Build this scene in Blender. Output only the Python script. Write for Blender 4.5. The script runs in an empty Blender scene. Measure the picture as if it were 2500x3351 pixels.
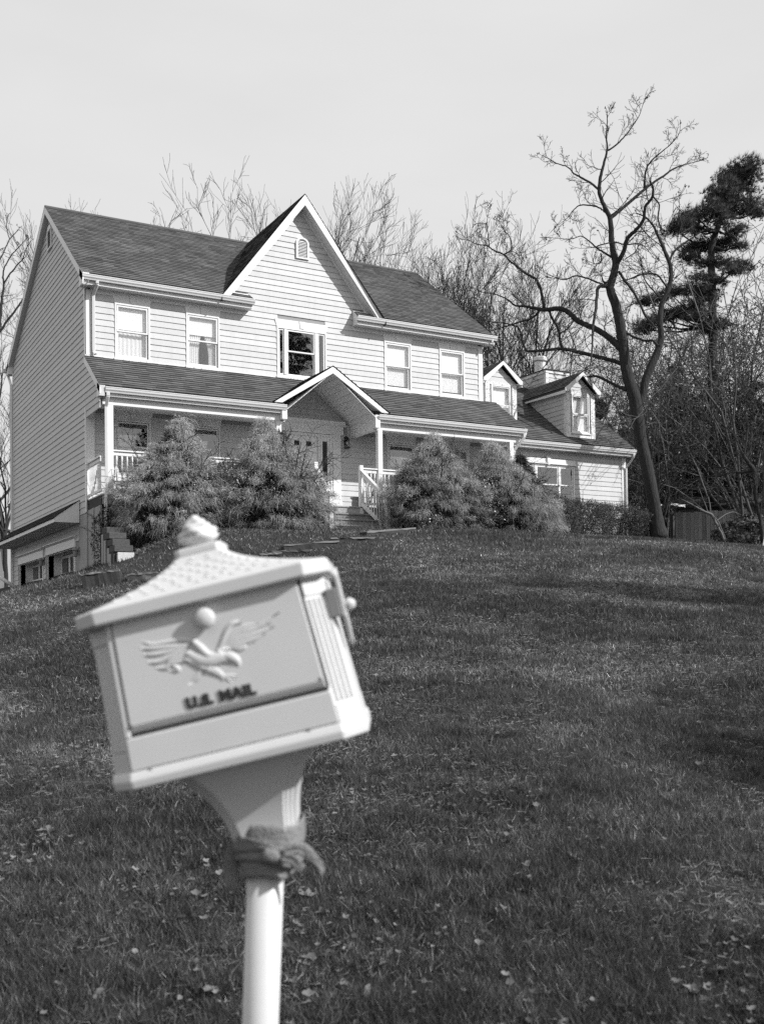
import bpy, bmesh, math, random
import numpy as np
from mathutils import Vector, Matrix, noise as mnoise

random.seed(7)
RNG = np.random.default_rng(11)
R = math.radians
SC = bpy.context.scene
COL = SC.collection

# ------------------------------------------------------------------ camera
CAMP = Vector((-6.1626, -25.3898, -3.1658))
FWD = Vector((0.4886641, 0.8722087, 0.0214352))
RGT = Vector((0.8724720, -0.4885124, -0.0121772))
UPV = Vector((0.0001497, -0.0246521, 0.9996961))
FPX, CX, CY = 3420.96, 1241.74, 1979.92          # focal length and principal point in pixels of the 2500 x 3351 photo
cd = bpy.data.cameras.new('camera')
cam = bpy.data.objects.new('camera', cd)
COL.objects.link(cam)
m = Matrix((RGT, UPV, -FWD)).transposed().to_4x4()
m.translation = CAMP
cam.matrix_world = m
cd.sensor_fit = 'HORIZONTAL'
cd.sensor_width = 36
cd.lens = FPX / 2500 * 36
cd.shift_x = (1250 - CX) / 2500
cd.shift_y = (CY - 1675.5) / 2500
cd.clip_start = 0.05
cd.clip_end = 600
cd.dof.use_dof = True
cd.dof.focus_distance = 25
cd.dof.aperture_fstop = 5.6
SC.camera = cam

# ------------------------------------------------------------------ sky and sun (black and white film: everything is grey)
SUN = Vector((0.53, -0.60, 0.585)).normalized()
wd = bpy.data.worlds.new('World')
SC.world = wd
wd.use_nodes = True
nt = wd.node_tree
nt.nodes.clear()
sky = nt.nodes.new('ShaderNodeTexSky')
sky.sky_type = 'NISHITA'
sky.sun_disc = False
sky.sun_elevation = math.asin(SUN.z)
sky.sun_rotation = math.atan2(SUN.x, SUN.y)
sky.dust_density = 3.0
bw = nt.nodes.new('ShaderNodeRGBToBW')
mx = nt.nodes.new('ShaderNodeMix')
mx.data_type = 'FLOAT'
mx.inputs[0].default_value = 0.85
mx.inputs[3].default_value = 7.1                 # thin even cloud veil
bg = nt.nodes.new('ShaderNodeBackground')
bg.inputs[1].default_value = 0.1
wo = nt.nodes.new('ShaderNodeOutputWorld')
nt.links.new(sky.outputs[0], bw.inputs[0])
nt.links.new(bw.outputs[0], mx.inputs[2])
tcs = nt.nodes.new('ShaderNodeTexCoord')           # faint streaks of high cloud
mps = nt.nodes.new('ShaderNodeMapping')
mps.inputs['Scale'].default_value = (1.0, 1.0, 3.5)
nzs = nt.nodes.new('ShaderNodeTexNoise')
nzs.inputs['Scale'].default_value = 2.6
nzs.inputs['Detail'].default_value = 5
rng_ = nt.nodes.new('ShaderNodeMapRange')
rng_.inputs[1].default_value = 0.3
rng_.inputs[2].default_value = 0.7
rng_.inputs[3].default_value = 0.955
rng_.inputs[4].default_value = 1.035
mul = nt.nodes.new('ShaderNodeMath')
mul.operation = 'MULTIPLY'
nt.links.new(tcs.outputs['Generated'], mps.inputs[0])
nt.links.new(mps.outputs[0], nzs.inputs['Vector'])
nt.links.new(nzs.outputs['Fac'], rng_.inputs[0])
nt.links.new(mx.outputs[0], mul.inputs[0])
nt.links.new(rng_.outputs[0], mul.inputs[1])
nt.links.new(mul.outputs[0], bg.inputs[0])
nt.links.new(bg.outputs[0], wo.inputs[0])
sd = bpy.data.lights.new('sun', 'SUN')
sd.energy = 4.4
sd.angle = R(0.6)
sun = bpy.data.objects.new('sun', sd)
COL.objects.link(sun)
sun.rotation_euler = SUN.to_track_quat('Z', 'Y').to_euler()
SC.view_settings.view_transform = 'Standard'
SC.view_settings.look = 'None'
SC.view_settings.exposure = 0.3
SC.view_settings.gamma = 1
SC.view_settings.use_curve_mapping = False
SC.cycles.max_bounces = 6
SC.cycles.transparent_max_bounces = 12
SC.cycles.use_denoising = False

# ------------------------------------------------------------------ photo pixel -> place
def ray(px, py):
    return FWD + RGT * ((px - CX) / FPX) + UPV * ((CY - py) / FPX)
def at(px, py, depth):
    return CAMP + ray(px, py) * depth
def on_y(px, py, Y):
    d = ray(px, py)
    return CAMP + d * ((Y - CAMP.y) / d.y)
def on_x(px, py, X):
    d = ray(px, py)
    return CAMP + d * ((X - CAMP.x) / d.x)

# ------------------------------------------------------------------ materials
def mat(name, v, rough=0.6, var=0.0, vscale=6.0, stretch=(1, 1, 1), bump=0.0, bscale=40.0, objvar=0.0, tone=False, spec=0.3,
        spots=0.0, spot_v=0.2, spot_scale=30.0, backlit=0.0):
    mt = bpy.data.materials.new(name)
    mt.use_nodes = True
    n = mt.node_tree
    b = n.nodes['Principled BSDF']
    b.inputs['Roughness'].default_value = rough
    b.inputs['Specular IOR Level'].default_value = spec
    co = n.nodes.new('ShaderNodeTexCoord')
    mp = n.nodes.new('ShaderNodeMapping')
    mp.inputs['Scale'].default_value = stretch
    n.links.new(co.outputs['Object'], mp.inputs[0])
    val = n.nodes.new('ShaderNodeValue')
    val.outputs[0].default_value = v
    cur = val.outputs[0]
    def math_(op, a, bb):
        k = n.nodes.new('ShaderNodeMath')
        k.operation = op
        for i, s in enumerate((a, bb)):
            if isinstance(s, (int, float)):
                k.inputs[i].default_value = s
            else:
                n.links.new(s, k.inputs[i])
        return k.outputs[0]
    if tone:
        at_ = n.nodes.new('ShaderNodeAttribute')
        at_.attribute_name = 'tone'
        cur = math_('MULTIPLY', cur, at_.outputs['Fac'])
    if var:
        nz = n.nodes.new('ShaderNodeTexNoise')
        nz.inputs['Scale'].default_value = vscale
        nz.inputs['Detail'].default_value = 6
        nz.inputs['Roughness'].default_value = 0.65
        n.links.new(mp.outputs[0], nz.inputs['Vector'])
        k = math_('SUBTRACT', nz.outputs['Fac'], 0.5)
        k = math_('MULTIPLY', k, var * 2)
        k = math_('ADD', k, 1.0)
        cur = math_('MULTIPLY', cur, k)
    if objvar:
        oi = n.nodes.new('ShaderNodeObjectInfo')
        k = math_('SUBTRACT', oi.outputs['Random'], 0.5)
        k = math_('MULTIPLY', k, objvar * 2)
        k = math_('ADD', k, 1.0)
        cur = math_('MULTIPLY', cur, k)
    if spots:
        nz = n.nodes.new('ShaderNodeTexNoise')
        nz.inputs['Scale'].default_value = spot_scale
        nz.inputs['Detail'].default_value = 4
        n.links.new(mp.outputs[0], nz.inputs['Vector'])
        rp = n.nodes.new('ShaderNodeMapRange')
        rp.inputs[1].default_value = 1 - spots - 0.03
        rp.inputs[2].default_value = 1 - spots + 0.03
        n.links.new(nz.outputs['Fac'], rp.inputs[0])
        f = rp.outputs[0]
        inv = math_('SUBTRACT', 1.0, f)
        cur = math_('ADD', math_('MULTIPLY', cur, inv), math_('MULTIPLY', f, spot_v))
    cb = n.nodes.new('ShaderNodeCombineColor')
    for i in range(3):
        n.links.new(cur, cb.inputs[i])
    n.links.new(cb.outputs[0], b.inputs['Base Color'])
    if bump:
        nz = n.nodes.new('ShaderNodeTexNoise')
        nz.inputs['Scale'].default_value = bscale
        nz.inputs['Detail'].default_value = 5
        n.links.new(mp.outputs[0], nz.inputs['Vector'])
        bp = n.nodes.new('ShaderNodeBump')
        bp.inputs['Strength'].default_value = bump
        bp.inputs['Distance'].default_value = 0.06 if name == 'tree_bark' else 0.02
        n.links.new(nz.outputs['Fac'], bp.inputs['Height'])
        n.links.new(bp.outputs[0], b.inputs['Normal'])
    if backlit:
        tr = n.nodes.new('ShaderNodeBsdfTranslucent')
        n.links.new(cb.outputs[0], tr.inputs[0])
        ms = n.nodes.new('ShaderNodeMixShader')
        ms.inputs[0].default_value = backlit
        n.links.new(b.outputs[0], ms.inputs[1])
        n.links.new(tr.outputs[0], ms.inputs[2])
        n.links.new(ms.outputs[0], n.nodes['Material Output'].inputs[0])
    return mt

def glass_mat(name, ior, tint=1.0):
    mt = bpy.data.materials.new(name)
    mt.use_nodes = True
    n = mt.node_tree
    n.nodes.clear()
    o = n.nodes.new('ShaderNodeOutputMaterial')
    t = n.nodes.new('ShaderNodeBsdfTransparent')
    t.inputs[0].default_value = (tint, tint, tint, 1)
    g = n.nodes.new('ShaderNodeBsdfGlossy')
    g.inputs['Roughness'].default_value = 0.01
    f = n.nodes.new('ShaderNodeFresnel')
    f.inputs[0].default_value = ior
    # slightly wavy old panes
    co = n.nodes.new('ShaderNodeTexCoord')
    nz = n.nodes.new('ShaderNodeTexNoise')
    nz.inputs['Scale'].default_value = 2.5
    n.links.new(co.outputs['Object'], nz.inputs['Vector'])
    bp = n.nodes.new('ShaderNodeBump')
    bp.inputs['Strength'].default_value = 0.12
    bp.inputs['Distance'].default_value = 0.02
    n.links.new(nz.outputs['Fac'], bp.inputs['Height'])
    n.links.new(bp.outputs[0], g.inputs['Normal'])
    ge = n.nodes.new('ShaderNodeNewGeometry')
    mf = n.nodes.new('ShaderNodeMix')
    mf.data_type = 'FLOAT'
    mf.inputs[3].default_value = 0.08             # the inner side of a thin pane
    n.links.new(ge.outputs['Backfacing'], mf.inputs[0])
    n.links.new(f.outputs[0], mf.inputs[2])
    ms = n.nodes.new('ShaderNodeMixShader')
    n.links.new(mf.outputs[0], ms.inputs[0])
    n.links.new(t.outputs[0], ms.inputs[1])
    n.links.new(g.outputs[0], ms.inputs[2])
    n.links.new(ms.outputs[0], o.inputs[0])
    return mt

M = {
    'siding': mat('painted_siding', 0.51, 0.55, var=0.15, vscale=1.8, stretch=(3.5, 3.5, 0.7), objvar=0.05, bump=0.05, bscale=60),
    'trim': mat('white_trim_paint', 0.72, 0.45, var=0.07, vscale=3, spots=0.24, spot_v=0.55, spot_scale=9),
    'peel': mat('peeling_paint', 0.72, 0.6, var=0.10, vscale=8, spots=0.42, spot_v=0.30, spot_scale=26),
    'gutter': mat('white_gutter_metal', 0.66, 0.32, var=0.10, vscale=2.5, spec=0.5),
    'wallcore': mat('wall_sheathing', 0.30, 0.9),
    'inside': mat('room_plaster', 0.35, 0.9, var=0.1),
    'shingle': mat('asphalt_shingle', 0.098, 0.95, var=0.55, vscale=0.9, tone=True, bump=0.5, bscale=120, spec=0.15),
    'deck': mat('roof_deck', 0.06, 0.9),
    'soffit': mat('soffit_panel', 0.62, 0.6, var=0.06),
    'door': mat('door_paint', 0.74, 0.45, var=0.05),
    'porchwood': mat('porch_boards', 0.36, 0.7, var=0.3, vscale=5, stretch=(0.5, 6, 6), spots=0.3, spot_v=0.22),
    'stepwood': mat('weathered_step_wood', 0.22, 0.85, var=0.4, vscale=6, stretch=(1, 6, 6), bump=0.3),
    'curtain': mat('white_sheer_curtain', 0.85, 0.8, var=0.05, backlit=0.12),
    'blind': mat('window_blind', 0.88, 0.7),
    'darkmetal': mat('black_lamp_metal', 0.015, 0.4, spec=0.5),
    'lampglass': mat('clear_lamp_glass', 0.6, 0.2, spec=0.6),
    'glass': glass_mat('window_glass', 2.35),
    'darkglass': mat('dark_door_glass', 0.012, 0.12, spec=0.6),
    'plywood': mat('weathered_plywood', 0.34, 0.85, var=0.45, vscale=3, stretch=(5, 5, 0.6), bump=0.3, spots=0.22, spot_v=0.18, spot_scale=5),
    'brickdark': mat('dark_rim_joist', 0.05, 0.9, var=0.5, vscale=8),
    'tie': mat('dark_tie_timber', 0.045, 0.9, var=0.6, vscale=7, stretch=(1, 4, 4), bump=0.5, spots=0.3, spot_v=0.12),
    'tietop': mat('mossy_tie_timber', 0.075, 0.95, var=0.6, vscale=14, bump=0.6, bscale=30),
    'concrete': mat('pale_concrete', 0.5, 0.9, var=0.3, vscale=10, bump=0.4),
    'bark': mat('tree_bark', 0.036, 0.95, var=0.8, vscale=7, stretch=(3, 3, 0.5), bump=1.0, bscale=12),
    'twig': mat('twig_bark', 0.04, 0.95, tone=True),
    'lighttwig': mat('grey_twig_bark', 0.085, 0.95, tone=True),
    'palebark': mat('pale_twig_bark', 0.14, 0.9, var=0.3, vscale=10),
    'needle': mat('pine_needles', 0.07, 0.7, tone=True, backlit=0.15),
    'cypress': mat('threadleaf_cypress', 0.42, 0.7, tone=True, backlit=0.2),
    'yew': mat('yew_leaves', 0.085, 0.55, tone=True, backlit=0.12),
    'broadleaf': mat('glossy_broad_leaves', 0.055, 0.35, tone=True, spec=0.6, backlit=0.1),
    'grass': mat('lawn_grass_blades', 0.092, 0.75, tone=True, backlit=0.25, spec=0.2),
    'soil': mat('lawn_soil', 0.022, 0.95, var=0.6, vscale=5, bump=0.6, bscale=35),
    'asphalt': mat('driveway_asphalt', 0.06, 0.95, var=0.3, vscale=6),
    'deadleaf': mat('dry_leaf', 0.22, 0.8, tone=True, backlit=0.15),
    'straw': mat('dry_straw', 0.24, 0.85, tone=True),
    'mbox': mat('cream_mailbox_paint', 0.58, 0.38, var=0.05, vscale=12, spec=0.4, spots=0.26, spot_v=0.5, spot_scale=14),
    'mshade': mat('recess_shade', 0.12, 0.7),  # dark tone painted in for the shade inside gaps and vents
    'letter': mat('dark_letter_paint', 0.03, 0.6),
    'flagpaint': mat('dull_flag_paint', 0.22, 0.5, var=0.15),
    'cloth': mat('faded_cloth', 0.22, 0.95, var=0.3, vscale=40, bump=0.5, bscale=160, spec=0.1),
    'terracotta': mat('clay_pot', 0.26, 0.8, var=0.25, vscale=8),
    'plasticpot': mat('plastic_pot', 0.16, 0.5, var=0.2),
    'straw_wood': mat('split_grey_wood', 0.16, 0.9, var=0.7, vscale=9, stretch=(1, 6, 6), spots=0.3, spot_v=0.05),
    'fence': mat('weathered_fence_wood', 0.25, 0.9, var=0.4, vscale=4, stretch=(5, 5, 0.6), objvar=0.3, bump=0.3),
    'oldwood': mat('old_tool_wood', 0.06, 0.8, var=0.3),
    'whiteplastic': mat('white_plastic', 0.72, 0.4),
    'shedroof': mat('dark_shed_roof', 0.05, 0.9, var=0.3),
}

# ------------------------------------------------------------------ object helpers
def link(o, parent=None):
    COL.objects.link(o)
    if parent is not None:
        o.parent = parent
    return o
def tag(o, label=None, cat=None, group=None, kind=None):
    for k, v in (('label', label), ('category', cat), ('group', group), ('kind', kind)):
        if v:
            o[k] = v
    return o
def thing(name, label, cat, loc=(0, 0, 0), rotz=0.0, group=None):
    o = bpy.data.objects.new(name, None)
    o.empty_display_size = 0.2
    o.location = loc
    o.rotation_euler = (0, 0, rotz)
    link(o)
    return tag(o, label, cat, group)
def copy_tree(o, parent=None):
    c = o.copy()
    link(c)
    c.parent = parent
    for ch in list(o.children):
        copy_tree(ch, c)
    return c

class MB:
    """collects polygons; build() links them as ONE mesh object"""
    def __init__(s):
        s.v = []; s.f = []; s.t = None
    def add(s, vs, fs):
        k = len(s.v)
        s.v += [tuple(q) for q in vs]
        s.f += [tuple(i + k for i in f) for f in fs]
        return s
    def hexa(s, p):                      # 8 corners: bottom ring 0-3, top ring 4-7
        return s.add(p, [(3, 2, 1, 0), (4, 5, 6, 7), (0, 1, 5, 4), (1, 2, 6, 5), (2, 3, 7, 6), (3, 0, 4, 7)])
    def box(s, x0, x1, y0, y1, z0, z1):
        return s.hexa([(x0, y0, z0), (x1, y0, z0), (x1, y1, z0), (x0, y1, z0), (x0, y0, z1), (x1, y0, z1), (x1, y1, z1), (x0, y1, z1)])
    def cbox(s, x, y, z, a, b, c):
        return s.box(x - a / 2, x + a / 2, y - b / 2, y + b / 2, z - c / 2, z + c / 2)
    def prism(s, poly, d):               # 3-D polygon pushed along vector d
        n = len(poly)
        d = Vector(d)
        a = [Vector(q) for q in poly]
        b = [q + d for q in a]
        return s.add(a + b, [tuple(range(n))[::-1], tuple(range(n, 2 * n))] + [(i, (i + 1) % n, (i + 1) % n + n, i + n) for i in range(n)])
    def bar(s, a, b, w, h, up=(0, 0, 1)):  # square bar from a to b
        a = Vector(a); b = Vector(b)
        d = (b - a).normalized()
        side = d.cross(Vector(up))
        if side.length < 1e-4:
            side = d.cross(Vector((1, 0, 0)))
        side.normalize()
        u = side.cross(d)
        q = [(-w / 2, -h / 2), (w / 2, -h / 2), (w / 2, h / 2), (-w / 2, h / 2)]
        return s.hexa([a + side * i + u * j for i, j in q] + [b + side * i + u * j for i, j in q])
    def tube(s, pts, rad, n=8, cap=True):
        pts = [Vector(q) for q in pts]
        if isinstance(rad, (int, float)):
            rad = [rad] * len(pts)
        k = len(s.v)
        prev = None
        for i, q in enumerate(pts):
            d = (pts[min(i + 1, len(pts) - 1)] - pts[max(i - 1, 0)]).normalized()
            if prev is None:
                prev = d.orthogonal().normalized()
            prev = (prev - d * prev.dot(d))
            if prev.length < 1e-5:
                prev = d.orthogonal()
            prev.normalize()
            w = d.cross(prev)
            for j in range(n):
                a = 2 * math.pi * j / n
                s.v.append(tuple(q + (prev * math.cos(a) + w * math.sin(a)) * rad[i]))
        for i in range(len(pts) - 1):
            for j in range(n):
                a = k + i * n + j; b = k + i * n + (j + 1) % n
                s.f.append((a, b, b + n, a + n))
        if cap:
            s.f.append(tuple(range(k, k + n))[::-1])
            e = k + (len(pts) - 1) * n
            s.f.append(tuple(range(e, e + n)))
        return s
    def lathe(s, prof, c=(0, 0, 0), n=16):
        k = len(s.v)
        for r, z in prof:
            for j in range(n):
                a = 2 * math.pi * j / n
                s.v.append((c[0] + r * math.cos(a), c[1] + r * math.sin(a), c[2] + z))
        for i in range(len(prof) - 1):
            for j in range(n):
                a = k + i * n + j; b = k + i * n + (j + 1) % n
                s.f.append((a, b, b + n, a + n))
        s.f.append(tuple(range(k, k + n))[::-1])
        e = k + (len(prof) - 1) * n
        s.f.append(tuple(range(e, e + n)))
        return s
    def build(s, name, mt, parent=None, smooth=False, bevel=0.0, kind=None, loc=None, tone=None):
        me = bpy.data.meshes.new(name)
        me.from_pydata(s.v, [], s.f)
        if smooth:
            me.polygons.foreach_set('use_smooth', [True] * len(me.polygons))
        if mt is not None:
            me.materials.append(mt)
        if tone is not None:
            at_ = me.attributes.new('tone', 'FLOAT', 'POINT')
            at_.data.foreach_set('value', np.asarray(tone, dtype=np.float32))
        me.update()
        o = bpy.data.objects.new(name, me)
        link(o, parent)
        if bevel:
            bv = o.modifiers.new('bevel', 'BEVEL')
            bv.width = bevel
            bv.segments = 2
            bv.limit_method = 'ANGLE'
        if kind:
            o['kind'] = kind
        if loc is not None:
            o.location = loc
        return o

def np_mesh(name, V, F, mt, parent=None, tone=None, smooth=False, kind=None, loc=None):
    """V (n,3), F (m,k) arrays with k = 3 or 4"""
    V = np.asarray(V, dtype=np.float32); F = np.asarray(F, dtype=np.int32)
    me = bpy.data.meshes.new(name)
    k = F.shape[1]
    me.vertices.add(len(V)); me.loops.add(F.size); me.polygons.add(len(F))
    me.vertices.foreach_set('co', V.ravel())
    me.loops.foreach_set('vertex_index', F.ravel())
    me.polygons.foreach_set('loop_start', np.arange(0, F.size, k, dtype=np.int32))
    me.polygons.foreach_set('loop_total', np.full(len(F), k, dtype=np.int32))
    if smooth:
        me.polygons.foreach_set('use_smooth', np.ones(len(F), dtype=bool))
    if mt is not None:
        me.materials.append(mt)
    if tone is not None:
        a = me.attributes.new('tone', 'FLOAT', 'POINT')
        a.data.foreach_set('value', np.asarray(tone, dtype=np.float32))
    me.update(calc_edges=True)
    o = bpy.data.objects.new(name, me)
    link(o, parent)
    if kind:
        o['kind'] = kind
    if loc is not None:
        o.location = loc
    return o

def norm(a):
    return a / np.maximum(np.linalg.norm(a, axis=-1, keepdims=True), 1e-9)

def seg_arrays(P0, P1, R0, R1, n=4):
    """frusta for many thin segments at once"""
    P0 = np.asarray(P0, float); P1 = np.asarray(P1, float)
    d = norm(P1 - P0)
    ref = np.where(np.abs(d[:, 2:3]) > 0.9, np.array([[1., 0, 0]]), np.array([[0, 0, 1.]]))
    u = norm(np.cross(d, ref)); w = np.cross(d, u)
    a = np.arange(n) * 2 * math.pi / n
    ring = u[:, None, :] * np.cos(a)[None, :, None] + w[:, None, :] * np.sin(a)[None, :, None]
    A = P0[:, None] + ring * np.asarray(R0)[:, None, None]
    B = P1[:, None] + ring * np.asarray(R1)[:, None, None]
    V = np.concatenate([A, B], 1).reshape(-1, 3)
    i = np.arange(n); j = (i + 1) % n
    f = np.stack([i, j, j + n, i + n], 1)
    F = (np.arange(len(P0)) * 2 * n)[:, None, None] + f[None]
    return V, F.reshape(-1, 4)

# smooth value noise on a lattice, vectorised
_LAT = RNG.random((64, 64))
def vnoise(x, y):
    xi = np.floor(x).astype(int); yi = np.floor(y).astype(int)
    fx = x - xi; fy = y - yi
    fx = fx * fx * (3 - 2 * fx); fy = fy * fy * (3 - 2 * fy)
    g = lambda a, b: _LAT[a % 64, b % 64]
    return (g(xi, yi) * (1 - fx) + g(xi + 1, yi) * fx) * (1 - fy) + (g(xi, yi + 1) * (1 - fx) + g(xi + 1, yi + 1) * fx) * fy
def fbm(x, y, o=3):
    t = 0; a = 0.5; s = 0
    for k in range(o):
        t = t + a * vnoise(x * 2 ** k + 13.7 * k, y * 2 ** k + 7.1 * k); s += a; a *= 0.5
    return t / s

# ------------------------------------------------------------------ terrain
EYE_H = 1.36
ctrl = []
def cp(x, y, z): ctrl.append((x, y, z))
for x, y, z in ((1.1, -2.9, -1.04), (3.9, -2.9, -0.88), (7.0, -2.6, -0.74), (8.3, -2.9, -0.68), (11, -2.9, -0.70), (14, -1.4, -0.52), (16.5, -0.8, -0.45),
                (-0.2, -2.6, -1.72), (-0.1, 0, -1.66), (6, 4, -0.8), (14, 5, -0.5), (19, 1, -0.38), (24, 8, -0.2), (40, 25, 0.2), (20, 30, 0.0), (0, 30, -1.5),
                (-25, 20, -3.6), (-30, -10, -4.6), (-14, -30, -4.9), (-6, -45, -5.2), (15, -45, -5.2), (40, -40, -4.6), (45, -8, -2.0), (70, 60, 0.5), (-40, 60, -3), (10, 80, 0)):
    cp(x, y, z)
def ramp(px, ds, s, z0=-4.52, d0=3.5):
    for d in ds:
        q = at(px, 1900, d)
        cp(q.x, q.y, z0 + s * (d - d0))
ramp(1250, (2.2, 3.5, 6, 9, 13, 17, 20), 0.163)
ramp(2500, (3.5, 6, 10, 15, 20), 0.152)
ramp(2050, (8, 14, 20), 0.162)
ramp(600, (3.5, 8, 14, 19), 0.146)
ramp(0, (3.5, 7, 12, 17, 21), 0.122)
q = at(2500, 1792, 29); cp(q.x, q.y, q.z)
q = at(2250, 1772, 31); cp(q.x, q.y, q.z)
q = at(-600, 1990, 20); cp(q.x, q.y, q.z - 0.3)
ctrl = np.array(ctrl)
def _tk(r2):
    return np.where(r2 > 1e-12, 0.5 * r2 * np.log(np.maximum(r2, 1e-12)), 0)
_n = len(ctrl)
_d2 = ((ctrl[:, None, :2] - ctrl[None, :, :2]) ** 2).sum(-1)
_A = np.zeros((_n + 3, _n + 3))
_A[:_n, :_n] = _tk(_d2) + np.eye(_n) * 0.6
_A[:_n, _n] = 1; _A[:_n, _n + 1:] = ctrl[:, :2]
_A[_n, :_n] = 1; _A[_n + 1:, :_n] = ctrl[:, :2].T
_w = np.linalg.solve(_A, np.concatenate([ctrl[:, 2], [0, 0, 0]]))
def sstep(a, b, x):
    t = np.clip((x - a) / (b - a), 0, 1)
    return t * t * (3 - 2 * t)
def gz_np(x, y):
    x = np.asarray(x, float); y = np.asarray(y, float)
    sh = x.shape
    X = np.stack([x.ravel(), y.ravel()], 1)
    out = np.empty(len(X))
    for i in range(0, len(X), 20000):
        Xi = X[i:i + 20000]
        r2 = ((Xi[:, None] - ctrl[None, :, :2]) ** 2).sum(-1)
        out[i:i + 20000] = _tk(r2) @ _w[:_n] + _w[_n] + Xi @ _w[_n + 1:]
    out = out.reshape(sh)
    # the bank drops to the driveway in front of the garage doors
    s = ((y + 3.4) * 2.2 - (x + 2.5) * 1.4) / 2.608
    drop = sstep(0.1, 1.5, s) * sstep(-0.05, -0.5, x) * sstep(22, 14, y)
    out = out * (1 - drop) + (-3.35) * drop
    out += 0.05 * (fbm(x * 0.7, y * 0.7) - 0.5) * sstep(0, 2, 60 - np.abs(x))
    return out
def gz(x, y):
    return float(gz_np(np.array([x]), np.array([y]))[0])
def ground_hit(px, py):
    lo = 2.0
    d = np.linspace(2, 45, 400)
    pts = np.array([at(px, py, k) for k in d])
    g = gz_np(pts[:, 0], pts[:, 1])
    below = np.nonzero(pts[:, 2] < g)[0]
    # first crossing after leaving the camera
    above = pts[:, 2] >= g
    for k in range(1, len(d)):
        if above[k - 1] and not above[k]:
            return Vector(pts[k])
    return Vector(pts[-1])

xs = np.unique(np.concatenate([np.linspace(-140, -14, 22), np.arange(-14, 30, 0.3), np.linspace(30, 220, 30)]))
ys = np.unique(np.concatenate([np.linspace(-120, -30, 14), np.arange(-30, 6, 0.3), np.linspace(6, 260, 40)]))
GX, GY = np.meshgrid(xs, ys)
GZ = gz_np(np.clip(GX, -60, 90), np.clip(GY, -60, 100))
V = np.stack([GX, GY, GZ], -1).reshape(-1, 3)
nx, ny = len(xs), len(ys)
I = (np.arange(ny - 1)[:, None] * nx + np.arange(nx - 1)[None]).ravel()
F = np.stack([I, I + 1, I + 1 + nx, I + nx], 1)
np_mesh('lawn', V, F, M['soil'], smooth=True, kind='structure')

# ================================================================== HOUSE (origin: front left corner of the main block, porch floor = 0)
W, D = 11.619, 9.51
OV, YG, ZE = 0.164, -0.4235, 5.372
YR, ZR = 3.834, 8.5145
SL = (ZR - ZE) / (YR - YG)
YRE, ZRE = 9.934, 5.35
SLR = (ZR - ZRE) / (YRE - YR)
XA, ZA, YAK, SA = 5.755, 8.4495, -0.333, 1.287        # steep cross gable
YP, ZP = -1.525, 2.45                                  # porch gutter
SP = (3.51 - ZP) / (0 - YP)
PX, PZ, SPG = 5.928, 3.572, 0.647                      # porch gable
XWG, YWG, ZWG = 17.74, 0.033, 2.50                     # wing gutter
YWR, ZWR = 3.45, 5.03
SW = (ZWR - ZWG) / (YWR - YWG)
YWALL = 0.45
XWC = 17.60
ROW, Z0R = 0.1532, 1.062

house = thing('house', 'white two-storey clapboard house with a front porch and a steep central gable on the hill', 'house')

# ---- walls behind the boards, with real openings
def wall_cells(mb, a0, a1, z0, z1, holes, put):
    A = sorted({a0, a1, *[h for q in holes for h in q[:2] if a0 < h < a1]})
    Z = sorted({z0, z1, *[h for q in holes for h in q[2:] if z0 < h < z1]})
    for i in range(len(A) - 1):
        for j in range(len(Z) - 1):
            ca = (A[i] + A[i + 1]) / 2; cz = (Z[j] + Z[j + 1]) / 2
            if any(q[0] < ca < q[1] and q[2] < cz < q[3] for q in holes):
                continue
            put(mb, A[i], A[i + 1], Z[j], Z[j + 1])
UPW = [(0.705, 1.585), (2.523, 3.415), (8.304, 9.183), (10.132, 11.007)]
LOW = [(0.69, 1.59), (2.55, 3.41), (8.36, 9.27), (10.25, 11.12)]
ZUT, ZUB = 4.894, 3.525
ZLT, ZLB = 2.02, 0.55
W3 = (5.025, 6.489, 3.545, 4.875)
holes = [(a, b, ZUB, ZUT) for a, b in UPW] + [(a, b, ZLB, ZLT) for a, b in LOW] + [W3]
mb = MB()
wall_cells(mb, 0.02, W, -0.3, 5.2, holes, lambda m_, a, b, c, d: m_.box(a, b, 0.0, 0.14, c, d))
mb.prism([(XA - (ZA - 0.15 - 5.2) / SA, 0, 5.2), (XA + (ZA - 0.15 - 5.2) / SA, 0, 5.2), (XA, 0, ZA - 0.15)], (0, 0.14, 0))
mb.build('front_wall', M['wallcore'], house)
GAR = [(1.19, 4.34, -4, -1.06), (5.0, 8.42, -4, -1.08)]
mb = MB()
wall_cells(mb, 0.14, D, -3.5, 5.2, GAR, lambda m_, a, b, c, d: m_.box(0.0, 0.14, a, b, c, d))
mb.prism([(0, YG + 0.12, 5.2), (0, YRE - 0.12, 5.2), (0, YR, ZR - 0.16)], (0.14, 0, 0))
mb.prism([(0, -1.4, 2.2), (0, 0.0, 2.2), (0, 0.0, 3.4)], (0.1, 0, 0))
mb.box(0.0, 0.14, -0.05, 0.14, -3.5, -0.3)
mb.build('side_wall', M['wallcore'], house)
mb = MB()
mb.box(0.14, W - 0.12, D - 0.14, D, -3.5, 5.2)
mb.box(W - 0.12, W, 0.14, D - 0.14, -0.3, 5.2)
mb.prism([(W - 0.12, YG + 0.12, 5.2), (W - 0.12, YRE - 0.12, 5.2), (W - 0.12, YR, ZR - 0.16)], (0.12, 0, 0))
mb.build('rear_wall', M['siding'], house)
mb = MB()
mb.box(0.14, W - 0.12, 0.14, D - 0.14, -0.3, -0.05)
mb.box(0.14, W - 0.12, 0.14, D - 0.14, 2.55, 2.8)
mb.box(0.14, W - 0.12, 0.14, D - 0.14, 5.0, 5.15)
mb.box(0.14, W - 0.12, 2.6, 2.7, -0.05, 5.0)
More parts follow.
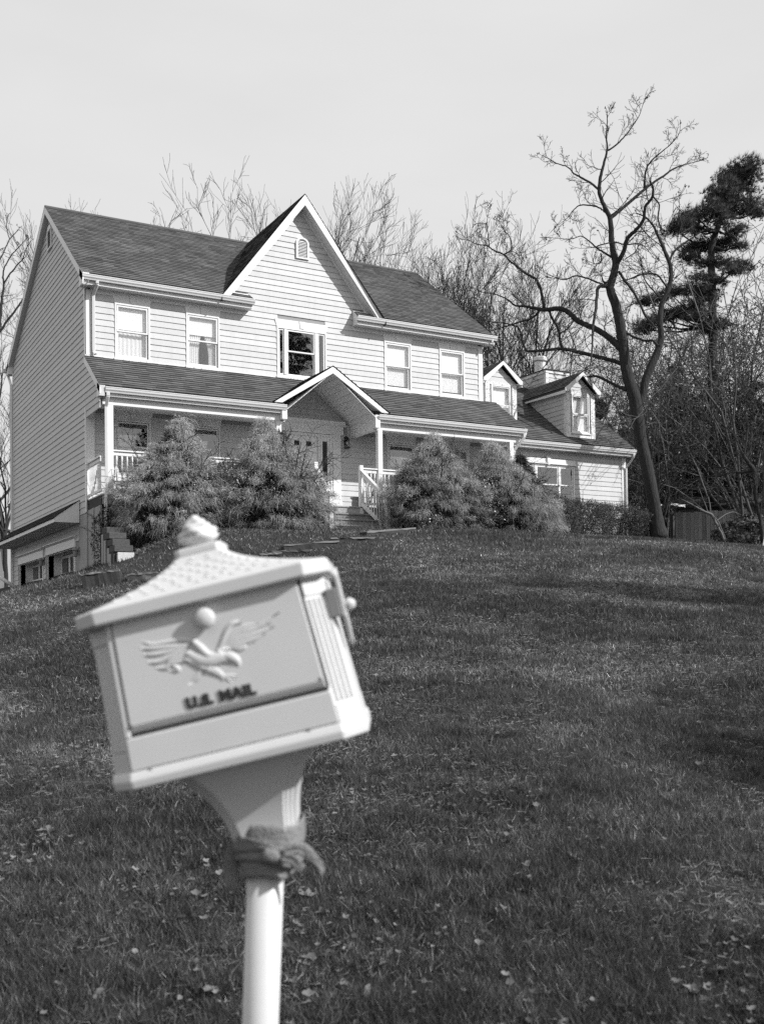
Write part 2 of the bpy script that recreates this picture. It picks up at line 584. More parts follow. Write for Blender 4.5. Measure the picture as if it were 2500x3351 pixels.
mb.build('interior', M['inside'], house)

# ---- clapboards
def board_y(x0b, x1b, x0t, x1t, z0, z1, y, name='siding_board'):
    j = random.uniform(-0.0015, 0.0015)
    g = 0.004
    o0 = y - 0.024 + j; o1 = y - 0.007 + j
    return MB().hexa([(x0b, o0, z0), (x1b, o0, z0), (x1b, y, z0), (x0b, y, z0), (x0t, o1, z1 + g), (x1t, o1, z1 + g), (x1t, y, z1 + g), (x0t, y, z1 + g)]).build(name, M['siding'], house)
def board_x(y0b, y1b, y0t, y1t, z0, z1, x, name='siding_board'):
    j = random.uniform(-0.0015, 0.0015)
    g = 0.004
    o0 = x - 0.024 + j; o1 = x - 0.007 + j
    return MB().hexa([(o0, y0b, z0), (x, y0b, z0), (x, y1b, z0), (o0, y1b, z0), (o1, y0t, z1 + g), (x, y0t, z1 + g), (x, y1t, z1 + g), (o1, y1t, z1 + g)]).build(name, M['siding'], house)
def split(a0, a1, z0, z1, op):
    iv = [(a0, a1)]
    for q in op:
        if q[2] < z1 - 0.02 and q[3] > z0 + 0.02:
            nv = []
            for a, b in iv:
                if q[1] <= a or q[0] >= b:
                    nv.append((a, b)); continue
                if q[0] - a > 0.04: nv.append((a, q[0]))
                if b - q[1] > 0.04: nv.append((q[1], b))
            iv = nv
    return iv
op_up = [(a + 0.03, b - 0.03, ZUB - 0.07, 5.12) for a, b in UPW] + [(W3[0] + 0.03, W3[1] - 0.03, W3[2] - 0.07, 5.08)]
op_lo = [(a + 0.03, b - 0.03, ZLB - 0.07, 2.26) for a, b in LOW] + [(4.66, 6.86, -0.1, 2.43)]
def gable_x(z, inset=0.0):
    h = (ZA - 0.20 - z) / SA - inset
    return XA - h, XA + h
for k in range(-7, 48):
    z0 = Z0R + k * ROW; z1 = z0 + ROW
    if z1 <= 2.28:
        for a, b in split(0.19, W - 0.02, max(z0, 0.0), z1, op_lo):
            board_y(a, b, a, b, max(z0, 0.0), z1, 0)
    elif z0 < 3.45:
        # above the porch ceiling only the wall under the little porch gable shows
        h0 = (PZ - 0.16 - z0) / SPG; h1 = max((PZ - 0.16 - z1) / SPG, 0.02)
        if h0 > 0.15:
            for a, b in split(max(PX - h0, 4.6), min(PX + h0, 7.25), z0, z1, [(4.4, 7.1, 0, 2.43)]):
                board_y(a, b, max(PX - h1, a), min(PX + h1, b), z0, z1, 0)
        if z1 > 3.46:
            pass
    elif z1 <= 5.06:
        for a, b in split(0.12, W - 0.12, z0, z1, op_up):
            board_y(a, b, a, b, z0, z1, 0)
    elif z0 < ZA - 0.35:
        a0, b0 = gable_x(z0); a1, b1 = gable_x(min(z1, ZA - 0.22))
        if z0 < 5.62:
            a0 = max(a0, 4.22); a1 = max(a1, 4.22); b0 = min(b0, 7.32); b1 = min(b1, 7.32)
        for a, b in split(a0, b0, z0, z1, op_up):
            board_y(a, b, max(a1, a) if a == a0 else a, min(b1, b) if b == b0 else b, z0, z1, 0)
def side_lim(z):
    if z > 5.12:
        return YG + (z + 0.20 - ZE) / SL, YRE - (z + 0.20 - ZRE) / SLR
    if z > 3.34:
        return 0.06, D - 0.06
    if z > 2.12:
        return max(-(3.36 - z) / SP, -1.36), D - 0.06
    return 0.02, D - 0.06
for k in range(-18, 48):
    z0 = Z0R + k * ROW; z1 = z0 + ROW
    if z1 > ZR - 0.25: break
    if z1 <= 0.10:
        if z0 > -0.36: board_x(0.0, 0.62, 0.0, 0.62, z0, z1, 0)
        if z1 < -0.42 and z0 > -0.95: board_x(0.75, D - 0.06, 0.75, D - 0.06, z0, z1, 0)
        if z1 <= -0.85:
            board_x(4.66, 4.98, 4.66, 4.98, z0, z1, 0); board_x(8.75, D - 0.06, 8.75, D - 0.06, z0, z1, 0)
        continue
    a0, b0 = side_lim(z0 + 1e-3); a1, b1 = side_lim(z1 - 1e-3)
    if z0 < 5.12 < z1: a1, b1 = a0, b0
    if z0 < 3.34 < z1: a1 = a0
    if z0 < 2.12 < z1: a1, a0 = a1, a1
    if b1 - a1 < 0.1: a1 = b1 = (a1 + b1) / 2
    board_x(a0, b0, a1, b1, z0, z1, 0)

# ---- corner boards, friezes
def trimbox(name, *a, m_='trim', bevel=0.004):
    return MB().box(*a).build(name, M[m_], house, bevel=bevel)
trimbox('corner_board', -0.03, 0.12, -0.035, 0.0, 3.52, 5.12)
trimbox('corner_board', -0.032, 0.0, -0.035, 0.06, 3.42, 5.13)
trimbox('corner_board', W - 0.12, W + 0.03, -0.035, 0.0, 3.46, 5.12)
trimbox('corner_board', W, W + 0.03, 0.0, 0.12, 3.3, 5.12)
trimbox('corner_board', -0.034, 0.0, D - 0.06, D + 0.03, -3.4, 5.13)
trimbox('corner_board', 0.0, 0.19, -0.06, 0.0, 0.0, 2.25)
trimbox('corner_board', -0.032, 0.0, -0.06, 0.02, -0.30, 2.25)
trimbox('corner_board', W - 0.06, W + 0.09, -0.06, 0.0, 0.0, 2.25)
trimbox('frieze_board', 0.12, 4.22, -0.03, 0.0, 5.05, 5.19)
trimbox('frieze_board', 7.32, W - 0.12, -0.03, 0.0, 5.05, 5.19)
trimbox('flashing', 0.0, 5.5, -0.045, -0.005, 3.475, 3.512, m_='gutter')
trimbox('flashing', 6.3, W + 0.02, -0.045, -0.005, 3.475, 3.512, m_='gutter')

# ---- windows
def casing(mb, x0, x1, z0, z1, y0, y1, w=0.042):
    mb.box(x0, x0 + w, y0, y1, z0, z1); mb.box(x1 - w, x1, y0, y1, z0, z1)
    mb.box(x0 + w, x1 - w, y0, y1, z1 - w, z1); mb.box(x0 + w, x1 - w, y0, y1, z0, z0 + w)
    return mb
def curtain_sheet(mb, x0, x1, z0, z1, y, amp=0.02, waves=9, pull=0.0, n=36):
    """a wavy hanging sheet; pull gathers its lower half towards x0 (positive) or x1 (negative)"""
    k = len(mb.v); rows = 8
    for r in range(rows + 1):
        t = r / rows
        for i in range(n + 1):
            u = i / n
            g = 1 - abs(pull) * math.sin(min(t * 1.3, 1) * math.pi * 0.5)
            uu = u * g if pull >= 0 else 1 - (1 - u) * g
            mb.v.append((x0 + (x1 - x0) * uu, y + amp * math.sin(u * waves * 2 * math.pi) + 0.004 * math.sin(7 * t + 3 * u), z1 + (z0 - z1) * t))
    for r in range(rows):
        for i in range(n):
            a = k + r * (n + 1) + i
            mb.f.append((a, a + 1, a + n + 2, a + n + 1))
def lintel(parent, x0, x1, z0, z1, y, flare=0.06, key=True):
    xc = (x0 + x1) / 2
    kw = 0.055
    if key:
        MB().prism([(x0, y, z0), (xc - kw, y, z0), (xc - kw * 1.5, y, z1), (x0 - flare, y, z1)], (0, -0.032, 0)).prism(
            [(xc + kw, y, z0), (x1, y, z0), (x1 + flare, y, z1), (xc + kw * 1.5, y, z1)], (0, -0.032, 0)).build('lintel', M['trim'], parent, bevel=0.003)
        MB().prism([(xc - kw + 0.004, y, z0 + 0.01), (xc + kw - 0.004, y, z0 + 0.01), (xc + kw * 1.5 - 0.004, y, z1), (xc - kw * 1.5 + 0.004, y, z1)], (0, -0.046, 0)).build('keystone', M['trim'], parent, bevel=0.003)
def window(x0, x1, z0, z1, y, zm=None, style='dark', lint=None, sill=True, name='window', mulls=(), peel=True, depth=0.10):
    w = casing(MB(), x0, x1, z0, z1, y - 0.036, y + 0.03).build(name, M['trim'], house, bevel=0.003)
    cells = [x0 + 0.055] + [q for a, b in mulls for q in (a, b)] + [x1 - 0.055]
    for a, b in mulls:
        MB().box(a, b, y - 0.045, y + 0.03, z0 + 0.056, z1 - 0.056).build('mullion', M['trim'], w, bevel=0.003)
    zl, zh = z0 + 0.055, z1 - 0.055
    for i in range(0, len(cells), 2):
        a, b = cells[i], cells[i + 1]
        zm_ = zm if zm and (b - a > 0.35) else None
        if zm_:
            casing(MB(), a, b, zm_ - 0.018, zh, y - 0.022, y + 0.004, 0.036).build('sash', M['trim'], w, bevel=0.002)
            MB().box(a + 0.03, b - 0.03, y - 0.010, y - 0.006, zm_ + 0.01, zh - 0.03).build('pane', M['glass'], w)
            casing(MB(), a, b, zl, zm_ + 0.016, y + 0.006, y + 0.032, 0.040).build('sash', M['trim'], w, bevel=0.002)
            MB().box(a + 0.03, b - 0.03, y + 0.017, y + 0.021, zl + 0.03, zm_ - 0.01).build('pane', M['glass'], w)
        else:
            casing(MB(), a, b, zl, zh, y - 0.014, y + 0.02, 0.032).build('sash', M['trim'], w, bevel=0.002)
            MB().box(a + 0.025, b - 0.025, y - 0.002, y + 0.002, zl + 0.025, zh - 0.025).build('pane', M['glass'], w)
    if sill:
        MB().box(x0 - 0.03, x1 + 0.03, y - 0.075, y - 0.002, z0 - 0.055, z0 - 0.002).box(x0 + 0.0, x1 - 0.0, y - 0.040, y - 0.002, z0 - 0.12, z0 - 0.057).build('sill', M['peel' if peel else 'trim'], w, bevel=0.005)
    if lint:
        lintel(w, x0, x1, z1 + 0.004, lint, y)
    ca, cb_ = x0 + 0.07, x1 - 0.07
    yc = y + depth
    zmid = zm or (z0 + z1) / 2
    if style == 'sheer':
        q = MB(); curtain_sheet(q, ca, cb_, z0 + 0.05, z1 - 0.02, yc, 0.007, 7)
        q.build('curtain', M['curtain'], w, smooth=True)
        q = MB(); q.box(ca, cb_, yc - 0.035, yc - 0.03, zmid + 0.06, z1 - 0.02); q.build('roller_shade', M['blind'], w)
    elif style == 'parted':
        q = MB(); q.box(ca, cb_, yc - 0.035, yc - 0.03, zmid + 0.16, z1 - 0.02); q.build('roller_shade', M['blind'], w)
        q = MB(); curtain_sheet(q, ca, ca + 0.42, z0 + 0.06, z1 - 0.25, yc, 0.012, 6, 0.30, 30); q.build('curtain', M['curtain'], w, smooth=True)
        q = MB(); curtain_sheet(q, cb_ - 0.42, cb_, z0 + 0.06, z1 - 0.25, yc, 0.012, 6, -0.55, 30); q.build('curtain', M['curtain'], w, smooth=True)
    elif style == 'blind':
        q = MB(); q.box(ca, cb_, yc - 0.035, yc - 0.03, zmid - 0.05, z1 - 0.02); q.build('roller_shade', M['blind'], w)
        q = MB()
        n = int((zmid - z0 - 0.2) / 0.03)
        for i in range(n):
            zz = zmid - 0.06 - i * 0.03
            q.hexa([(ca, yc - 0.006, zz - 0.016), (cb_, yc - 0.006, zz - 0.016), (cb_, yc - 0.004, zz - 0.018), (ca, yc - 0.004, zz - 0.018),
                    (ca, yc + 0.006, zz + 0.015), (cb_, yc + 0.006, zz + 0.015), (cb_, yc + 0.008, zz + 0.015), (ca, yc + 0.008, zz + 0.015)])
        q.build('blind_slats', M['blind'], w)
    elif style == 'low':
        q = MB(); curtain_sheet(q, ca + 0.02, ca + 0.50, z0 + 0.06, z1 - 0.35, yc, 0.012, 6, 0.25, 30); q.build('curtain', M['curtain'], w, smooth=True)
    elif style == 'shade':
        q = MB(); q.box(ca, cb_, yc - 0.035, yc - 0.03, z0 + 0.05, z1 - 0.02); q.build('roller_shade', M['blind'], w)
    return w
for (a, b), st in zip(UPW, ('sheer', 'parted', 'blind', 'blind')):
    window(a, b, ZUB, ZUT, 0, (ZUB + ZUT) / 2 + 0.0, st, lint=5.115)
window(W3[0], W3[1], W3[2], W3[3], 0, 4.25, 'dark', lint=5.08, mulls=((5.235, 5.325), (6.135, 6.235)))
for (a, b), st in zip(LOW, ('low', 'low', 'low', 'dark')):
    window(a, b, ZLB, ZLT, 0, 1.36, st, lint=2.255, peel=False)
window(13.34, 15.45, 0.60, 1.86, YWALL, 1.24, 'dark', mulls=((13.87, 13.95), (14.79, 14.87)), peel=False)

# ---- roofs: courses of shingle tabs on a deck
def shingles(name, P0, A, S, smax, iv, exposure=0.132, tab=0.30, parent=house, lift=0.018):
    """P0 eave corner, A unit vector along the course, S unit vector up the slope; iv(s) -> list of (a0,a1)"""
    P0 = np.array(P0, float); A = np.array(A, float); S = np.array(S, float)
    N = np.cross(A, S)
    if N[2] < 0: N = -N
    Vs, Fs, Ts = [], [], []
    nrow = int(smax / exposure) + 1
    for i in range(nrow):
        s0 = i * exposure; s1 = min(s0 + exposure * 1.05, smax + 0.02)
        for (a0, a1), (b0, b1) in zip(iv(s0), iv(min(s0 + exposure, smax))):
            if a1 - a0 < 0.03: continue
            edges = [a0]
            x = a0 - (random.random() * tab)
            while x < a1:
                x += tab * random.choice((0.5, 1, 1, 0.75)) * random.uniform(0.9, 1.1)
                if a0 + 0.05 < x < a1 - 0.05: edges.append(x)
            edges.append(a1)
            rt = random.uniform(0.92, 1.08)
            for u, v in zip(edges[:-1], edges[1:]):
                ds = random.uniform(-0.006, 0.006); li = lift * random.uniform(0.7, 1.3)
                ut = b0 if u == a0 else min(max(u, b0), b1); vt = b1 if v == a1 else min(max(v, b0), b1)
                if vt - ut < 0.005: vt = ut + 0.005
                k = len(Vs)
                lo = s0 + ds - 0.004
                um, vm = u + (ut - u) * 0.3, v + (vt - v) * 0.3
                sm_ = lo + (s1 - lo) * 0.27; nm = li * 0.73
                Vs += [P0 + A * u + S * lo, P0 + A * v + S * lo, P0 + A * u + S * lo + N * li, P0 + A * v + S * lo + N * li,
                       P0 + A * um + S * sm_ + N * nm, P0 + A * vm + S * sm_ + N * nm, P0 + A * um + S * (sm_ + 0.004) + N * nm, P0 + A * vm + S * (sm_ + 0.004) + N * nm,
                       P0 + A * vt + S * s1 + N * 0.002, P0 + A * ut + S * s1 + N * 0.002]
                Fs += [(k, k + 1, k + 3, k + 2), (k + 2, k + 3, k + 5, k + 4), (k + 4, k + 5, k + 7, k + 6), (k + 6, k + 7, k + 8, k + 9)]
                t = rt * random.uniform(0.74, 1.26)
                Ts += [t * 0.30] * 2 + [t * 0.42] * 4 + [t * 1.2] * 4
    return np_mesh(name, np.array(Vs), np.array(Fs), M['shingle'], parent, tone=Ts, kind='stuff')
def unit(v): return tuple(Vector(v).normalized())
S1 = Vector((0, 1, SL)); L1 = S1.length
def iv_main(s):
    y = YG + 0.04 + s / L1; z = ZE + SL * (y - YG)
    h = max((ZA - z) / SA, 0.0)
    return [(-OV, XA - h), (XA + h, W + OV)]
main_roof = MB()
t = 0.14
zm_ = ZE + SL * (0.15 - YG) - 0.03
for xa_, xb_ in ((-OV + 0.03, 3.55), (7.96, W + OV - 0.03)):
    main_roof.prism([(xa_, YG + 0.06, ZE + 0.01), (xa_, 0.15, zm_), (xa_, 0.15, zm_ - 0.14), (xa_, YG + 0.06, ZE - 0.13)], (xb_ - xa_, 0, 0))
main_roof.prism([(-OV + 0.03, 0.15, zm_), (-OV + 0.03, YR, ZR - 0.03), (-OV + 0.03, YR, ZR - 0.17), (-OV + 0.03, 0.15, zm_ - 0.14)], (W + 2 * OV - 0.06, 0, 0))
main_roof.prism([(-OV + 0.03, YR, ZR - 0.03), (-OV + 0.03, YRE - 0.06, ZRE), (-OV + 0.03, YRE - 0.06, ZRE - 0.14), (-OV + 0.03, YR, ZR - 0.17)], (W + 2 * OV - 0.06, 0, 0))
mr = main_roof.build('roof', M['deck'], house)
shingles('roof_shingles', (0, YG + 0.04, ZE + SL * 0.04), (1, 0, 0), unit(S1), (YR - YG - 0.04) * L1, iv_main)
MB().prism([(-OV, YR + 0.13, ZR - 0.055), (-OV, YR, ZR + 0.025), (-OV, YR - 0.13, ZR - 0.075), (-OV, YR, ZR - 0.02)], (W + 2 * OV, 0, 0)).build('ridge_cap', M['shingle'], house, tone=[0.9] * 8)
SRr = Vector((0, -1, SLR))
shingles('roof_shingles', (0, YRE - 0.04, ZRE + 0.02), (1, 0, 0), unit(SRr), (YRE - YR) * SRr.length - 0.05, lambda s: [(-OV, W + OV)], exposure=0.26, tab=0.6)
# cross gable roof: two steep slopes
for sg in (-1, 1):
    S_ = Vector((-sg * 1, 0, SA)); Ls = S_.length
    xe = XA + sg * 2.40
    ze = ZA - SA * 2.40
    def ivg(s, xe=xe, ze=ze, S_=S_, Ls=Ls):
        z = ze + s / Ls * SA
        yv = (z - ZE) / SL + YG
        return [(YAK, max(min(yv, YR), YAK + 0.0))]
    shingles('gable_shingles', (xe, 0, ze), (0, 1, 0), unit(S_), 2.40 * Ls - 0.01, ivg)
    o = sg * 0.0
    # deck under it, clipped at the valley (a thin wedge)
    zt = ZA - 0.02
    yv = lambda z: (z - ZE) / SL + YG
    hb = 2.40
    MB().prism([(XA, YAK + 0.03, zt), (XA + sg * hb, YAK + 0.03, zt - SA * hb), (XA + sg * hb, yv(ZA - SA * hb) + 0.02, zt - SA * hb), (XA, YR - 0.05, zt)], (0, 0, -0.13)).build('gable_deck', M['deck'], house)
    # rake fascia and soffit
    MB().prism([(XA, YAK, ZA - 0.02), (XA + sg * 2.36, YAK, ZA - 0.02 - SA * 2.36), (XA + sg * 2.36 - sg * 0.17, YAK, ZA - 0.02 - SA * 2.36), (XA, YAK, ZA - 0.30)], (0, 0.035, 0)).build('rake_board', M['trim'], house, bevel=0.003)
    MB().prism([(XA, YAK + 0.036, ZA - 0.24), (XA + sg * 2.24, YAK + 0.036, ZA - 0.24 - SA * 2.24), (XA + sg * 2.24 - sg * 0.03, YAK + 0.036, ZA - 0.26 - SA * 2.24), (XA, YAK + 0.036, ZA - 0.28)], (0, -YAK - 0.036, 0)).build('soffit', M['soffit'], house)
    MB().prism([(XA, -0.045, ZA - 0.26), (XA + sg * 2.16, -0.045, ZA - 0.26 - SA * 2.16), (XA + sg * 2.16 - sg * 0.085, -0.045, ZA - 0.26 - SA * 2.16), (XA, -0.045, ZA - 0.37)], (0, 0.044, 0)).build('rake_trim', M['trim'], house)

# ---- gutters: an ogee trough, its fascia and soffit
def gutter(name, x0, x1, y, z, wall_y, soff_z, fascia=True, back=0.12):
    prof = [(y + back, z - 0.005), (y + back, z - 0.125), (y + 0.045, z - 0.125), (y + 0.035, z - 0.095), (y + 0.012, z - 0.065), (y + 0.004, z - 0.022), (y - 0.004, z - 0.018), (y - 0.004, z), (y + 0.016, z), (y + 0.016, z - 0.016), (y + 0.05, z - 0.03), (y + back - 0.02, z - 0.03)]
    g = MB().prism([(x0, a, b) for a, b in prof], (x1 - x0, 0, 0)).build(name, M['gutter'], house)
    if fascia:
        MB().box(x0 + 0.03, x1 - 0.03, y + back + 0.001, y + back + 0.03, soff_z - 0.005, z - 0.01).build('fascia', M['trim'], house, bevel=0.004)
        MB().box(x0 + 0.03, x1 - 0.03, y + back + 0.031, wall_y - 0.001, soff_z, soff_z + 0.02).build('soffit', M['soffit'], house)
    return g
gutter('gutter', -OV, 4.256, YG, ZE, -0.03, 5.16)
gutter('gutter', 7.275, W + OV + 0.15, YG, ZE, -0.03, 5.16)
# small roofed returns where the gutters run past the gable
for x0, x1 in ((3.45, 4.22), (7.31, 8.1)):
    MB().prism([(x0, YG + 0.11, ZE - 0.01), (x0, -0.03, ZE + 0.24), (x0, -0.03, 5.17), (x0, YG + 0.14, 5.17)], (x1 - x0, 0, 0)).build('eave_return', M['trim'], house, bevel=0.004)
    shingles('return_shingles', (0, YG + 0.06, ZE + 0.0), (1, 0, 0), unit((0, 1, 0.66)), 0.42, lambda s, x0=x0, x1=x1: [(x0, x1 + 0.03)], tab=0.25)
# side rakes of the main gable
def rake_x(x, y0, z0, y1, z1, h, name='rake_board', th=0.03):
    return MB().prism([(x, y0, z0), (x, y1, z1), (x, y1, z1 - h), (x, y0, z0 - h)], (th, 0, 0)).build(name, M['trim'], house, bevel=0.003)
rake_x(-OV, YG + 0.03, ZE - 0.0, YR, ZR - 0.02, 0.20)
rake_x(-OV, YRE - 0.03, ZRE - 0.0, YR, ZR - 0.02, 0.20)
for y0, z0 in ((YG + 0.12, ZE - 0.0 + SL * 0.12), (YRE - 0.12, ZRE + SLR * 0.1)):
    MB().prism([(-OV + 0.031, y0, z0 - 0.17), (-OV + 0.031, YR, ZR - 0.18), (-OV + 0.031, YR, ZR - 0.20), (-OV + 0.031, y0, z0 - 0.19)], (OV - 0.03, 0, 0)).build('soffit', M['soffit'], house)
rake_x(W + OV - 0.03, YG + 0.03, ZE - 0.0, YR, ZR - 0.02, 0.20)
MB().prism([(-OV, YG + 0.02, 5.40), (-OV, YG + 0.32, 5.60), (-OV, -0.02, 5.14), (-OV, YG + 0.12, 5.14)], (OV, 0, 0)).build('cornice_return', M['trim'], house, bevel=0.003)
MB().prism([(W, YG + 0.12, 5.37), (W, YG + 0.36, 5.55), (W, -0.0, 5.14), (W, YG + 0.14, 5.14)], (OV, 0, 0)).build('cornice_return', M['trim'], house, bevel=0.003)
MB().prism([(-OV, YRE - 0.02, 5.36), (-OV, YRE - 0.40, 5.56), (-OV, D + 0.02, 5.12), (-OV, YRE - 0.10, 5.12)], (OV, 0, 0)).build('cornice_return', M['trim'], house, bevel=0.003)
MB().box(-OV + 0.002, -OV + 0.03, YG + 0.09, YG + 0.34, 5.16, 5.43).build('eave_end', M['trim'], house)
MB().box(-OV - 0.12, W, YRE - 0.11, YRE + 0.01, ZRE - 0.12, ZRE).build('gutter', M['gutter'], house)

# ---- gable vents
def vent(poly_fn, n, name='gable_vent'):
    pass
v = MB()
for sx in (-1, 1):
    v.box(5.795 + sx * 0.165 - 0.025, 5.795 + sx * 0.165 + 0.025, -0.06, -0.01, 6.83, 7.22)
v.box(5.605, 5.985, -0.064, -0.01, 6.79, 6.83)
arc = [(5.795 + 0.19 * math.cos(a), 7.22 + 0.15 * math.sin(a)) for a in np.linspace(0, math.pi, 9)]
arc2 = [(5.795 + 0.14 * math.cos(a), 7.22 + 0.11 * math.sin(a)) for a in np.linspace(math.pi, 0, 9)]
for i in range(8):
    v.prism([(arc[i][0], -0.06, arc[i][1]), (arc[i + 1][0], -0.06, arc[i + 1][1]), (arc2[7 - i][0], -0.06, arc2[7 - i][1]), (arc2[8 - i][0], -0.06, arc2[8 - i][1])], (0, 0.05, 0))
fv = v.build('gable_vent', M['trim'], house)
MB().box(5.66, 5.93, -0.014, -0.010, 6.83, 7.3).build('vent_back', M['mshade'], fv)
for i in range(11):
    zz = 6.85 + i * 0.04
    hw = 0.14 if zz < 7.2 else 0.14 * math.sqrt(max(1 - ((zz - 7.2) / 0.13) ** 2, 0.05))
    MB().hexa([(5.795 - hw, -0.052, zz), (5.795 + hw, -0.052, zz), (5.795 + hw, -0.046, zz), (5.795 - hw, -0.046, zz),
               (5.795 - hw, -0.022, zz + 0.032), (5.795 + hw, -0.022, zz + 0.032), (5.795 + hw, -0.016, zz + 0.032), (5.795 - hw, -0.016, zz + 0.032)]).build('louver_slat', M['trim'], fv)
sv = MB().box(-0.06, -0.02, 3.60, 3.65, 7.33, 7.86).box(-0.06, -0.02, 4.03, 4.08, 7.33, 7.86).box(-0.06, -0.02, 3.65, 4.03, 7.33, 7.38)
sv.prism([(-0.06, 3.60, 7.86), (-0.06, 4.08, 7.86), (-0.06, 3.95, 7.99), (-0.06, 3.73, 7.99)], (0.04, 0, 0))
sv = sv.build('gable_vent', M['trim'], house)
MB().box(-0.03, -0.024, 3.65, 4.03, 7.38, 7.86).build('vent_back', M['mshade'], sv)
for i in range(11):
    zz = 7.40 + i * 0.042
    MB().hexa([(-0.055, 3.65, zz), (-0.05, 3.65, zz), (-0.05, 4.03, zz), (-0.055, 4.03, zz), (-0.036, 3.65, zz + 0.03), (-0.031, 3.65, zz + 0.03), (-0.031, 4.03, zz + 0.03), (-0.036, 4.03, zz + 0.03)]).build('louver_slat', M['trim'], sv)

# ---- porch: deck, ceiling, beams, roof
XPL, XPR = 0.0, 12.133
LP = Vector((0, 1, SP)).length
def iv_porch(s):
    y = YP + 0.04 + s / LP; z = ZP + SP * (y - YP)
    h = max((PZ - z) / SPG, 0.0)
    return [(XPL - 0.05, PX - h), (PX + h, XPR - 0.02)]
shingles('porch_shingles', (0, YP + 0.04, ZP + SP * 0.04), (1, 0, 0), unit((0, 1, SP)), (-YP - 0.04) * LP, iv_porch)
MB().prism([(XPL - 0.02, YP + 0.08, ZP + SP * 0.08 - 0.02), (XPL - 0.02, -0.03, 3.47), (XPL - 0.02, -0.03, 3.36), (XPL - 0.02, YP + 0.08, ZP - 0.10)], (4.6, 0, 0)).build('porch_roof', M['deck'], house)
MB().prism(
    [(7.3, YP + 0.08, ZP + SP * 0.08 - 0.02), (7.3, -0.03, 3.47), (7.3, -0.03, 3.36), (7.3, YP + 0.08, ZP - 0.10)], (XPR - 7.34, 0, 0)).build('porch_roof', M['deck'], house)
rake_x(-0.055, YP + 0.03, ZP + 0.0, 0.0, 3.50, 0.17)
rake_x(XPR - 0.05, YP + 0.03, ZP + 0.0, 0.0, 3.50, 0.17)
MB().prism([(XPR - 0.08, YP + 0.2, ZP - 0.15), (XPR - 0.08, -0.03, ZP - 0.15), (XPR - 0.08, -0.03, 3.33)], (0.03, 0, 0)).build('porch_gable_end', M['siding'], house)
gutter('gutter', 0.08, 4.634, YP, ZP, -1.30, 2.255, back=0.11)
gutter('gutter', 7.288, XPR, YP, ZP, -1.30, 2.255, back=0.11)
MB().prism([(-0.055, YP + 0.02, 2.47), (-0.055, YP + 0.26, 2.58), (-0.055, -1.22, 2.24), (-0.055, YP + 0.08, 2.24)], (0.13, 0, 0)).build('cornice_return', M['trim'], house, bevel=0.003)
for x0, x1 in ((0.06, 4.60), (7.30, XPR - 0.1)):
    MB().box(x0, x1, -1.30, -1.16, 2.08, 2.256).build('porch_beam', M['trim'], house, bevel=0.004)
    MB().box(x0, x1, -1.158, -0.03, 2.235, 2.256).build('porch_ceiling', M['soffit'], house)
MB().box(0.0, 0.12, -1.158, -0.062, 2.08, 2.234).build('porch_beam', M['trim'], house, bevel=0.004)
MB().box(XPR - 0.25, XPR - 0.12, -1.158, -0.062, 2.08, 2.234).build('porch_beam', M['trim'], house, bevel=0.004)
# little gable over the steps
for sg in (-1, 1):
    S_ = Vector((-sg, 0, SPG)); Ls = S_.length
    xe = PX + sg * 1.66; ze = PZ - SPG * 1.66
    def ivp(s, ze=ze, Ls=Ls):
        z = ze + s / Ls * SPG
        return [(YP - 0.02, min((z - ZP) / SP + YP, -0.01))]
    shingles('gable_shingles', (xe, 0, ze), (0, 1, 0), unit(S_), 1.66 * Ls - 0.005, ivp)
    MB().prism([(PX, YP, PZ - 0.015), (PX + sg * 1.64, YP, PZ - 0.015 - SPG * 1.64), (PX + sg * 1.64 - sg * 0.21, YP, PZ - 0.015 - SPG * 1.64), (PX, YP, PZ - 0.19)], (0, 0.04, 0)).build('rake_board', M['trim'], house, bevel=0.003)
    # bead-board vault: one board after another
    n = 9
    x_in = 1.28
    for i in range(n):
        a = i / n; b = (i + 1) / n - 0.008
        xa, xb = PX + sg * x_in * a, PX + sg * x_in * b
        za, zb = PZ - 0.17 - 0.83 * x_in * a, PZ - 0.17 - 0.83 * x_in * b
        MB().prism([(xa, YP + 0.042, za), (xb, YP + 0.042, zb), (xb, YP + 0.042, zb + 0.02), (xa, YP + 0.042, za + 0.02)], (0, -YP - 0.07, 0)).build('vault_board', M['soffit'], house)
    MB().prism([(PX, YP + 0.05, PZ - 0.03), (PX + sg * 1.6, YP + 0.05, PZ - 0.03 - SPG * 1.6), (PX + sg * 1.6, YP + 0.05, PZ - 0.09 - SPG * 1.6), (PX, YP + 0.05, PZ - 0.12)], (0, -YP - 0.08, 0)).build('gable_deck', M['soffit'], house)
    xb = PX + sg * 1.34
    MB().box(xb - 0.07, xb + 0.07, -1.30, -0.03, 2.06, 2.36).build('porch_beam', M['trim'], house, bevel=0.004)
    MB().box(xb - 0.07, xb + 0.07, -1.46, -1.301, 2.10, 2.44).build('porch_beam', M['trim'], house, bevel=0.004)
deck = MB().box(0.02, 12.0, -1.36, -0.03, -0.035, 0.0).build('porch_floor', M['porchwood'], house, bevel=0.004)
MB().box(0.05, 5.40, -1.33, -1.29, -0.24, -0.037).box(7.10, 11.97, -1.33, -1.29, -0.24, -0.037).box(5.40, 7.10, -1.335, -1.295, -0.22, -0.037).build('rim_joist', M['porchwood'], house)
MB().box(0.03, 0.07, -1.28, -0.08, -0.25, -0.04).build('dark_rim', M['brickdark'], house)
MB().box(0.08, 5.35, -1.26, -1.20, -1.6, -0.25).box(7.15, 11.95, -1.26, -1.20, -1.3, -0.25).box(11.9, 11.95, -1.2, 0.4, -1.3, -0.25).build('porch_skirt', M['brickdark'], house)
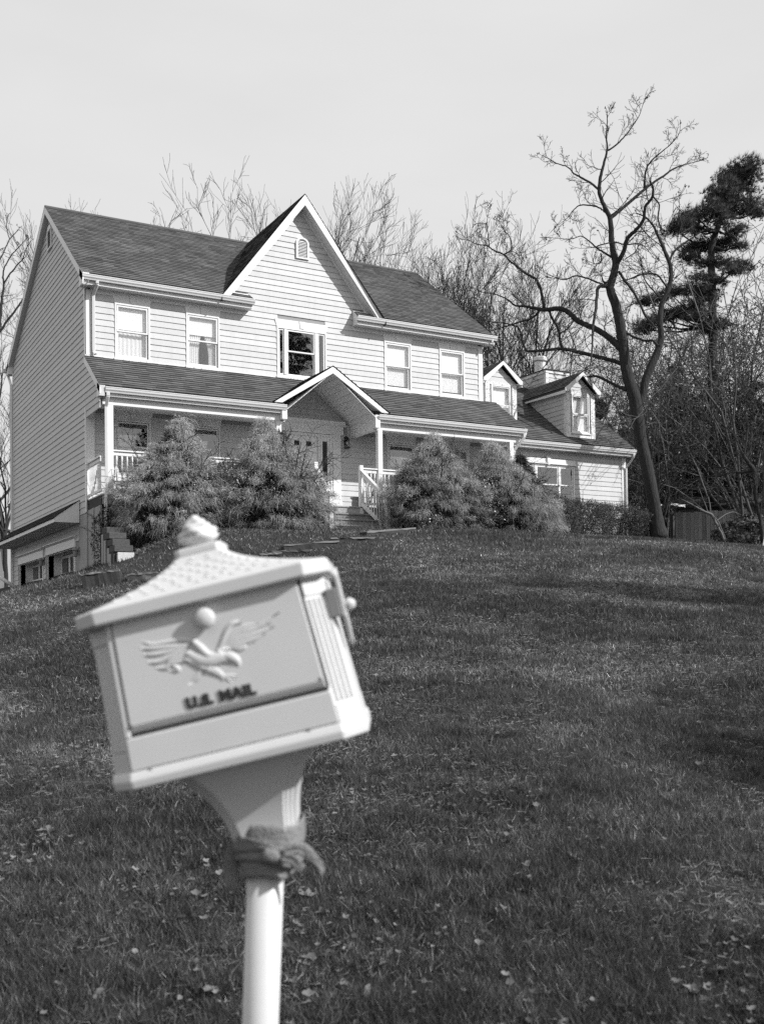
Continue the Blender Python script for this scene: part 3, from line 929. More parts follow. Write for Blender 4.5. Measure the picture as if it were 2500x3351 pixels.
# posts
for i, x in enumerate((0.245, 4.50, 7.423, 11.73)):
    MB().box(x - 0.068, x + 0.068, -1.298, -1.162, 0.0, 2.08).build('porch_post', M['trim'], house, bevel=0.006)
# baluster: a turned spindle, shared mesh
def bal_mesh(h):
    me = MB().lathe([(0.014, 0), (0.019, 0.03), (0.019, h * 0.16), (0.011, h * 0.19), (0.017, h * 0.24), (0.012, h * 0.30), (0.020, h * 0.42), (0.016, h * 0.60), (0.011, h * 0.70), (0.017, h * 0.75), (0.011, h * 0.79), (0.019, h * 0.83), (0.019, h)], n=7)
    o = me.build('baluster', M['trim'], None, smooth=True)
    d_ = o.data
    bpy.data.objects.remove(o)
    return d_
BAL = bal_mesh(0.80)
BAL2 = bal_mesh(0.74)
def baluster(parent, x, y, z, data, tilt=None):
    o = bpy.data.objects.new('baluster', data)
    o.location = (x, y, z)
    link(o, parent)
def railing(p, q, n, top=1.045, end_post=None):
    """p,q: ends (x,y) on the deck"""
    r = MB()
    a = Vector((p[0], p[1], 0)); b = Vector((q[0], q[1], 0))
    r.bar(a + Vector((0, 0, top - 0.02)), b + Vector((0, 0, top - 0.02)), 0.11, 0.035)
    r.bar(a + Vector((0, 0, top - 0.085)), b + Vector((0, 0, top - 0.085)), 0.045, 0.09)
    rl = r.build('railing', M['trim'], house, bevel=0.004)
    MB().bar(a + Vector((0, 0, 0.10)), b + Vector((0, 0, 0.10)), 0.05, 0.06).build('bottom_rail', M['trim'], rl)
    for i in range(n):
        t = (i + 0.7) / (n + 0.4)
        c = a.lerp(b, t)
        baluster(rl, c.x, c.y, 0.128, BAL)
    return rl
railing((0.315, -1.23), (4.43, -1.23), 33)
railing((7.493, -1.23), (11.66, -1.23), 33)
railing((6.86, -1.23), (7.353, -1.23), 4)
railing((0.06, -1.16), (0.06, -0.065), 9, top=0.90)
# stairs
ST = []
for k, (zt, ya, yb) in enumerate(((-0.225, -1.36, -1.66), (-0.405, -1.66, -1.96), (-0.59, -1.96, -2.26))):
    tr = MB().box(5.50, 6.98, yb - 0.03, ya, zt - 0.04, zt).build('stair_tread', M['stepwood'], house, bevel=0.006)
    MB().box(5.52, 6.96, yb + 0.0, yb + 0.022, zt - 0.20, zt - 0.041).build('stair_riser', M['stepwood'], house)
MB().prism([(5.46, -1.36, -0.04), (5.46, -2.28, -0.62), (5.46, -2.28, -0.95), (5.46, -1.36, -0.5)], (0.04, 0, 0)).build('stair_stringer', M['stepwood'], house)
MB().prism([(6.98, -1.36, -0.04), (6.98, -2.28, -0.62), (6.98, -2.28, -0.95), (6.98, -1.36, -0.5)], (0.04, 0, 0)).build('stair_stringer', M['stepwood'], house)
for up, lo in (((6.815, -1.31), (7.05, -2.30)), ((5.50, -1.31), (5.42, -2.30))):
    MB().box(up[0] - 0.05, up[0] + 0.05, up[1] - 0.05, up[1] + 0.05, -0.2, 1.09).build('newel_post', M['trim'], house, bevel=0.005)
    MB().box(lo[0] - 0.055, lo[0] + 0.055, lo[1] - 0.055, lo[1] + 0.055, -1.0, 0.225).build('newel_post', M['trim'], house, bevel=0.005)
    a = Vector((up[0] + (0.0), up[1] - 0.04, 0.93)); b = Vector((lo[0], lo[1] + 0.05, 0.14))
    r = MB().bar(a + Vector((0, 0, 0.02)), b + Vector((0, 0, 0.02)), 0.10, 0.04).bar(a - Vector((0, 0, 0.05)), b - Vector((0, 0, 0.05)), 0.045, 0.10).build('stair_railing', M['trim'], house, bevel=0.004)
    MB().bar(a + Vector((0, 0, -0.86)), b + Vector((0, 0, -0.80)), 0.05, 0.09).build('bottom_rail', M['trim'], r)
    for i in range(9):
        c = a.lerp(b, (i + 0.8) / 9.6)
        baluster(r, c.x, c.y, c.z - 0.82, BAL2)

# ---- front door and its surround
for x0, x1 in ((4.64, 4.88), (6.64, 6.88)):
    sur = MB()
    sur.box(x0, x1, -0.06, -0.001, 0.0, 2.10)
    sur.box(x0 - 0.02, x1 + 0.02, -0.075, -0.001, 0.0, 0.30); sur.box(x0 - 0.015, x1 + 0.015, -0.072, -0.001, 1.94, 1.99)
    ds_ = sur.build('door_pilaster', M['trim'], house, bevel=0.004)
MB().box(4.56, 6.96, -0.07, -0.001, 2.10, 2.20).box(4.56, 6.96, -0.062, -0.001, 2.20, 2.33).prism(
    [(4.56, -0.06, 2.33), (4.44, -0.19, 2.40), (4.42, -0.20, 2.44), (4.42, -0.001, 2.44), (4.56, -0.001, 2.33)], (2.42 + 0.10, 0, 0)).build('entablature', M['trim'], house, bevel=0.004)
dr = MB().box(5.335, 6.175, -0.030, 0.012, 0.02, 2.01).build('front_door', M['door'], house, bevel=0.003)
for cx_ in (5.57, 5.92):
    casing(MB(), cx_ - 0.095, cx_ + 0.095, 1.72, 1.885, -0.040, -0.028, 0.018).build('door_window_frame', M['door'], dr)
    MB().box(cx_ - 0.075, cx_ + 0.075, -0.0335, -0.031, 1.74, 1.865).build('door_window', M['darkglass'], dr)
    # raised arch and panels below
    q = MB()
    pts = [Vector((cx_ + 0.12 * math.cos(a), -0.033, 1.47 + 0.07 * math.sin(a))) for a in np.linspace(0, math.pi, 9)]
    q.tube(pts, 0.008, 5)
    for z0, z1 in ((0.95, 1.46), (0.22, 0.80)):
        casing(q, cx_ - 0.13, cx_ + 0.13, z0, z1, -0.038, -0.029, 0.016)
    q.build('door_panel', M['door'], dr)
MB().tube([(6.10, -0.03, 1.0), (6.10, -0.075, 1.0)], [0.012, 0.026], 10).tube([(6.10, -0.03, 1.14), (6.10, -0.05, 1.14)], [0.022, 0.02], 10).build('door_knob', M['darkmetal'], dr)
casing(MB(), 5.255, 6.265, 0.0, 2.09, -0.050, -0.002, 0.075).build('door_frame', M['trim'], dr, bevel=0.003)
for x0, x1 in ((4.89, 5.25), (6.27, 6.63)):
    sl = MB()
    casing(sl, x0, x1, 0.0, 2.09, -0.044, -0.002, 0.06)
    xc = (x0 + x1) / 2 - 0.04 * (1 if x0 > 6 else -1)
    sl.box(x0 + 0.06, xc - 0.075, -0.022, -0.002, 0.06, 2.03); sl.box(xc + 0.075, x1 - 0.06, -0.022, -0.002, 0.06, 2.03)
    sl.box(xc - 0.075, xc + 0.075, -0.022, -0.002, 0.06, 0.98); sl.box(xc - 0.075, xc + 0.075, -0.022, -0.002, 1.90, 2.03)
    so = sl.build('sidelight', M['door'], house, bevel=0.002)
    MB().box(xc - 0.075, xc + 0.075, -0.012, -0.004, 0.98, 1.90).build('pane', M['darkglass'], so)
# lantern on the wall
ln = MB().box(7.00, 7.06, -0.035, -0.02, 1.84, 2.08).tube([(7.03, -0.03, 2.02), (7.03, -0.10, 2.10), (7.03, -0.14, 2.07)], 0.012, 6).lathe([(0.012, 0.20), (0.05, 0.17), (0.085, 0.13), (0.09, 0.115), (0.055, 0.115)], (7.03, -0.14, 1.86), 12).lathe([(0.07, -0.125), (0.095, -0.105), (0.09, -0.085), (0.06, -0.08)], (7.03, -0.14, 1.86), 12)
for a in range(6):
    t = a * math.pi / 3
    ln.tube([(7.03 + 0.075 * math.cos(t), -0.14 + 0.075 * math.sin(t), 1.775), (7.03 + 0.062 * math.cos(t), -0.14 + 0.062 * math.sin(t), 1.98)], 0.005, 4)
lno = ln.build('wall_lantern', M['darkmetal'], house)
MB().lathe([(0.015, 0), (0.03, 0.05), (0.022, 0.09), (0.006, 0.11)], (7.03, -0.14, 1.82), 10).build('lamp_bulb', M['lampglass'], lno, smooth=True)

# ---- downspouts
def spout(pts, w=0.075, d=0.06):
    q = MB()
    for a, b in zip(pts[:-1], pts[1:]):
        q.bar(a, b, w, d, up=(0.3, 1, 0.05))
    return q.build('downspout', M['gutter'], house, bevel=0.01)
spout([(0.20, YG + 0.07, 5.25), (0.20, YG + 0.07, 5.18), (0.175, -0.085, 4.99), (0.175, -0.075, 3.62), (0.20, -0.12, 3.53)])
spout([(0.15, YP + 0.06, 2.33), (0.15, YP + 0.06, 2.24), (0.135, -1.345, 2.02), (0.135, -1.345, 0.1), (0.10, -1.40, -0.12), (0.08, -1.40, -1.6)])
spout([(XPR - 0.07, YP + 0.07, 2.33), (XPR - 0.07, YP + 0.07, 2.22), (11.84, -1.26, 1.86), (11.84, -1.26, -0.6)])
spout([(-0.09, YRE - 0.05, 5.24), (-0.09, YRE - 0.05, 5.1), (-0.075, D + 0.0, 4.75), (-0.075, D + 0.0, -3.2)])
spout([(XWG - 0.08, YWG + 0.06, 2.38), (XWG - 0.08, YWG + 0.06, 2.28), (XWC - 0.02, YWALL - 0.08, 1.95), (XWC - 0.02, YWALL - 0.08, -0.6)], 0.06, 0.05)

# ---- garage side: pent roof, headers, doors, plywood skirt
MB().prism([(0.0, 0.64, 0.05), (-0.60, 0.64, -0.385), (-0.60, 0.64, -0.395), (0.0, 0.64, -0.05)], (0, 9.2, 0)).build('pent_roof', M['deck'], house)
shingles('pent_shingles', (-0.655, 0, -0.40), (0, 1, 0), unit((0.63, 0, 0.46)), 0.78, lambda s: [(0.60, 9.9)], tab=0.28)
MB().box(-0.63, -0.605, 0.64, 9.88, -0.50, -0.40).build('pent_fascia', M['trim'], house, bevel=0.003)
MB().box(-0.604, -0.026, 0.67, 9.86, -0.497, -0.478).build('soffit', M['soffit'], house)
MB().prism([(-0.026, 0.625, 0.05), (-0.63, 0.625, -0.395), (-0.63, 0.625, -0.50), (-0.026, 0.625, -0.50)], (0, 0.03, 0)).build('pent_end', M['trim'], house, bevel=0.003)
for (a, b, zz, zt) in ((1.19, 4.34, -1.06, -0.80), (5.0, 8.42, -1.08, -0.82)):
    hd = MB().box(-0.05, -0.001, a - 0.12, b + 0.2, zz, zt - 0.05)
    hd.prism([(-0.05, a - 0.14, zt - 0.05), (-0.12, a - 0.18, zt - 0.01), (-0.12, a - 0.18, zt + 0.015), (-0.001, a - 0.18, zt + 0.015), (-0.001, a - 0.14, zt - 0.05)], (0, b - a + 0.42, 0))
    hd.build('garage_header', M['trim'], house, bevel=0.004)
    gd = MB().box(-0.035, 0.0, a - 0.06, a + 0.02, -3.4, zz).box(-0.035, 0.34, b - 0.0, b + 0.02, -3.4, zz).box(0.0, 0.34, a, b, zz - 0.02, zz - 0.002).box(0.0, 0.34, a - 0.02, a, -3.4, zz)
    gd.build('garage_jamb', M['trim'], house)
    g = MB().box(0.34, 0.40, a, b, -3.4, zz - 0.02).build('garage_door', M['trim'], house)
    wn = (b - a - 0.2) / 3
    for i in range(3):
        y0 = a + 0.1 + i * wn
        casing_y = MB()
        for (u0, u1, v0, v1) in ((y0, y0 + 0.07, -1.62, zz - 0.05), (y0 + wn - 0.09, y0 + wn - 0.02, -1.62, zz - 0.05), (y0 + 0.07, y0 + wn - 0.09, zz - 0.11, zz - 0.05), (y0 + 0.07, y0 + wn - 0.09, -1.62, -1.57)):
            casing_y.box(0.315, 0.339, u0, u1, v0, v1)
        casing_y.build('door_window_frame', M['trim'], g)
        MB().box(0.331, 0.338, y0 + 0.07, y0 + wn - 0.09, -1.57, zz - 0.11).build('door_window', M['darkglass'], g)
for y in (0.72, 4.80):
    q = MB().box(-0.05, -0.02, y - 0.04, y + 0.04, -1.30, -1.08).lathe([(0.02, 0.24), (0.07, 0.20), (0.085, 0.17), (0.06, 0.165), (0.05, 0.02), (0.03, 0.0)], (-0.11, y, -1.34), 10).build('garage_lantern', M['flagpaint'], house)
MB().box(-0.012, 0.0, -0.05, 0.72, -3.4, -0.33).build('plywood_skirt', M['plywood'], house)
MB().box(0.02, 0.045, -1.26, -0.051, -2.2, -0.26).build('plywood_skirt', M['plywood'], house)
for y in (-1.22, -0.62):
    MB().box(-0.004, 0.019, y - 0.045, y + 0.045, -2.2, -0.26).build('skirt_batten', M['plywood'], house)

# ---- wing: walls, siding, roof, dormers, chimney
mb = MB()
wall_cells(mb, W + 0.005, XWC - 0.02, -0.8, 2.3, [(13.34, 15.45, 0.60, 1.86)], lambda m_, a, b, c, d: m_.box(a, b, YWALL, YWALL + 0.14, c, d))
mb.box(XWC - 0.14, XWC - 0.02, YWALL + 0.14, 6.4, -0.8, 2.3); mb.box(W + 0.01, XWC - 0.14, 6.3, 6.4, -0.8, 2.3)
mb.prism([(XWC - 0.14, YWG + 0.2, 2.3), (XWC - 0.14, 2 * YWR - YWG - 0.2, 2.3), (XWC - 0.14, YWR, ZWR - 0.16)], (0.12, 0, 0))
mb.box(W + 0.01, XWC - 0.14, 3.0, 3.1, -0.6, 2.3)
mb.build('wing_wall', M['wallcore'], house)
for k in range(-11, 9):
    z0 = Z0R + 0.093 + k * ROW; z1 = min(z0 + ROW, 2.30)
    if z1 - z0 < 0.05: continue
    for a, b in split(W + 0.03, XWC - 0.16, z0, z1, [(13.37, 15.42, 0.53, 2.05)]):
        board_y(a, b, a, b, z0, z1, YWALL)
trimbox('corner_board', XWC - 0.17, XWC, YWALL - 0.035, YWALL, -0.6, 2.30)
trimbox('corner_board', XWC - 0.02, XWC, YWALL, YWALL + 0.12, -0.6, 2.30)
h = MB().box(13.28, 14.36, YWALL - 0.045, YWALL - 0.002, 1.865, 2.05).box(14.44, 15.48, YWALL - 0.045, YWALL - 0.002, 1.865, 2.05).box(13.24, 15.52, YWALL - 0.085, YWALL - 0.046, 1.87, 1.915)
h.build('window_header', M['trim'], house, bevel=0.004)
MB().prism([(14.35, YWALL - 0.1, 1.85), (14.42, YWALL - 0.1, 1.85), (14.45, YWALL - 0.1, 2.06), (14.32, YWALL - 0.1, 2.06)], (0, 0.098, 0)).build('keystone', M['trim'], house)
LW = Vector((0, 1, SW)).length
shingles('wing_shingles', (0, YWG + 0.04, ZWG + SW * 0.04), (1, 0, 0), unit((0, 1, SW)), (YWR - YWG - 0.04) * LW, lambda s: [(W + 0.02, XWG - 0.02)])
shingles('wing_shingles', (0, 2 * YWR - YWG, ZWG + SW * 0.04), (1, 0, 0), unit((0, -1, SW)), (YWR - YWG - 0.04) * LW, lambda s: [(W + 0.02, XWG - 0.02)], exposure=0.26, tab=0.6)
MB().prism([(W + 0.02, YWG + 0.08, ZWG + 0.03), (W + 0.02, YWR, ZWR - 0.03), (W + 0.02, 2 * YWR - YWG, ZWG), (W + 0.02, 2 * YWR - YWG, ZWG - 0.1), (W + 0.02, YWR, ZWR - 0.14), (W + 0.02, YWG + 0.08, ZWG - 0.1)], (XWG - W - 0.07, 0, 0)).build('wing_roof', M['deck'], house)
gutter('gutter', W + 0.02, XWG, YWG, ZWG, YWALL, 2.30, back=0.11)
rake_x(XWG - 0.05, YWG + 0.04, ZWG - 0.0, YWR, ZWR - 0.02, 0.16)
def dormer(xc):
    yf = 0.42; hw = 0.575; rh = 0.725; zr = 4.90; ze = 4.33; s = (zr - ze) / rh
    yb = lambda z: YWG + (z - ZWG) / SW
    x0, x1 = xc - hw, xc + hw
    d = MB()
    d.prism([(x0, yf + 0.02, 2.78), (x0, yf + 0.02, 4.26), (x0, yb(4.26) + 0.05, 4.26)], (0.06, 0, 0)).prism([(x1 - 0.06, yf + 0.02, 2.78), (x1 - 0.06, yf + 0.02, 4.26), (x1 - 0.06, yb(4.26) + 0.05, 4.26)], (0.06, 0, 0))
    wall_cells(d, x0 + 0.06, x1 - 0.06, 2.78, 4.26, [(xc - 0.36, xc + 0.36, 2.95, 4.165)], lambda m_, a, b, c, e: m_.box(a, b, yf + 0.02, yf + 0.10, c, e))
    d.prism([(x0, yf + 0.02, 4.26), (x1, yf + 0.02, 4.26), (xc, yf + 0.02, 4.26 + hw * s)], (0, 0.08, 0))
    dw = d.build('dormer', M['wallcore'], house)
    # front face trim
    t_ = MB().box(x0 - 0.01, x0 + 0.16, yf - 0.01, yf + 0.019, 2.80, 4.26).box(x1 - 0.16, x1 + 0.01, yf - 0.01, yf + 0.019, 2.80, 4.26)
    t_.box(x0 + 0.16, x1 - 0.16, yf - 0.008, yf + 0.019, 4.17, 4.26).box(x0 + 0.16, x1 - 0.16, yf - 0.008, yf + 0.019, 2.80, 2.94)
    t_.box(x0 - 0.012, x0 - 0.001, yf - 0.01, yf + 0.12, 2.80, 4.25)
    t_.build('corner_board', M['peel'], dw, bevel=0.003)
    for z0 in (4.262, 4.262 + ROW, 4.262 + 2 * ROW):
        h0 = hw - (z0 - 4.26) / s; h1 = max(hw - (z0 + ROW - 4.26) / s, 0.01)
        o = MB().hexa([(xc - h0, yf - 0.004, z0), (xc + h0, yf - 0.004, z0), (xc + h0, yf + 0.02, z0), (xc - h0, yf + 0.02, z0), (xc - h1, yf + 0.013, z0 + ROW), (xc + h1, yf + 0.013, z0 + ROW), (xc + h1, yf + 0.02, z0 + ROW), (xc - h1, yf + 0.02, z0 + ROW)]).build('siding_board', M['siding'], dw)
    for side in (-1, 1):
        xx = x0 if side < 0 else x1
        for k in range(10):
            z0 = 2.78 + k * ROW; z1 = min(z0 + ROW, 4.24)
            if z1 - z0 < 0.04: continue
            b0 = yb(z0) + 0.02; b1 = yb(z1) + 0.02
            if b0 < yf + 0.15: b0 = yf + 0.13
            xo0 = xx + side * 0.024; xo1 = xx + side * 0.007
            MB().hexa([(xo0, yf + 0.12, z0), (xx, yf + 0.12, z0), (xx, b0, z0), (xo0, b0, z0), (xo1, yf + 0.12, z1), (xx, yf + 0.12, z1), (xx, b1, z1), (xo1, b1, z1)]).build('siding_board', M['siding'], dw)
    # roof
    yr = 0.27
    for sg in (-1, 1):
        S_ = Vector((-sg, 0, s)); Ls = S_.length
        xe = xc + sg * rh
        def ivd(q, ze=ze, Ls=Ls, s=s, yr=yr):
            z = ze + q / Ls * s
            return [(yr, YWG + (z - ZWG) / SW)]
        shingles('dormer_shingles', (xe, 0, ze), (0, 1, 0), unit(S_), rh * Ls - 0.004, ivd, parent=dw, tab=0.26)
        MB().prism([(xc, yr + 0.03, zr - 0.015), (xe, yr + 0.03, ze - 0.015), (xe, yb(ze), ze - 0.015), (xc, yb(zr), zr - 0.015)], (0, 0, -0.06)).build('dormer_deck', M['deck'], dw)
        MB().prism([(xc, yr, zr - 0.01), (xe, yr, ze - 0.01), (xe, yr, ze - 0.11), (xe - sg * 0.12, yr, ze - 0.11), (xc, yr, zr - 0.125)], (0, 0.03, 0)).build('rake_board', M['trim'], dw, bevel=0.003)
        MB().prism([(xe, yr + 0.03, ze - 0.075), (xe, yr + 0.03, ze - 0.175), (xe, yb(ze - 0.13), ze - 0.13), (xe, yb(ze - 0.08), ze - 0.075)], (-sg * 0.03, 0, 0)).build('fascia', M['trim'], dw)
        MB().prism([(xe - sg * 0.031, yr + 0.03, ze - 0.12), (xe - sg * 0.155, yr + 0.03, ze - 0.10), (xe - sg * 0.155, yb(ze - 0.12), ze - 0.10), (xe - sg * 0.031, yb(ze - 0.12), ze - 0.12)], (0, 0, 0.02)).build('soffit', M['soffit'], dw)
    # window of the dormer (sub-parts)
    a, b, z0, z1 = xc - 0.36, xc + 0.36, 2.95, 4.165
    y = yf + 0.03
    casing(MB(), a, b, z0, z1, y - 0.036, y + 0.02, 0.035).build('window_frame', M['trim'], dw)
    zm = 3.55
    casing(MB(), a + 0.036, b - 0.036, zm, z1 - 0.036, y - 0.02, y + 0.0, 0.032).casing if False else casing(MB(), a + 0.036, b - 0.036, zm, z1 - 0.036, y - 0.02, y + 0.0, 0.032).build('sash', M['trim'], dw)
    casing(MB(), a + 0.036, b - 0.036, z0 + 0.036, zm - 0.002, y - 0.008, y + 0.014, 0.034).build('sash', M['trim'], dw)
    MB().box(a + 0.06, b - 0.06, y - 0.012, y - 0.008, zm + 0.02, z1 - 0.06).build('pane', M['glass'], dw)
    MB().box(a + 0.06, b - 0.06, y + 0.002, y + 0.006, z0 + 0.06, zm - 0.03).build('pane', M['glass'], dw)
    MB().box(a + 0.04, b - 0.04, y + 0.075, y + 0.08, z0 + 0.04, z1 - 0.02).build('window_shade', M['blind'], dw)
    MB().box(a - 0.03, b + 0.03, y - 0.07, y - 0.037, z0 - 0.04, z0 - 0.002).build('sill', M['peel'], dw)
dormer(15.74)
dormer(12.63)
cx0, cx1, cy0, cy1, cz1 = 15.96, 16.90, 2.42, 3.84, 5.47
ch = MB().box(cx0 + 0.01, cx1 - 0.01, cy0 + 0.01, cy1 - 0.01, 4.0, cz1 - 0.02).build('chimney', M['wallcore'], house)
for k in range(5):
    z0 = 4.60 + k * ROW; z1 = min(z0 + ROW, cz1 - 0.11)
    if z1 - z0 < 0.03: continue
    MB().hexa([(cx0 + 0.1, cy0 - 0.014, z0), (cx1 - 0.1, cy0 - 0.014, z0), (cx1 - 0.1, cy0 + 0.01, z0), (cx0 + 0.1, cy0 + 0.01, z0), (cx0 + 0.1, cy0 + 0.003, z1), (cx1 - 0.1, cy0 + 0.003, z1), (cx1 - 0.1, cy0 + 0.01, z1), (cx0 + 0.1, cy0 + 0.01, z1)]).build('siding_board', M['siding'], ch)
    MB().hexa([(cx0 - 0.014, cy0 + 0.1, z0), (cx0 + 0.01, cy0 + 0.1, z0), (cx0 + 0.01, cy1, z0), (cx0 - 0.014, cy1, z0), (cx0 + 0.003, cy0 + 0.1, z1), (cx0 + 0.01, cy0 + 0.1, z1), (cx0 + 0.01, cy1, z1), (cx0 + 0.003, cy1, z1)]).build('siding_board', M['siding'], ch)
MB().box(cx0 - 0.02, cx0 + 0.1, cy0 - 0.02, cy0 + 0.1, 4.2, cz1 - 0.111).box(cx1 - 0.1, cx1 + 0.02, cy0 - 0.02, cy0 + 0.1, 4.2, cz1 - 0.111).build('corner_board', M['trim'], ch)
MB().box(cx0 - 0.035, cx1 + 0.035, cy0 - 0.035, cy1 + 0.035, cz1 - 0.11, cz1 - 0.012).build('chimney_trim', M['trim'], ch, bevel=0.004)
MB().box(cx0 - 0.07, cx1 + 0.07, cy0 - 0.07, cy1 + 0.07, cz1 - 0.011, cz1 + 0.015).build('chimney_cap', M['deck'], ch)
MB().lathe([(0.22, 0.0), (0.20, 0.12), (0.195, 0.42), (0.175, 0.42), (0.175, 0.46), (0.235, 0.46), (0.235, 0.56), (0.21, 0.60), (0.05, 0.63)], (16.27, 3.12, cz1 + 0.01), 18).build('flue_pipe', M['gutter'], ch, smooth=False)

def crom(P, k=4):
    """Catmull-Rom through rows of P (any number of columns)"""
    P = np.asarray(P, float)
    if len(P) < 3: k = 2
    Q = np.concatenate([[2 * P[0] - P[1]], P, [2 * P[-1] - P[-2]]])
    out = []
    for i in range(1, len(Q) - 2):
        for j in range(k):
            t = j / k
            out.append(0.5 * (2 * Q[i] + (Q[i + 1] - Q[i - 1]) * t + (2 * Q[i - 1] - 5 * Q[i] + 4 * Q[i + 1] - Q[i + 2]) * t * t + (3 * Q[i] - Q[i - 1] - 3 * Q[i + 1] + Q[i + 2]) * t ** 3))
    out.append(P[-1])
    return np.array(out)

# ================================================================== MAILBOX (local: x along the face, y into the depth, z up; tilted head, chamfered corners)
MPX = at(716, 2216, 1.9)                       # middle of the mailbox face
PSI = math.atan2(FWD.x, FWD.y) + R(0.5)
TAU = R(12.9)
Rz = Matrix.Rotation(-PSI, 4, 'Z'); Ry = Matrix.Rotation(-TAU, 4, 'Y')
HEADM = Rz @ Ry
HR3 = HEADM.to_3x3()
FH_ = 0.290
hw, hd = 0.1955, 0.145                          # half width of the flat front at the base, half depth
CH = 0.044                                      # corner chamfer
TP = 0.934                                      # the body narrows upwards
NECK_H = 0.150
origin = MPX - (HR3 @ Vector((0, -hd * 0.985, FH_ / 2)))     # bottom centre of the box
neck_c = origin + HR3 @ Vector((0.0, 0, -0.018 - NECK_H))
post_top = neck_c + Vector((0, 0, 0.03))
_dq = (neck_c - CAMP).dot(FWD)
_q = at(853, 3351, _dq)
_dir = (_q - neck_c); _dir /= abs(_dir.z)
pgx, pgy = (neck_c + _dir * 1.15).x, (neck_c + _dir * 1.15).y
pz = gz(pgx, pgy)
mailbox = thing('mailbox', 'cream pedestal mailbox with eagle relief and dark lettering, tilted on its post', 'mailbox', (pgx, pgy, pz))
MBASE = Matrix.Translation(mailbox.location)
def head_obj(o):
    o.parent = mailbox
    o.matrix_local = MBASE.inverted() @ Matrix.Translation(origin) @ HEADM
    return o
def face_y(z):
    """front plane of the tapering body"""
    return -hd * (1 + (TP - 1) * z / FH_)
def face_uv(px, py):
    """photo pixel -> position on the front face (x, z)"""
    n = HR3 @ Vector((0, -1, 0))
    d = ray(px, py)
    t = (MPX - CAMP).dot(n) / d.dot(n)
    q = HR3.inverted() @ (CAMP + d * t - origin)
    return q.x, q.z
def octa(a, b, c):
    """chamfered rectangle: a,b half size of the flat sides plus chamfer c, counter-clockwise from the front left"""
    return [(-a, -b - 0), (a, -b - 0), (a + c, -b + c), (a + c, b - c), (a, b), (-a, b), (-a - c, b - c), (-a - c, -b + c)]
def octa_stack(mb, levels):
    """levels: (a, b, c, z) rings joined into one closed solid"""
    k = len(mb.v)
    for a, b, c, z in levels:
        mb.v += [(x, y, z) for x, y in octa(a, b, c)]
    for i in range(len(levels) - 1):
        for j in range(8):
            p_ = k + i * 8 + j; q_ = k + i * 8 + (j + 1) % 8
            mb.f.append((p_, q_, q_ + 8, p_ + 8))
    mb.f.append(tuple(range(k, k + 8))[::-1])
    e = k + (len(levels) - 1) * 8
    mb.f.append(tuple(range(e, e + 8)))
    return mb
# body
head_obj(octa_stack(MB(), [(hw - 0.002, hd - 0.006, CH, 0.0), (hw * TP - 0.002, hd * TP - 0.006, CH, FH_)]).build('box_body', M['mbox'], None, bevel=0.004))
head_obj(octa_stack(MB(), [(hw + 0.001, hd + 0.008, CH + 0.001, -0.018), (hw + 0.002, hd + 0.010, CH + 0.001, -0.002), (hw + 0.001, hd + 0.002, CH + 0.001, 0.012), (hw - 0.004, hd - 0.004, CH, 0.013)]).build('base_moulding', M['mbox'], None, bevel=0.003))
slot_z = 0.0
sx_, slot_z = face_uv(439 + 300, 2408 - 76)
def fq(x, z, out):                               # point on the tapering front, 'out' metres proud of it
    return (x * (1 + (TP - 1) * z / FH_), face_y(z) - out, z)
def plate(mb, x0, x1, z0, z1, o0, o1, back=-0.012):
    return mb.hexa([fq(x0, z0, o0), fq(x1, z0, o0), fq(x1, z0, back), fq(x0, z0, back), fq(x0, z1, o1), fq(x1, z1, o1), fq(x1, z1, back), fq(x0, z1, back)])
head_obj(plate(MB(), -hw, hw, 0.0135, slot_z - 0.006, 0.0, 0.0).build('front_panel', M['mbox'], None, bevel=0.003))
head_obj(plate(MB(), -hw, -hw + 0.011, slot_z - 0.005, FH_ - 0.002, 0.0005, 0.0005).build('door_stop', M['mbox'], None, bevel=0.002))
# fluted chamfers: three rounded ridges between two blocks on each corner
for sx in (-1, 1):
    for sy in (-1, 1):
        q = MB()
        def cp_(u, z, out):                      # u 0..1 across the chamfer
            a = hw - 0.002; b = hd - 0.006
            s = 1 + (TP - 1) * z / FH_
            x = a * s + CH * u; y = b * s - CH * u
            return (sx * (x + out * 0.707 - 0.0), sy * (y - CH * 0 + out * 0.707), z)
        for u in (0.20, 0.40, 0.60, 0.80):
            q.tube([cp_(u, 0.052, -0.001), cp_(u, FH_ - 0.045, -0.001)], 0.0052, 7)
        for z0, z1 in ((0.013, 0.046), (FH_ - 0.038, FH_ - 0.002)):
            p_ = [cp_(0.04, z0, 0.003), cp_(0.96, z0, 0.003), cp_(0.96, z0, -0.004), cp_(0.04, z0, -0.004), cp_(0.04, z1, 0.003), cp_(0.96, z1, 0.003), cp_(0.96, z1, -0.004), cp_(0.04, z1, -0.004)]
            q.hexa(p_)
        head_obj(q.build('fluted_corner', M['mbox'], None, smooth=False))
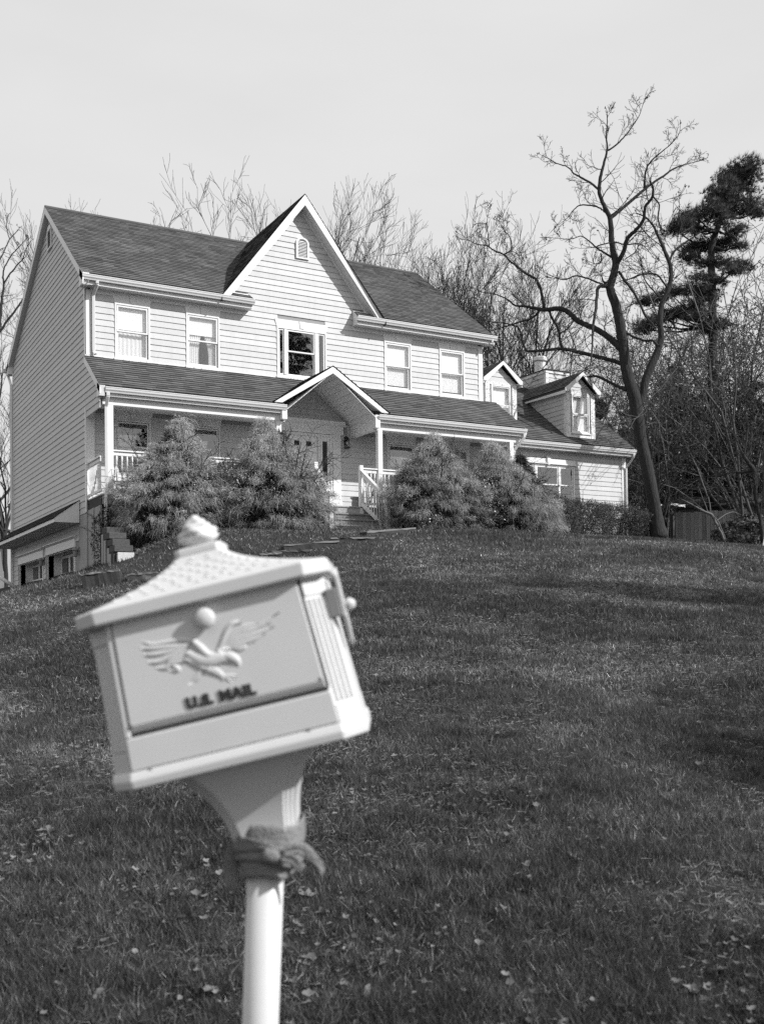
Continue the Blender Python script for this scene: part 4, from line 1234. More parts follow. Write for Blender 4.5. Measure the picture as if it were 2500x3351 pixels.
# door
dx0, dx1 = -hw + 0.014, hw - 0.007
d_ = MB()
plate(d_, dx0, dx1, slot_z + 0.014, FH_ - 0.003, 0.003, 0.003)
plate(d_, dx0, dx1, slot_z + 0.002, slot_z + 0.014, -0.004, 0.003)
door = head_obj(d_.build('mail_door', M['mbox'], None, bevel=0.002))
plate(MB(), dx0 - 0.003, dx1 + 0.003, slot_z - 0.004, slot_z + 0.002, -0.0045, -0.0045).build('door_slot', M['letter'], door)  # near-black plate painted in for the shade inside the slot
plate(MB(), dx1 + 0.001, hw - 0.0005, slot_z + 0.002, FH_ - 0.004, -0.0045, -0.0045).build('door_gap', M['mshade'], door)
def fpt(px, py, out):
    u, z = face_uv(px, py)
    return Vector((u, face_y(z) - 0.003 - out, z))
kp = fpt(672, 2024, 0.0)
kn = MB().lathe([(0.006, 0.0), (0.007, 0.006), (0.014, 0.009), (0.0185, 0.016), (0.0195, 0.024), (0.017, 0.032), (0.010, 0.038), (0.001, 0.040)], (0, 0, 0), 18)
kn.v = [(kp.x + x, kp.y - z * 0.5, kp.z + y) for x, y, z in kn.v]
kn.build('door_knob', M['mbox'], door, smooth=True)
for px, py in ((1048, 2222), (432, 2378), (1012, 2388), (494, 2518)):
    c = fpt(px, py, -0.001)
    q = MB().lathe([(0.0035, 0.0), (0.0035, 0.0015), (0.002, 0.002)], (0, 0, 0), 8)
    q.v = [(c.x + x, c.y - z, c.z + y) for x, y, z in q.v]
    q.build('screw', M['flagpaint'], door)
# eagle in low relief: ridges that taper along the real bird's lines
eg = MB()
def lobe(pts, rad, h=0.5, n=7):
    P = [fpt(420 + a / 1.6414, 1950 + b_ / 1.6414, 0.0) for a, b_ in pts]
    Q = crom([tuple(p_) for p_ in P], 4)
    sp = [Vector(p_) for p_ in Q]
    k = len(eg.v); m_ = len(sp)
    for i, c in enumerate(sp):
        t = i / (m_ - 1) * (len(rad) - 1)
        j = min(int(t), len(rad) - 2)
        r = rad[j] * (1 - (t - j)) + rad[j + 1] * (t - j)
        d = (sp[min(i + 1, m_ - 1)] - sp[max(i - 1, 0)]).normalized()
        nn = Vector((-d.z, 0, d.x))
        for q in range(n):
            a = math.pi * q / (n - 1)
            c2 = c + nn * math.cos(a) * r
            eg.v.append((c2.x, c2.y + 0.0006 - math.sin(a) * r * h * 0.62, c2.z))
    for i in range(m_ - 1):
        for q in range(n - 1):
            a = k + i * n + q
            eg.f.append((a, a + 1, a + n + 1, a + n))
    eg.f.append(tuple(range(k, k + n))); e = k + (m_ - 1) * n
    eg.f.append(tuple(range(e, e + n))[::-1])
lobe([(300, 300), (380, 345), (440, 350), (500, 335), (545, 340)], [0.006, 0.013, 0.014, 0.012, 0.009], 0.75)      # breast
lobe([(505, 325), (550, 330), (582, 350), (597, 378)], [0.008, 0.010, 0.008, 0.003], 1.0)                          # head and beak
lobe([(345, 243), (385, 280), (430, 320), (480, 318)], [0.006, 0.008, 0.008, 0.005], 1.3)                          # shoulder ridge
lobe([(345, 243), (270, 240), (190, 255), (120, 262), (62, 240)], [0.006, 0.006, 0.005, 0.004, 0.001], 1.1)        # near wing, leading edge
for k, tip in enumerate(((68, 285), (80, 318), (105, 358), (150, 388), (215, 402))):
    lobe([(330 - 6 * k, 268 + 20 * k), (250 - 4 * k, 275 + 22 * k), (tip[0] + 55, tip[1] - 2), tip], [0.0055, 0.0062, 0.0058, 0.0025], 0.95)
lobe([(265, 330), (330, 350), (400, 385), (450, 400)], [0.003, 0.005, 0.006, 0.004], 1.2)                          # flank
lobe([(486, 298), (512, 235), (535, 180), (562, 150), (605, 142)], [0.005, 0.006, 0.006, 0.006, 0.004], 1.1)       # far wing, leading edge
for k, tip in enumerate(((700, 150), (765, 150), (812, 88), (785, 165), (735, 205), (680, 250), (620, 285))):
    lobe([(505 + 8 * k, 290 - 4 * k + (k > 3) * 10), (545 + 9 * k, 215 + 12 * k), (620 + 10 * k - (k > 4) * 50, 165 + 18 * k), tip], [0.004, 0.0052, 0.0048, 0.0016], 0.95)
for k in range(2):
    lobe([(430, 385 + 12 * k), (480, 405 + 14 * k), (520, 440 + 8 * k)], [0.006, 0.005, 0.003], 1.2)               # legs
for a, b_ in ((560, 472), (580, 450), (598, 432), (505, 470)):
    lobe([(510, 430), ((510 + a) / 2, (425 + b_) / 2), (a, b_)], [0.003, 0.0032, 0.001], 1.2)                      # talons
for k in range(3):
    lobe([(400, 400 + 8 * k), (370, 430 + 10 * k), (325 + 10 * k, 478 - 4 * k)], [0.005, 0.005, 0.002], 0.6)       # tail
eg.build('eagle_relief', M['mbox'], door, smooth=True)
# lettering
fc = bpy.data.curves.new('lettering', 'FONT')
fc.body = 'U.S. MAIL'
fc.size = 0.033
fc.extrude = 0.0010
fc.offset = 0.0022
fc.space_character = 1.10
fo = bpy.data.objects.new('lettering_source', fc)
link(fo)
dg = bpy.context.evaluated_depsgraph_get()
me = bpy.data.meshes.new_from_object(fo.evaluated_get(dg))
bpy.data.objects.remove(fo)
la = fpt(420 + 318 / 1.6414, 1950 + 606 / 1.6414, 0.0); lb = fpt(420 + 692 / 1.6414, 1950 + 522 / 1.6414, 0.0)
xs_ = [v.co.x for v in me.vertices]; ys_ = [v.co.y for v in me.vertices]
lx_ = (lb - la); ll = lx_.length
sc_ = ll / (max(xs_) - min(xs_))
ex_ = lx_.normalized(); ey_ = Vector((0, math.tan(math.atan((1 - TP) * hd / FH_)), 1)).normalized(); ez_ = ex_.cross(ey_).normalized(); ey_ = ez_.cross(ex_)
mt4 = Matrix((ex_, ey_, ez_)).transposed().to_4x4(); mt4.translation = la + ez_ * 0.0012
me.transform(mt4 @ Matrix.Diagonal((sc_, sc_ * 0.92, 1, 1)) @ Matrix.Translation((-min(xs_), 0, 0)))
me.materials.clear(); me.materials.append(M['letter'])
link(bpy.data.objects.new('lettering', me), door)
# roof: chamfered rim, concave pagoda slopes, cap and finial
ra, rd_ = hw * TP + 0.012, hd * TP + 0.024
RZ0 = FH_ - 0.002
rim = octa_stack(MB(), [(ra - 0.006, rd_ - 0.006, CH, RZ0 - 0.004), (ra, rd_, CH + 0.001, RZ0), (ra + 0.001, rd_ + 0.001, CH + 0.001, RZ0 + 0.024), (ra - 0.006, rd_ - 0.006, CH, RZ0 + 0.0275)])
roof_o = head_obj(rim.build('mailbox_roof', M['mbox'], None, bevel=0.002))
RH_ = 0.072
def ring_at(t):
    f = 1 - t
    k = 0.38 * f + 0.62 * f ** 2.3
    return 0.034 + (ra - 0.008 - 0.034) * k, 0.044 + (rd_ - 0.008 - 0.044) * k, 0.010 + (CH - 0.010) * k, RZ0 + 0.0275 + RH_ * t
octa_stack(MB(), [ring_at(i / 16) for i in range(17)]).build('roof_slope', M['mbox'], roof_o)
scl = MB()
for i in range(1, 9):
    t = i / 10
    a, b_, c_, z = ring_at(t); a2, b2, c2, z2 = ring_at(t + 0.09)
    n = max(int(a * 2 / 0.030), 2)
    for j in range(n):
        w_ = a / n * 0.92
        x = -a + (2 * j + 1) * a / n
        scl.add([(x - w_, -b_ - 0.0006, z + 0.002), (x, -b_ - 0.0016, z - 0.004), (x + w_, -b_ - 0.0006, z + 0.002), (x + w_ * 0.9, -b2 - 0.0001, z2), (x - w_ * 0.9, -b2 - 0.0001, z2)], [(0, 1, 2, 3, 4)])
scl.build('roof_scales', M['mbox'], roof_o, kind='stuff')
ct = RZ0 + 0.0275 + RH_
octa_stack(MB(), [(0.036, 0.047, 0.010, ct - 0.003), (0.037, 0.048, 0.010, ct + 0.010), (0.030, 0.040, 0.010, ct + 0.0125)]).build('roof_cap', M['mbox'], roof_o, bevel=0.002)
fin = MB().lathe([(0.016, 0.0), (0.018, 0.004), (0.027, 0.008), (0.034, 0.014), (0.0345, 0.020), (0.029, 0.0245), (0.033, 0.028), (0.031, 0.034), (0.024, 0.038), (0.027, 0.041), (0.023, 0.046), (0.017, 0.049), (0.018, 0.052), (0.013, 0.056), (0.009, 0.058), (0.008, 0.062), (0.001, 0.066)], (0, 0, 0), 20)
fin.v = [(x * 1.12, y * 1.12, z * 1.0 + ct + 0.011) for x, y, z in fin.v]
fin.v = [(x * (1 + 0.14 * math.sin(4 * math.atan2(y, x) + (z - ct) * 190)), y * (1 + 0.14 * math.sin(4 * math.atan2(y, x) + (z - ct) * 190)), z) for x, y, z in fin.v]
fin.build('finial', M['mbox'], roof_o, smooth=True)
# flag folded down on the right corner
X0 = hw * TP + CH
Y0_ = -hd * TP + CH
fl = MB().box(X0 - 0.006, X0 + 0.016, Y0_ - 0.012, Y0_ + 0.012, FH_ - 0.088, FH_ - 0.034)
head_obj(fl.build('flag_bracket', M['flagpaint'], None, bevel=0.002))
fl = MB().prism([(X0 + 0.018, Y0_ - 0.006, FH_ - 0.012), (X0 + 0.018, Y0_ + 0.030, FH_ + 0.004), (X0 + 0.018, Y0_ + 0.060, FH_ - 0.09), (X0 + 0.018, Y0_ + 0.050, FH_ - 0.145), (X0 + 0.018, Y0_ + 0.015, FH_ - 0.135), (X0 + 0.018, Y0_ - 0.008, FH_ - 0.09)], (0.007, 0, 0))
fl.tube([(X0 + 0.010, Y0_ + 0.004, FH_ - 0.070), (X0 + 0.030, Y0_ + 0.004, FH_ - 0.070)], [0.007, 0.008], 10).lathe([(0.001, -0.012), (0.009, -0.008), (0.012, 0.0), (0.009, 0.008), (0.001, 0.012)], (X0 + 0.034, Y0_ + 0.004, FH_ - 0.070), 12)
head_obj(fl.build('flag', M['mbox'], None, bevel=0.001))
# flared neck: flat faces, fluted chamfers
nk = MB()
NS = 18
def neck_sec(t):
    k = 0.30 * t + 0.70 * t ** 2.4
    return 0.041 + (0.098 - 0.041) * k, 0.021 + (0.034 - 0.021) * k
sec = []
for t_ in np.linspace(0, 1, 25):
    sec.append(t_)
ring_n = None
for i in range(NS + 1):
    t = i / NS
    a, c = neck_sec(t)
    z = -0.018 - NECK_H * (1 - t)
    pts = []
    for k in range(4):
        ang = k * math.pi / 2
        ca, sa = math.cos(ang), math.sin(ang)
        # one flat side, then its chamfer with three grooves
        loc_ = [(-a, -(a + c)), (a, -(a + c))]
        for j in range(1, 18):
            u = j / 18
            g = -0.0045 * (0.5 - 0.5 * math.cos(u * 3 * 2 * math.pi)) * (0.6 + 0.6 * t)
            loc_.append((a + c * u + g * 0.707, -(a + c) + c * u - g * 0.707))
        pts += [(x * ca - y * sa, x * sa + y * ca, z) for x, y in loc_]
    ring_n = len(pts)
    nk.v += pts
for i in range(NS):
    for j in range(ring_n):
        a = i * ring_n + j; b_ = i * ring_n + (j + 1) % ring_n
        nk.f.append((a, b_, b_ + ring_n, a + ring_n))
nk.f.append(tuple(range(ring_n))[::-1])
head_obj(nk.build('flared_neck', M['mbox'], None))
# post: upright, very slightly leaning
lt = mailbox.location
hq = MB()
top_ = post_top - lt
hq.tube([neck_c + _dir * 1.5 - lt, neck_c + _dir * 0.6 - lt, top_], [0.0355, 0.0355, 0.0355], 28)
hq.build('post', M['mbox'], mailbox, smooth=True)
# a strip of cloth knotted round the neck
rb = thing('cloth_tie', 'faded strip of cloth knotted round the mailbox post under the flared neck', 'cloth strip', tuple(neck_c))
def strip(path, w, name, mt=None, th=0.002, axis=Vector((0, 0, 1)), crumple=0.004):
    q = MB()
    path = [Vector(p_) for p_ in path]
    n = len(path)
    cols = 6
    for i, p_ in enumerate(path):
        for j in range(cols + 1):
            u = j / cols - 0.5
            o_ = axis * (u * w)
            nn = mnoise.noise_vector(Vector((p_.x * 22 + u * 3, p_.y * 22, p_.z * 22 + u * 2.0))) * crumple
            q.v.append(tuple(p_ + o_ + nn))
    for i in range(n - 1):
        for j in range(cols):
            a = i * (cols + 1) + j
            q.f.append((a, a + 1, a + cols + 2, a + cols + 1))
    o = q.build(name, M['cloth'], rb, smooth=True)
    sm = o.modifiers.new('thick', 'SOLIDIFY')
    sm.thickness = th
    return o
Vh = (FWD - Vector((0, 0, FWD.z))).normalized(); Rh = Vector((Vh.y, -Vh.x, 0))
AX = (HR3 @ Vector((0, 0, 1)))
def ringpath(r0, z0, z1, a0, a1, n=44, wob=0.004, tilt=0.0):
    out = []
    for i in range(n + 1):
        t = i / n; a = a0 + (a1 - a0) * t
        r = r0 + wob * math.sin(5 * a)
        out.append(Rh * (r * math.cos(a)) + Vh * (r * math.sin(a)) + Vector((0, 0, z0 + (z1 - z0) * t + 0.004 * math.sin(3 * a + 1) + tilt * r * math.cos(a))))
    return out
T2 = 2 * math.pi
strip(ringpath(0.0690, -0.004, -0.006, 0, T2, wob=0.0015, tilt=0.05), 0.050, 'cloth_wrap', crumple=0.003)
strip(ringpath(0.0640, -0.036, -0.032, 0.4, 0.4 + T2, wob=0.002, tilt=-0.12), 0.044, 'cloth_wrap', crumple=0.005)
strip(ringpath(0.0530, -0.060, -0.066, 1.0, 1.0 + T2, wob=0.003, tilt=0.08), 0.036, 'cloth_wrap', crumple=0.005)
strip(ringpath(0.0705, -0.012, -0.046, 3.6, 3.6 + T2 * 0.8, wob=0.002, tilt=-0.2), 0.010, 'cloth_wrap', crumple=0.004)
kc = Rh * 0.012 - Vh * 0.070 + Vector((0, 0, -0.036))
q = MB().lathe([(0.001, -0.014), (0.010, -0.011), (0.014, 0.0), (0.011, 0.009), (0.001, 0.013)], (0, 0, 0), 12)
q.v = [tuple(kc + Rh * x * 1.3 + Vh * y * 0.8 + Vector((0, 0, z)) + mnoise.noise_vector(Vector((x * 60, y * 60, z * 60))) * 0.005) for x, y, z in q.v]
q.build('cloth_knot', M['cloth'], rb, smooth=True)
def tail(p0, d, length, droop, n=12, bow=0.012):
    out = []
    for i in range(n + 1):
        t = i / n
        out.append(p0 + d * (length * t) + Vector((0, 0, -droop * t * t + bow * math.sin(t * 3.1))))
    return out
strip(tail(kc + Rh * 0.02, (Rh * 0.97 + Vh * 0.35), 0.080, 0.040, bow=0.020), 0.022, 'cloth_tail', th=0.001, axis=(Vector((0, 0, 1)) + Rh * 0.35).normalized())
strip(tail(kc + Rh * 0.02 + Vector((0, 0, -0.006)), (Rh * 0.9 + Vh * 0.1), 0.045, 0.020, bow=0.004), 0.018, 'cloth_tail', th=0.001, axis=(Vector((0, 0, 1)) + Rh * 0.5).normalized())
strip(tail(-Rh * 0.060 + Vector((0, 0, -0.02)), -Rh * 0.40 - Vh * 0.05, 0.035, 0.100), 0.026, 'cloth_tail', th=0.001, axis=(Rh * 0.95 + Vh * 0.2).normalized())

# ================================================================== FOLIAGE AND TREE HELPERS
def rand_dirs(n):
    return norm(RNG.normal(size=(n, 3)))
def strands(C, Dr, L, droop, w, nseg=3, sway=0.25):
    """drooping tapering ribbons: C,Dr (n,3), L,droop,w (n,)"""
    n = len(C)
    side = norm(np.cross(Dr, rand_dirs(n)))
    sw = rand_dirs(n) * (sway * L)[:, None]
    V = np.empty((n, nseg + 1, 2, 3))
    for k in range(nseg + 1):
        t = k / nseg
        p = C + Dr * (L * t)[:, None] + sw * (t * t) + np.array([0, 0, -1.0])[None] * (droop * t * t)[:, None]
        hw_ = (w * (1 - 0.8 * t) * 0.5)[:, None]
        V[:, k, 0] = p - side * hw_; V[:, k, 1] = p + side * hw_
    base = (np.arange(n) * (nseg + 1) * 2)[:, None, None]
    k = np.arange(nseg)[:, None]
    f = np.concatenate([2 * k, 2 * k + 1, 2 * k + 3, 2 * k + 2], 1)[None]
    return V.reshape(-1, 3), (base + f).reshape(-1, 4)
def leaves(C, nrm, size, aspect=0.55, fold=0.25):
    """pointed leaves: 4-corner folded diamonds"""
    n = len(C)
    a = norm(np.cross(nrm, rand_dirs(n))); b = np.cross(nrm, a)
    s = size[:, None]
    V = np.stack([C - a * s * 0.5, C + b * s * aspect * 0.5 + nrm * s * fold * RNG.random((n, 1)), C + a * s * 0.5, C - b * s * aspect * 0.5 + nrm * s * fold * RNG.random((n, 1))], 1)
    F = (np.arange(n) * 4)[:, None] + np.arange(4)[None]
    return V.reshape(-1, 3), F
def needles(C, Dr, L, w, k=9, spread=0.9):
    """tufts: k needle triangles fanning round each direction"""
    n = len(C)
    Cc = np.repeat(C, k, 0); D_ = norm(np.repeat(Dr, k, 0) + RNG.normal(size=(n * k, 3)) * spread)
    Lk = np.repeat(L, k) * RNG.uniform(0.7, 1.15, n * k)
    side = norm(np.cross(D_, rand_dirs(n * k))) * (np.repeat(w, k) * 0.5)[:, None]
    V = np.stack([Cc - side, Cc + side, Cc + D_ * Lk[:, None]], 1)
    return V.reshape(-1, 3), np.arange(n * k * 3).reshape(-1, 3)
def merge(parts):
    Vs, Fs, k = [], [], 0
    for V, F in parts:
        Vs.append(V); Fs.append(F + k); k += len(V)
    return np.concatenate(Vs), np.concatenate(Fs)

class Branches:
    def __init__(s, seed):
        s.r = random.Random(seed)
        s.a = []; s.b = []; s.ra = []; s.rb = []; s.tips = []
    def seg(s, a, b, ra, rb):
        s.a.append(tuple(a)); s.b.append(tuple(b)); s.ra.append(ra); s.rb.append(rb)
    def grow(s, p, d, L, r, lev, up=0.10, wig=0.22, kids=6, ang=(25, 50), ratio=0.5, n=5, rmin=0.004, start=0.25):
        p = Vector(p); d = Vector(d).normalized()
        rt = max(r * 0.35, rmin)
        step = L / n
        nodes = [(p.copy(), d.copy(), r)]
        for i in range(n):
            d = (d + Vector((s.r.gauss(0, wig), s.r.gauss(0, wig), s.r.gauss(0, wig) + up))).normalized()
            q = p + d * step
            r2 = r + (rt - r) * (i + 1) / n
            r1 = r + (rt - r) * i / n
            s.seg(p, q, r1, r2)
            p = q
            nodes.append((p.copy(), d.copy(), r2))
        if lev <= 0:
            s.tips.append((tuple(p), tuple(d)))
            return
        for k in range(kids):
            t = start + (1 - start) * (k + s.r.random()) / kids
            f = t * n; i = min(int(f), n - 1); f -= i
            q = nodes[i][0].lerp(nodes[i + 1][0], f)
            dd = nodes[i + 1][1]
            rr = nodes[i][2] + (nodes[i + 1][2] - nodes[i][2]) * f
            ax = dd.orthogonal().normalized()
            ax.rotate(Matrix.Rotation(s.r.uniform(0, 2 * math.pi), 3, dd))
            nd = dd.copy()
            nd.rotate(Matrix.Rotation(R(s.r.uniform(*ang)), 3, ax))
            s.grow(q, nd, L * ratio * s.r.uniform(0.6, 1.15) * (1.15 - 0.45 * t), max(rr * 0.55, rmin), lev - 1, up, wig * 1.1, max(kids - 1, 2), ang, ratio, max(n - 1, 3), rmin, start * 0.8)
    def mesh(s, name, mt, parent=None, n=4, thin_n=3, thr=0.02, loc=(0, 0, 0), kind=None):
        A = np.array(s.a) - np.array(loc); B = np.array(s.b) - np.array(loc); ra = np.array(s.ra); rb = np.array(s.rb)
        big = ra > thr
        out = []
        tones = []
        for msk, k in ((big, 7), (~big, thin_n)):
            if msk.any():
                # run each segment a little past its end so that joints close
                a, b = A[msk], B[msk]
                V, F = seg_arrays(a, b + (b - a) * 0.03, ra[msk], rb[msk], k)
                out.append((V, F))
                tones.append(np.repeat(np.clip(RNG.normal(1.0, 0.2, len(a)), 0.5, 1.6), 2 * k))
        V, F = merge(out)
        return np_mesh(name, V, F, mt, parent, smooth=True, tone=np.concatenate(tones), kind=kind)

# ================================================================== TREES
# ---- the big bare tree right of the house: its limbs follow the real ones
def traced_tree(name, label, limbs, depth, base_px, twig_seed, sc=1.652, off=(1500, 300), twig=True, mt='bark', group=None, dmax=2.2, tw_len=1.35, twig_every=0.17, thick=1.0):
    bp = at(base_px[0], base_px[1], depth)
    root = thing(name, label, 'tree', (bp.x, bp.y, gz(bp.x, bp.y)), group=group)
    rr = random.Random(twig_seed)
    done = []                                        # (px, py, depth)
    mbig = MB()
    br = Branches(twig_seed)
    loc = Vector(root.location)
    parts_ = []
    for li, limb in enumerate(limbs):
        P = np.array([(off[0] + a / sc, off[1] + b / sc, c / sc * thick) for a, b, c in limb])
        if done:
            dn = np.array(done)
            k = np.argmin((dn[:, 0] - P[0, 0]) ** 2 + (dn[:, 1] - P[0, 1]) ** 2)
            d0 = dn[k, 2]
        else:
            d0 = depth
        ln = np.concatenate([[0], np.cumsum(np.hypot(np.diff(P[:, 0]), np.diff(P[:, 1])))])
        drift = rr.uniform(-1, 1) * (0.0 if li == 0 else 1.0)
        ds = d0 + drift * ln / max(ln[-1], 1) * min(dmax, ln[-1] * depth / FPX * 0.6)
        Q = crom(np.column_stack([P, ds]), 5)
        wob = np.array([[rr.gauss(0, 0.6), rr.gauss(0, 0.6)] for _ in Q]) * np.minimum(Q[:, 2:3], 3) * 0.35
        Q[1:-1, :2] += wob[1:-1]
        pts = [at(a, b, dd) for a, b, c, dd in Q]
        rad = [max(c * dd / FPX, 0.006) for a, b, c, dd in Q]
        done += [(a, b, dd) for a, b, c, dd in Q]
        q_ = MB().tube([p - loc for p in pts], rad, 12 if rad[0] > 0.08 else 7)
        q_.build('trunk' if li == 0 else 'limb', M[mt], root, smooth=True)
        if twig:
            acc = 0
            for i in range(1, len(pts)):
                acc += (pts[i] - pts[i - 1]).length
                r_ = rad[i]
                if r_ < 0.085 and acc > twig_every * (1 + 4 * r_ / 0.085):
                    acc = 0
                    d = (pts[i] - pts[i - 1]).normalized()
                    ax = d.orthogonal().normalized(); ax.rotate(Matrix.Rotation(rr.uniform(0, 6.28), 3, d))
                    nd = d.copy(); nd.rotate(Matrix.Rotation(R(rr.uniform(30, 75)), 3, ax))
                    nd = (nd + Vector((0, 0, 0.25))).normalized()
                    br.grow(pts[i], nd, tw_len * rr.uniform(0.4, 1.1) * (0.34 + 0.66 * min(r_ / 0.05, 1)), min(max(r_ * 0.4, 0.009), 0.02), 2 if r_ < 0.05 else 1, up=0.07, wig=0.21, kids=5, ang=(28, 60), ratio=0.55, n=5, rmin=0.0055, start=0.15)
            br.grow(pts[-1], pts[-1] - pts[-2], 0.12 * tw_len, max(rad[-1] * 0.8, 0.006), 2, up=0.03, wig=0.25, kids=5, ang=(25, 50), ratio=0.55, n=5, rmin=0.0055)
    if twig:
        br.mesh('twigs', M['twig'], root, loc=loc, kind='stuff')
    return root
C3 = 1156
walnut = [
    [(1085, 1255 + C3, 48), (1072, 1160 + C3, 34), (1055, 1060 + C3, 30), (1035, 960 + C3, 31), (1012, 850 + C3, 30), (990, 740 + C3, 29), (970, 620 + C3, 31), (952, 500 + C3, 31), (930, 430 + C3, 29), (905, 331 + C3, 27), (882, 1310, 25), (858, 1180, 23), (822, 1070, 21), (832, 1010, 19), (850, 935, 18), (838, 870, 15), (828, 800, 14), (820, 690, 12), (785, 610, 10), (762, 540, 9), (768, 460, 8), (785, 390, 6.5), (803, 320, 5), (800, 240, 3.6), (805, 160, 2.6), (802, 100, 1.6)],
    [(965, 560 + C3, 20), (985, 520 + C3, 19), (1000, 470 + C3, 19), (1012, 400 + C3, 20), (1045, 320 + C3, 20), (1070, 1420, 18), (1095, 1330, 16), (1090, 1250, 14), (1098, 1150, 13), (1132, 1080, 12), (1150, 1000, 11), (1143, 930, 10), (1118, 870, 8), (1085, 790, 7), (1052, 720, 5.5), (1010, 675, 4), (960, 655, 2.5)],
    [(850, 935, 13), (890, 870, 11), (915, 790, 10), (960, 745, 9), (1000, 690, 8), (1012, 620, 7.5), (1048, 570, 6.5), (1052, 515, 5), (1040, 490, 4)],
    [(820, 685, 9), (860, 650, 8.5), (930, 590, 8), (1000, 530, 7), (1060, 485, 6), (1120, 445, 5), (1170, 410, 4), (1230, 390, 2.5), (1300, 374, 1.2)],
    [(1005, 520, 5), (1012, 430, 4.6), (1040, 375, 4), (1090, 330, 3), (1150, 280, 2), (1190, 230, 1.2), (1200, 190, 0.8)],
    [(762, 530, 6), (720, 497, 5.5), (660, 460, 5), (625, 440, 4), (590, 405, 3), (530, 385, 2.4), (490, 360, 1.8), (450, 342, 1)],
    [(798, 655, 4.5), (770, 630, 4), (730, 615, 3.8), (660, 612, 3.2), (620, 640, 2.5), (590, 680, 1.8), (540, 720, 1)],
    [(810, 315, 4.5), (860, 280, 4), (910, 225, 3), (950, 170, 2.4), (980, 120, 1.8), (1005, 40, 0.9)],
    [(885, 1395, 18), (840, 1350, 16), (790, 1310, 15), (730, 1275, 14.5), (680, 1255, 13.5), (640, 1235, 13.5), (600, 1195, 12.5), (550, 1172, 12.5), (490, 1175, 11), (440, 1175, 9), (370, 1160, 6.5), (310, 1155, 5), (270, 1125, 4), (230, 1105, 3.2), (180, 1090, 2.4), (120, 1080, 1.5)],
    [(465, 1168, 8), (455, 1110, 7.5), (440, 1050, 7), (415, 1010, 6.5), (370, 985, 6), (320, 945, 5.5), (280, 915, 5), (245, 880, 4.4), (190, 855, 3.6), (150, 830, 2.8), (90, 820, 2), (10, 770, 1)],
    [(168, 842, 2.8), (160, 770, 2.3), (155, 700, 1.6), (165, 640, 0.8)],
    [(245, 880, 3.2), (285, 850, 2.8), (280, 790, 2.2), (250, 750, 1.6), (215, 695, 0.8)],
    [(440, 1180, 6), (400, 1220, 5), (340, 1240, 4.6), (280, 1260, 3.6), (200, 1285, 2.5), (100, 1310, 1.2)],
    [(490, 1182, 6), (510, 1230, 6), (545, 1290, 6.2), (548, 1340, 7), (562, 1388, 8)],
    [(545, 1310, 4), (590, 1280, 3.4), (625, 1235, 3)],
    [(908, 331 + C3, 14), (870, 1465, 11), (800, 1445, 10.5), (720, 1425, 10), (640, 1405, 9), (570, 1390, 8.5), (480, 1395, 7.5), (400, 1402, 6.5), (368, 1398, 5.5), (350, 1360, 4.8), (335, 1300, 4), (315, 1268, 3.5), (240, 1250, 2.6), (150, 1238, 1.4)],
    [(815, 1050, 11), (785, 1048, 10), (758, 1056, 9), (748, 1100, 8), (742, 1180, 7.5), (730, 1260, 6.5), (725, 1340, 5), (720, 1420, 4.5), (712, 1475, 3.5), (695, 1490, 2)],
    [(780, 1040, 5), (745, 1028, 4.6), (690, 1005, 4.2), (630, 995, 3.6), (570, 1015, 3), (500, 992, 1.8), (440, 960, 1)],
    [(800, 1035, 7), (782, 1022, 5), (774, 985, 2)],
    [(838, 900, 6), (790, 870, 5), (745, 840, 4.2), (700, 800, 3.4), (660, 780, 2.6), (600, 795, 1.8), (480, 785, 0.9)],
    [(745, 838, 3.4), (770, 826, 3.2), (820, 815, 3.4)],
    [(770, 870, 3), (772, 915, 3), (745, 930, 2), (690, 910, 1)],
    [(868, 970, 7), (900, 1020, 6.5), (940, 1070, 6.5), (980, 1140, 6), (1010, 1210, 6), (1052, 1260, 6)],
    [(900, 1300, 6), (950, 1325, 6), (1010, 1345, 6.5), (1050, 1345, 6), (1075, 1370, 7)],
    [(1140, 925, 6), (1160, 870, 5.6), (1200, 830, 5), (1260, 790, 4), (1330, 745, 2.4)],
    [(1130, 1060, 5), (1075, 990, 4.6), (1000, 985, 3.8), (930, 1010, 3), (870, 1025, 2)],
    [(1090, 1110, 4), (1040, 1060, 3.6), (1005, 1010, 3), (990, 960, 2)],
    [(908, 455 + C3, 10), (850, 430 + C3, 8), (790, 400 + C3, 7), (740, 380 + C3, 6), (695, 386 + C3, 3)],
    [(1050, 560, 4), (1085, 610, 4), (1080, 680, 4), (1095, 745, 4)],
    [(850, 810, 3.4), (900, 825, 3.4), (960, 820, 3), (1000, 830, 2), (1060, 900, 1)],
    [(900, 905, 2.6), (950, 870, 2.6), (985, 820, 2.4), (1040, 780, 1.2)],
    [(600, 1190, 3), (655, 1225, 3), (662, 1165, 2), (640, 1100, 1)],
    [(795, 1300, 3), (790, 1265, 2.6), (830, 1230, 2), (850, 1190, 1.2)],
]
traced_tree('walnut_tree', 'tall bare tree with a hanging broken limb leaning over the right end of the house', walnut, 32.5, (2160, 1764), 5, thick=1.08, twig_every=0.13)

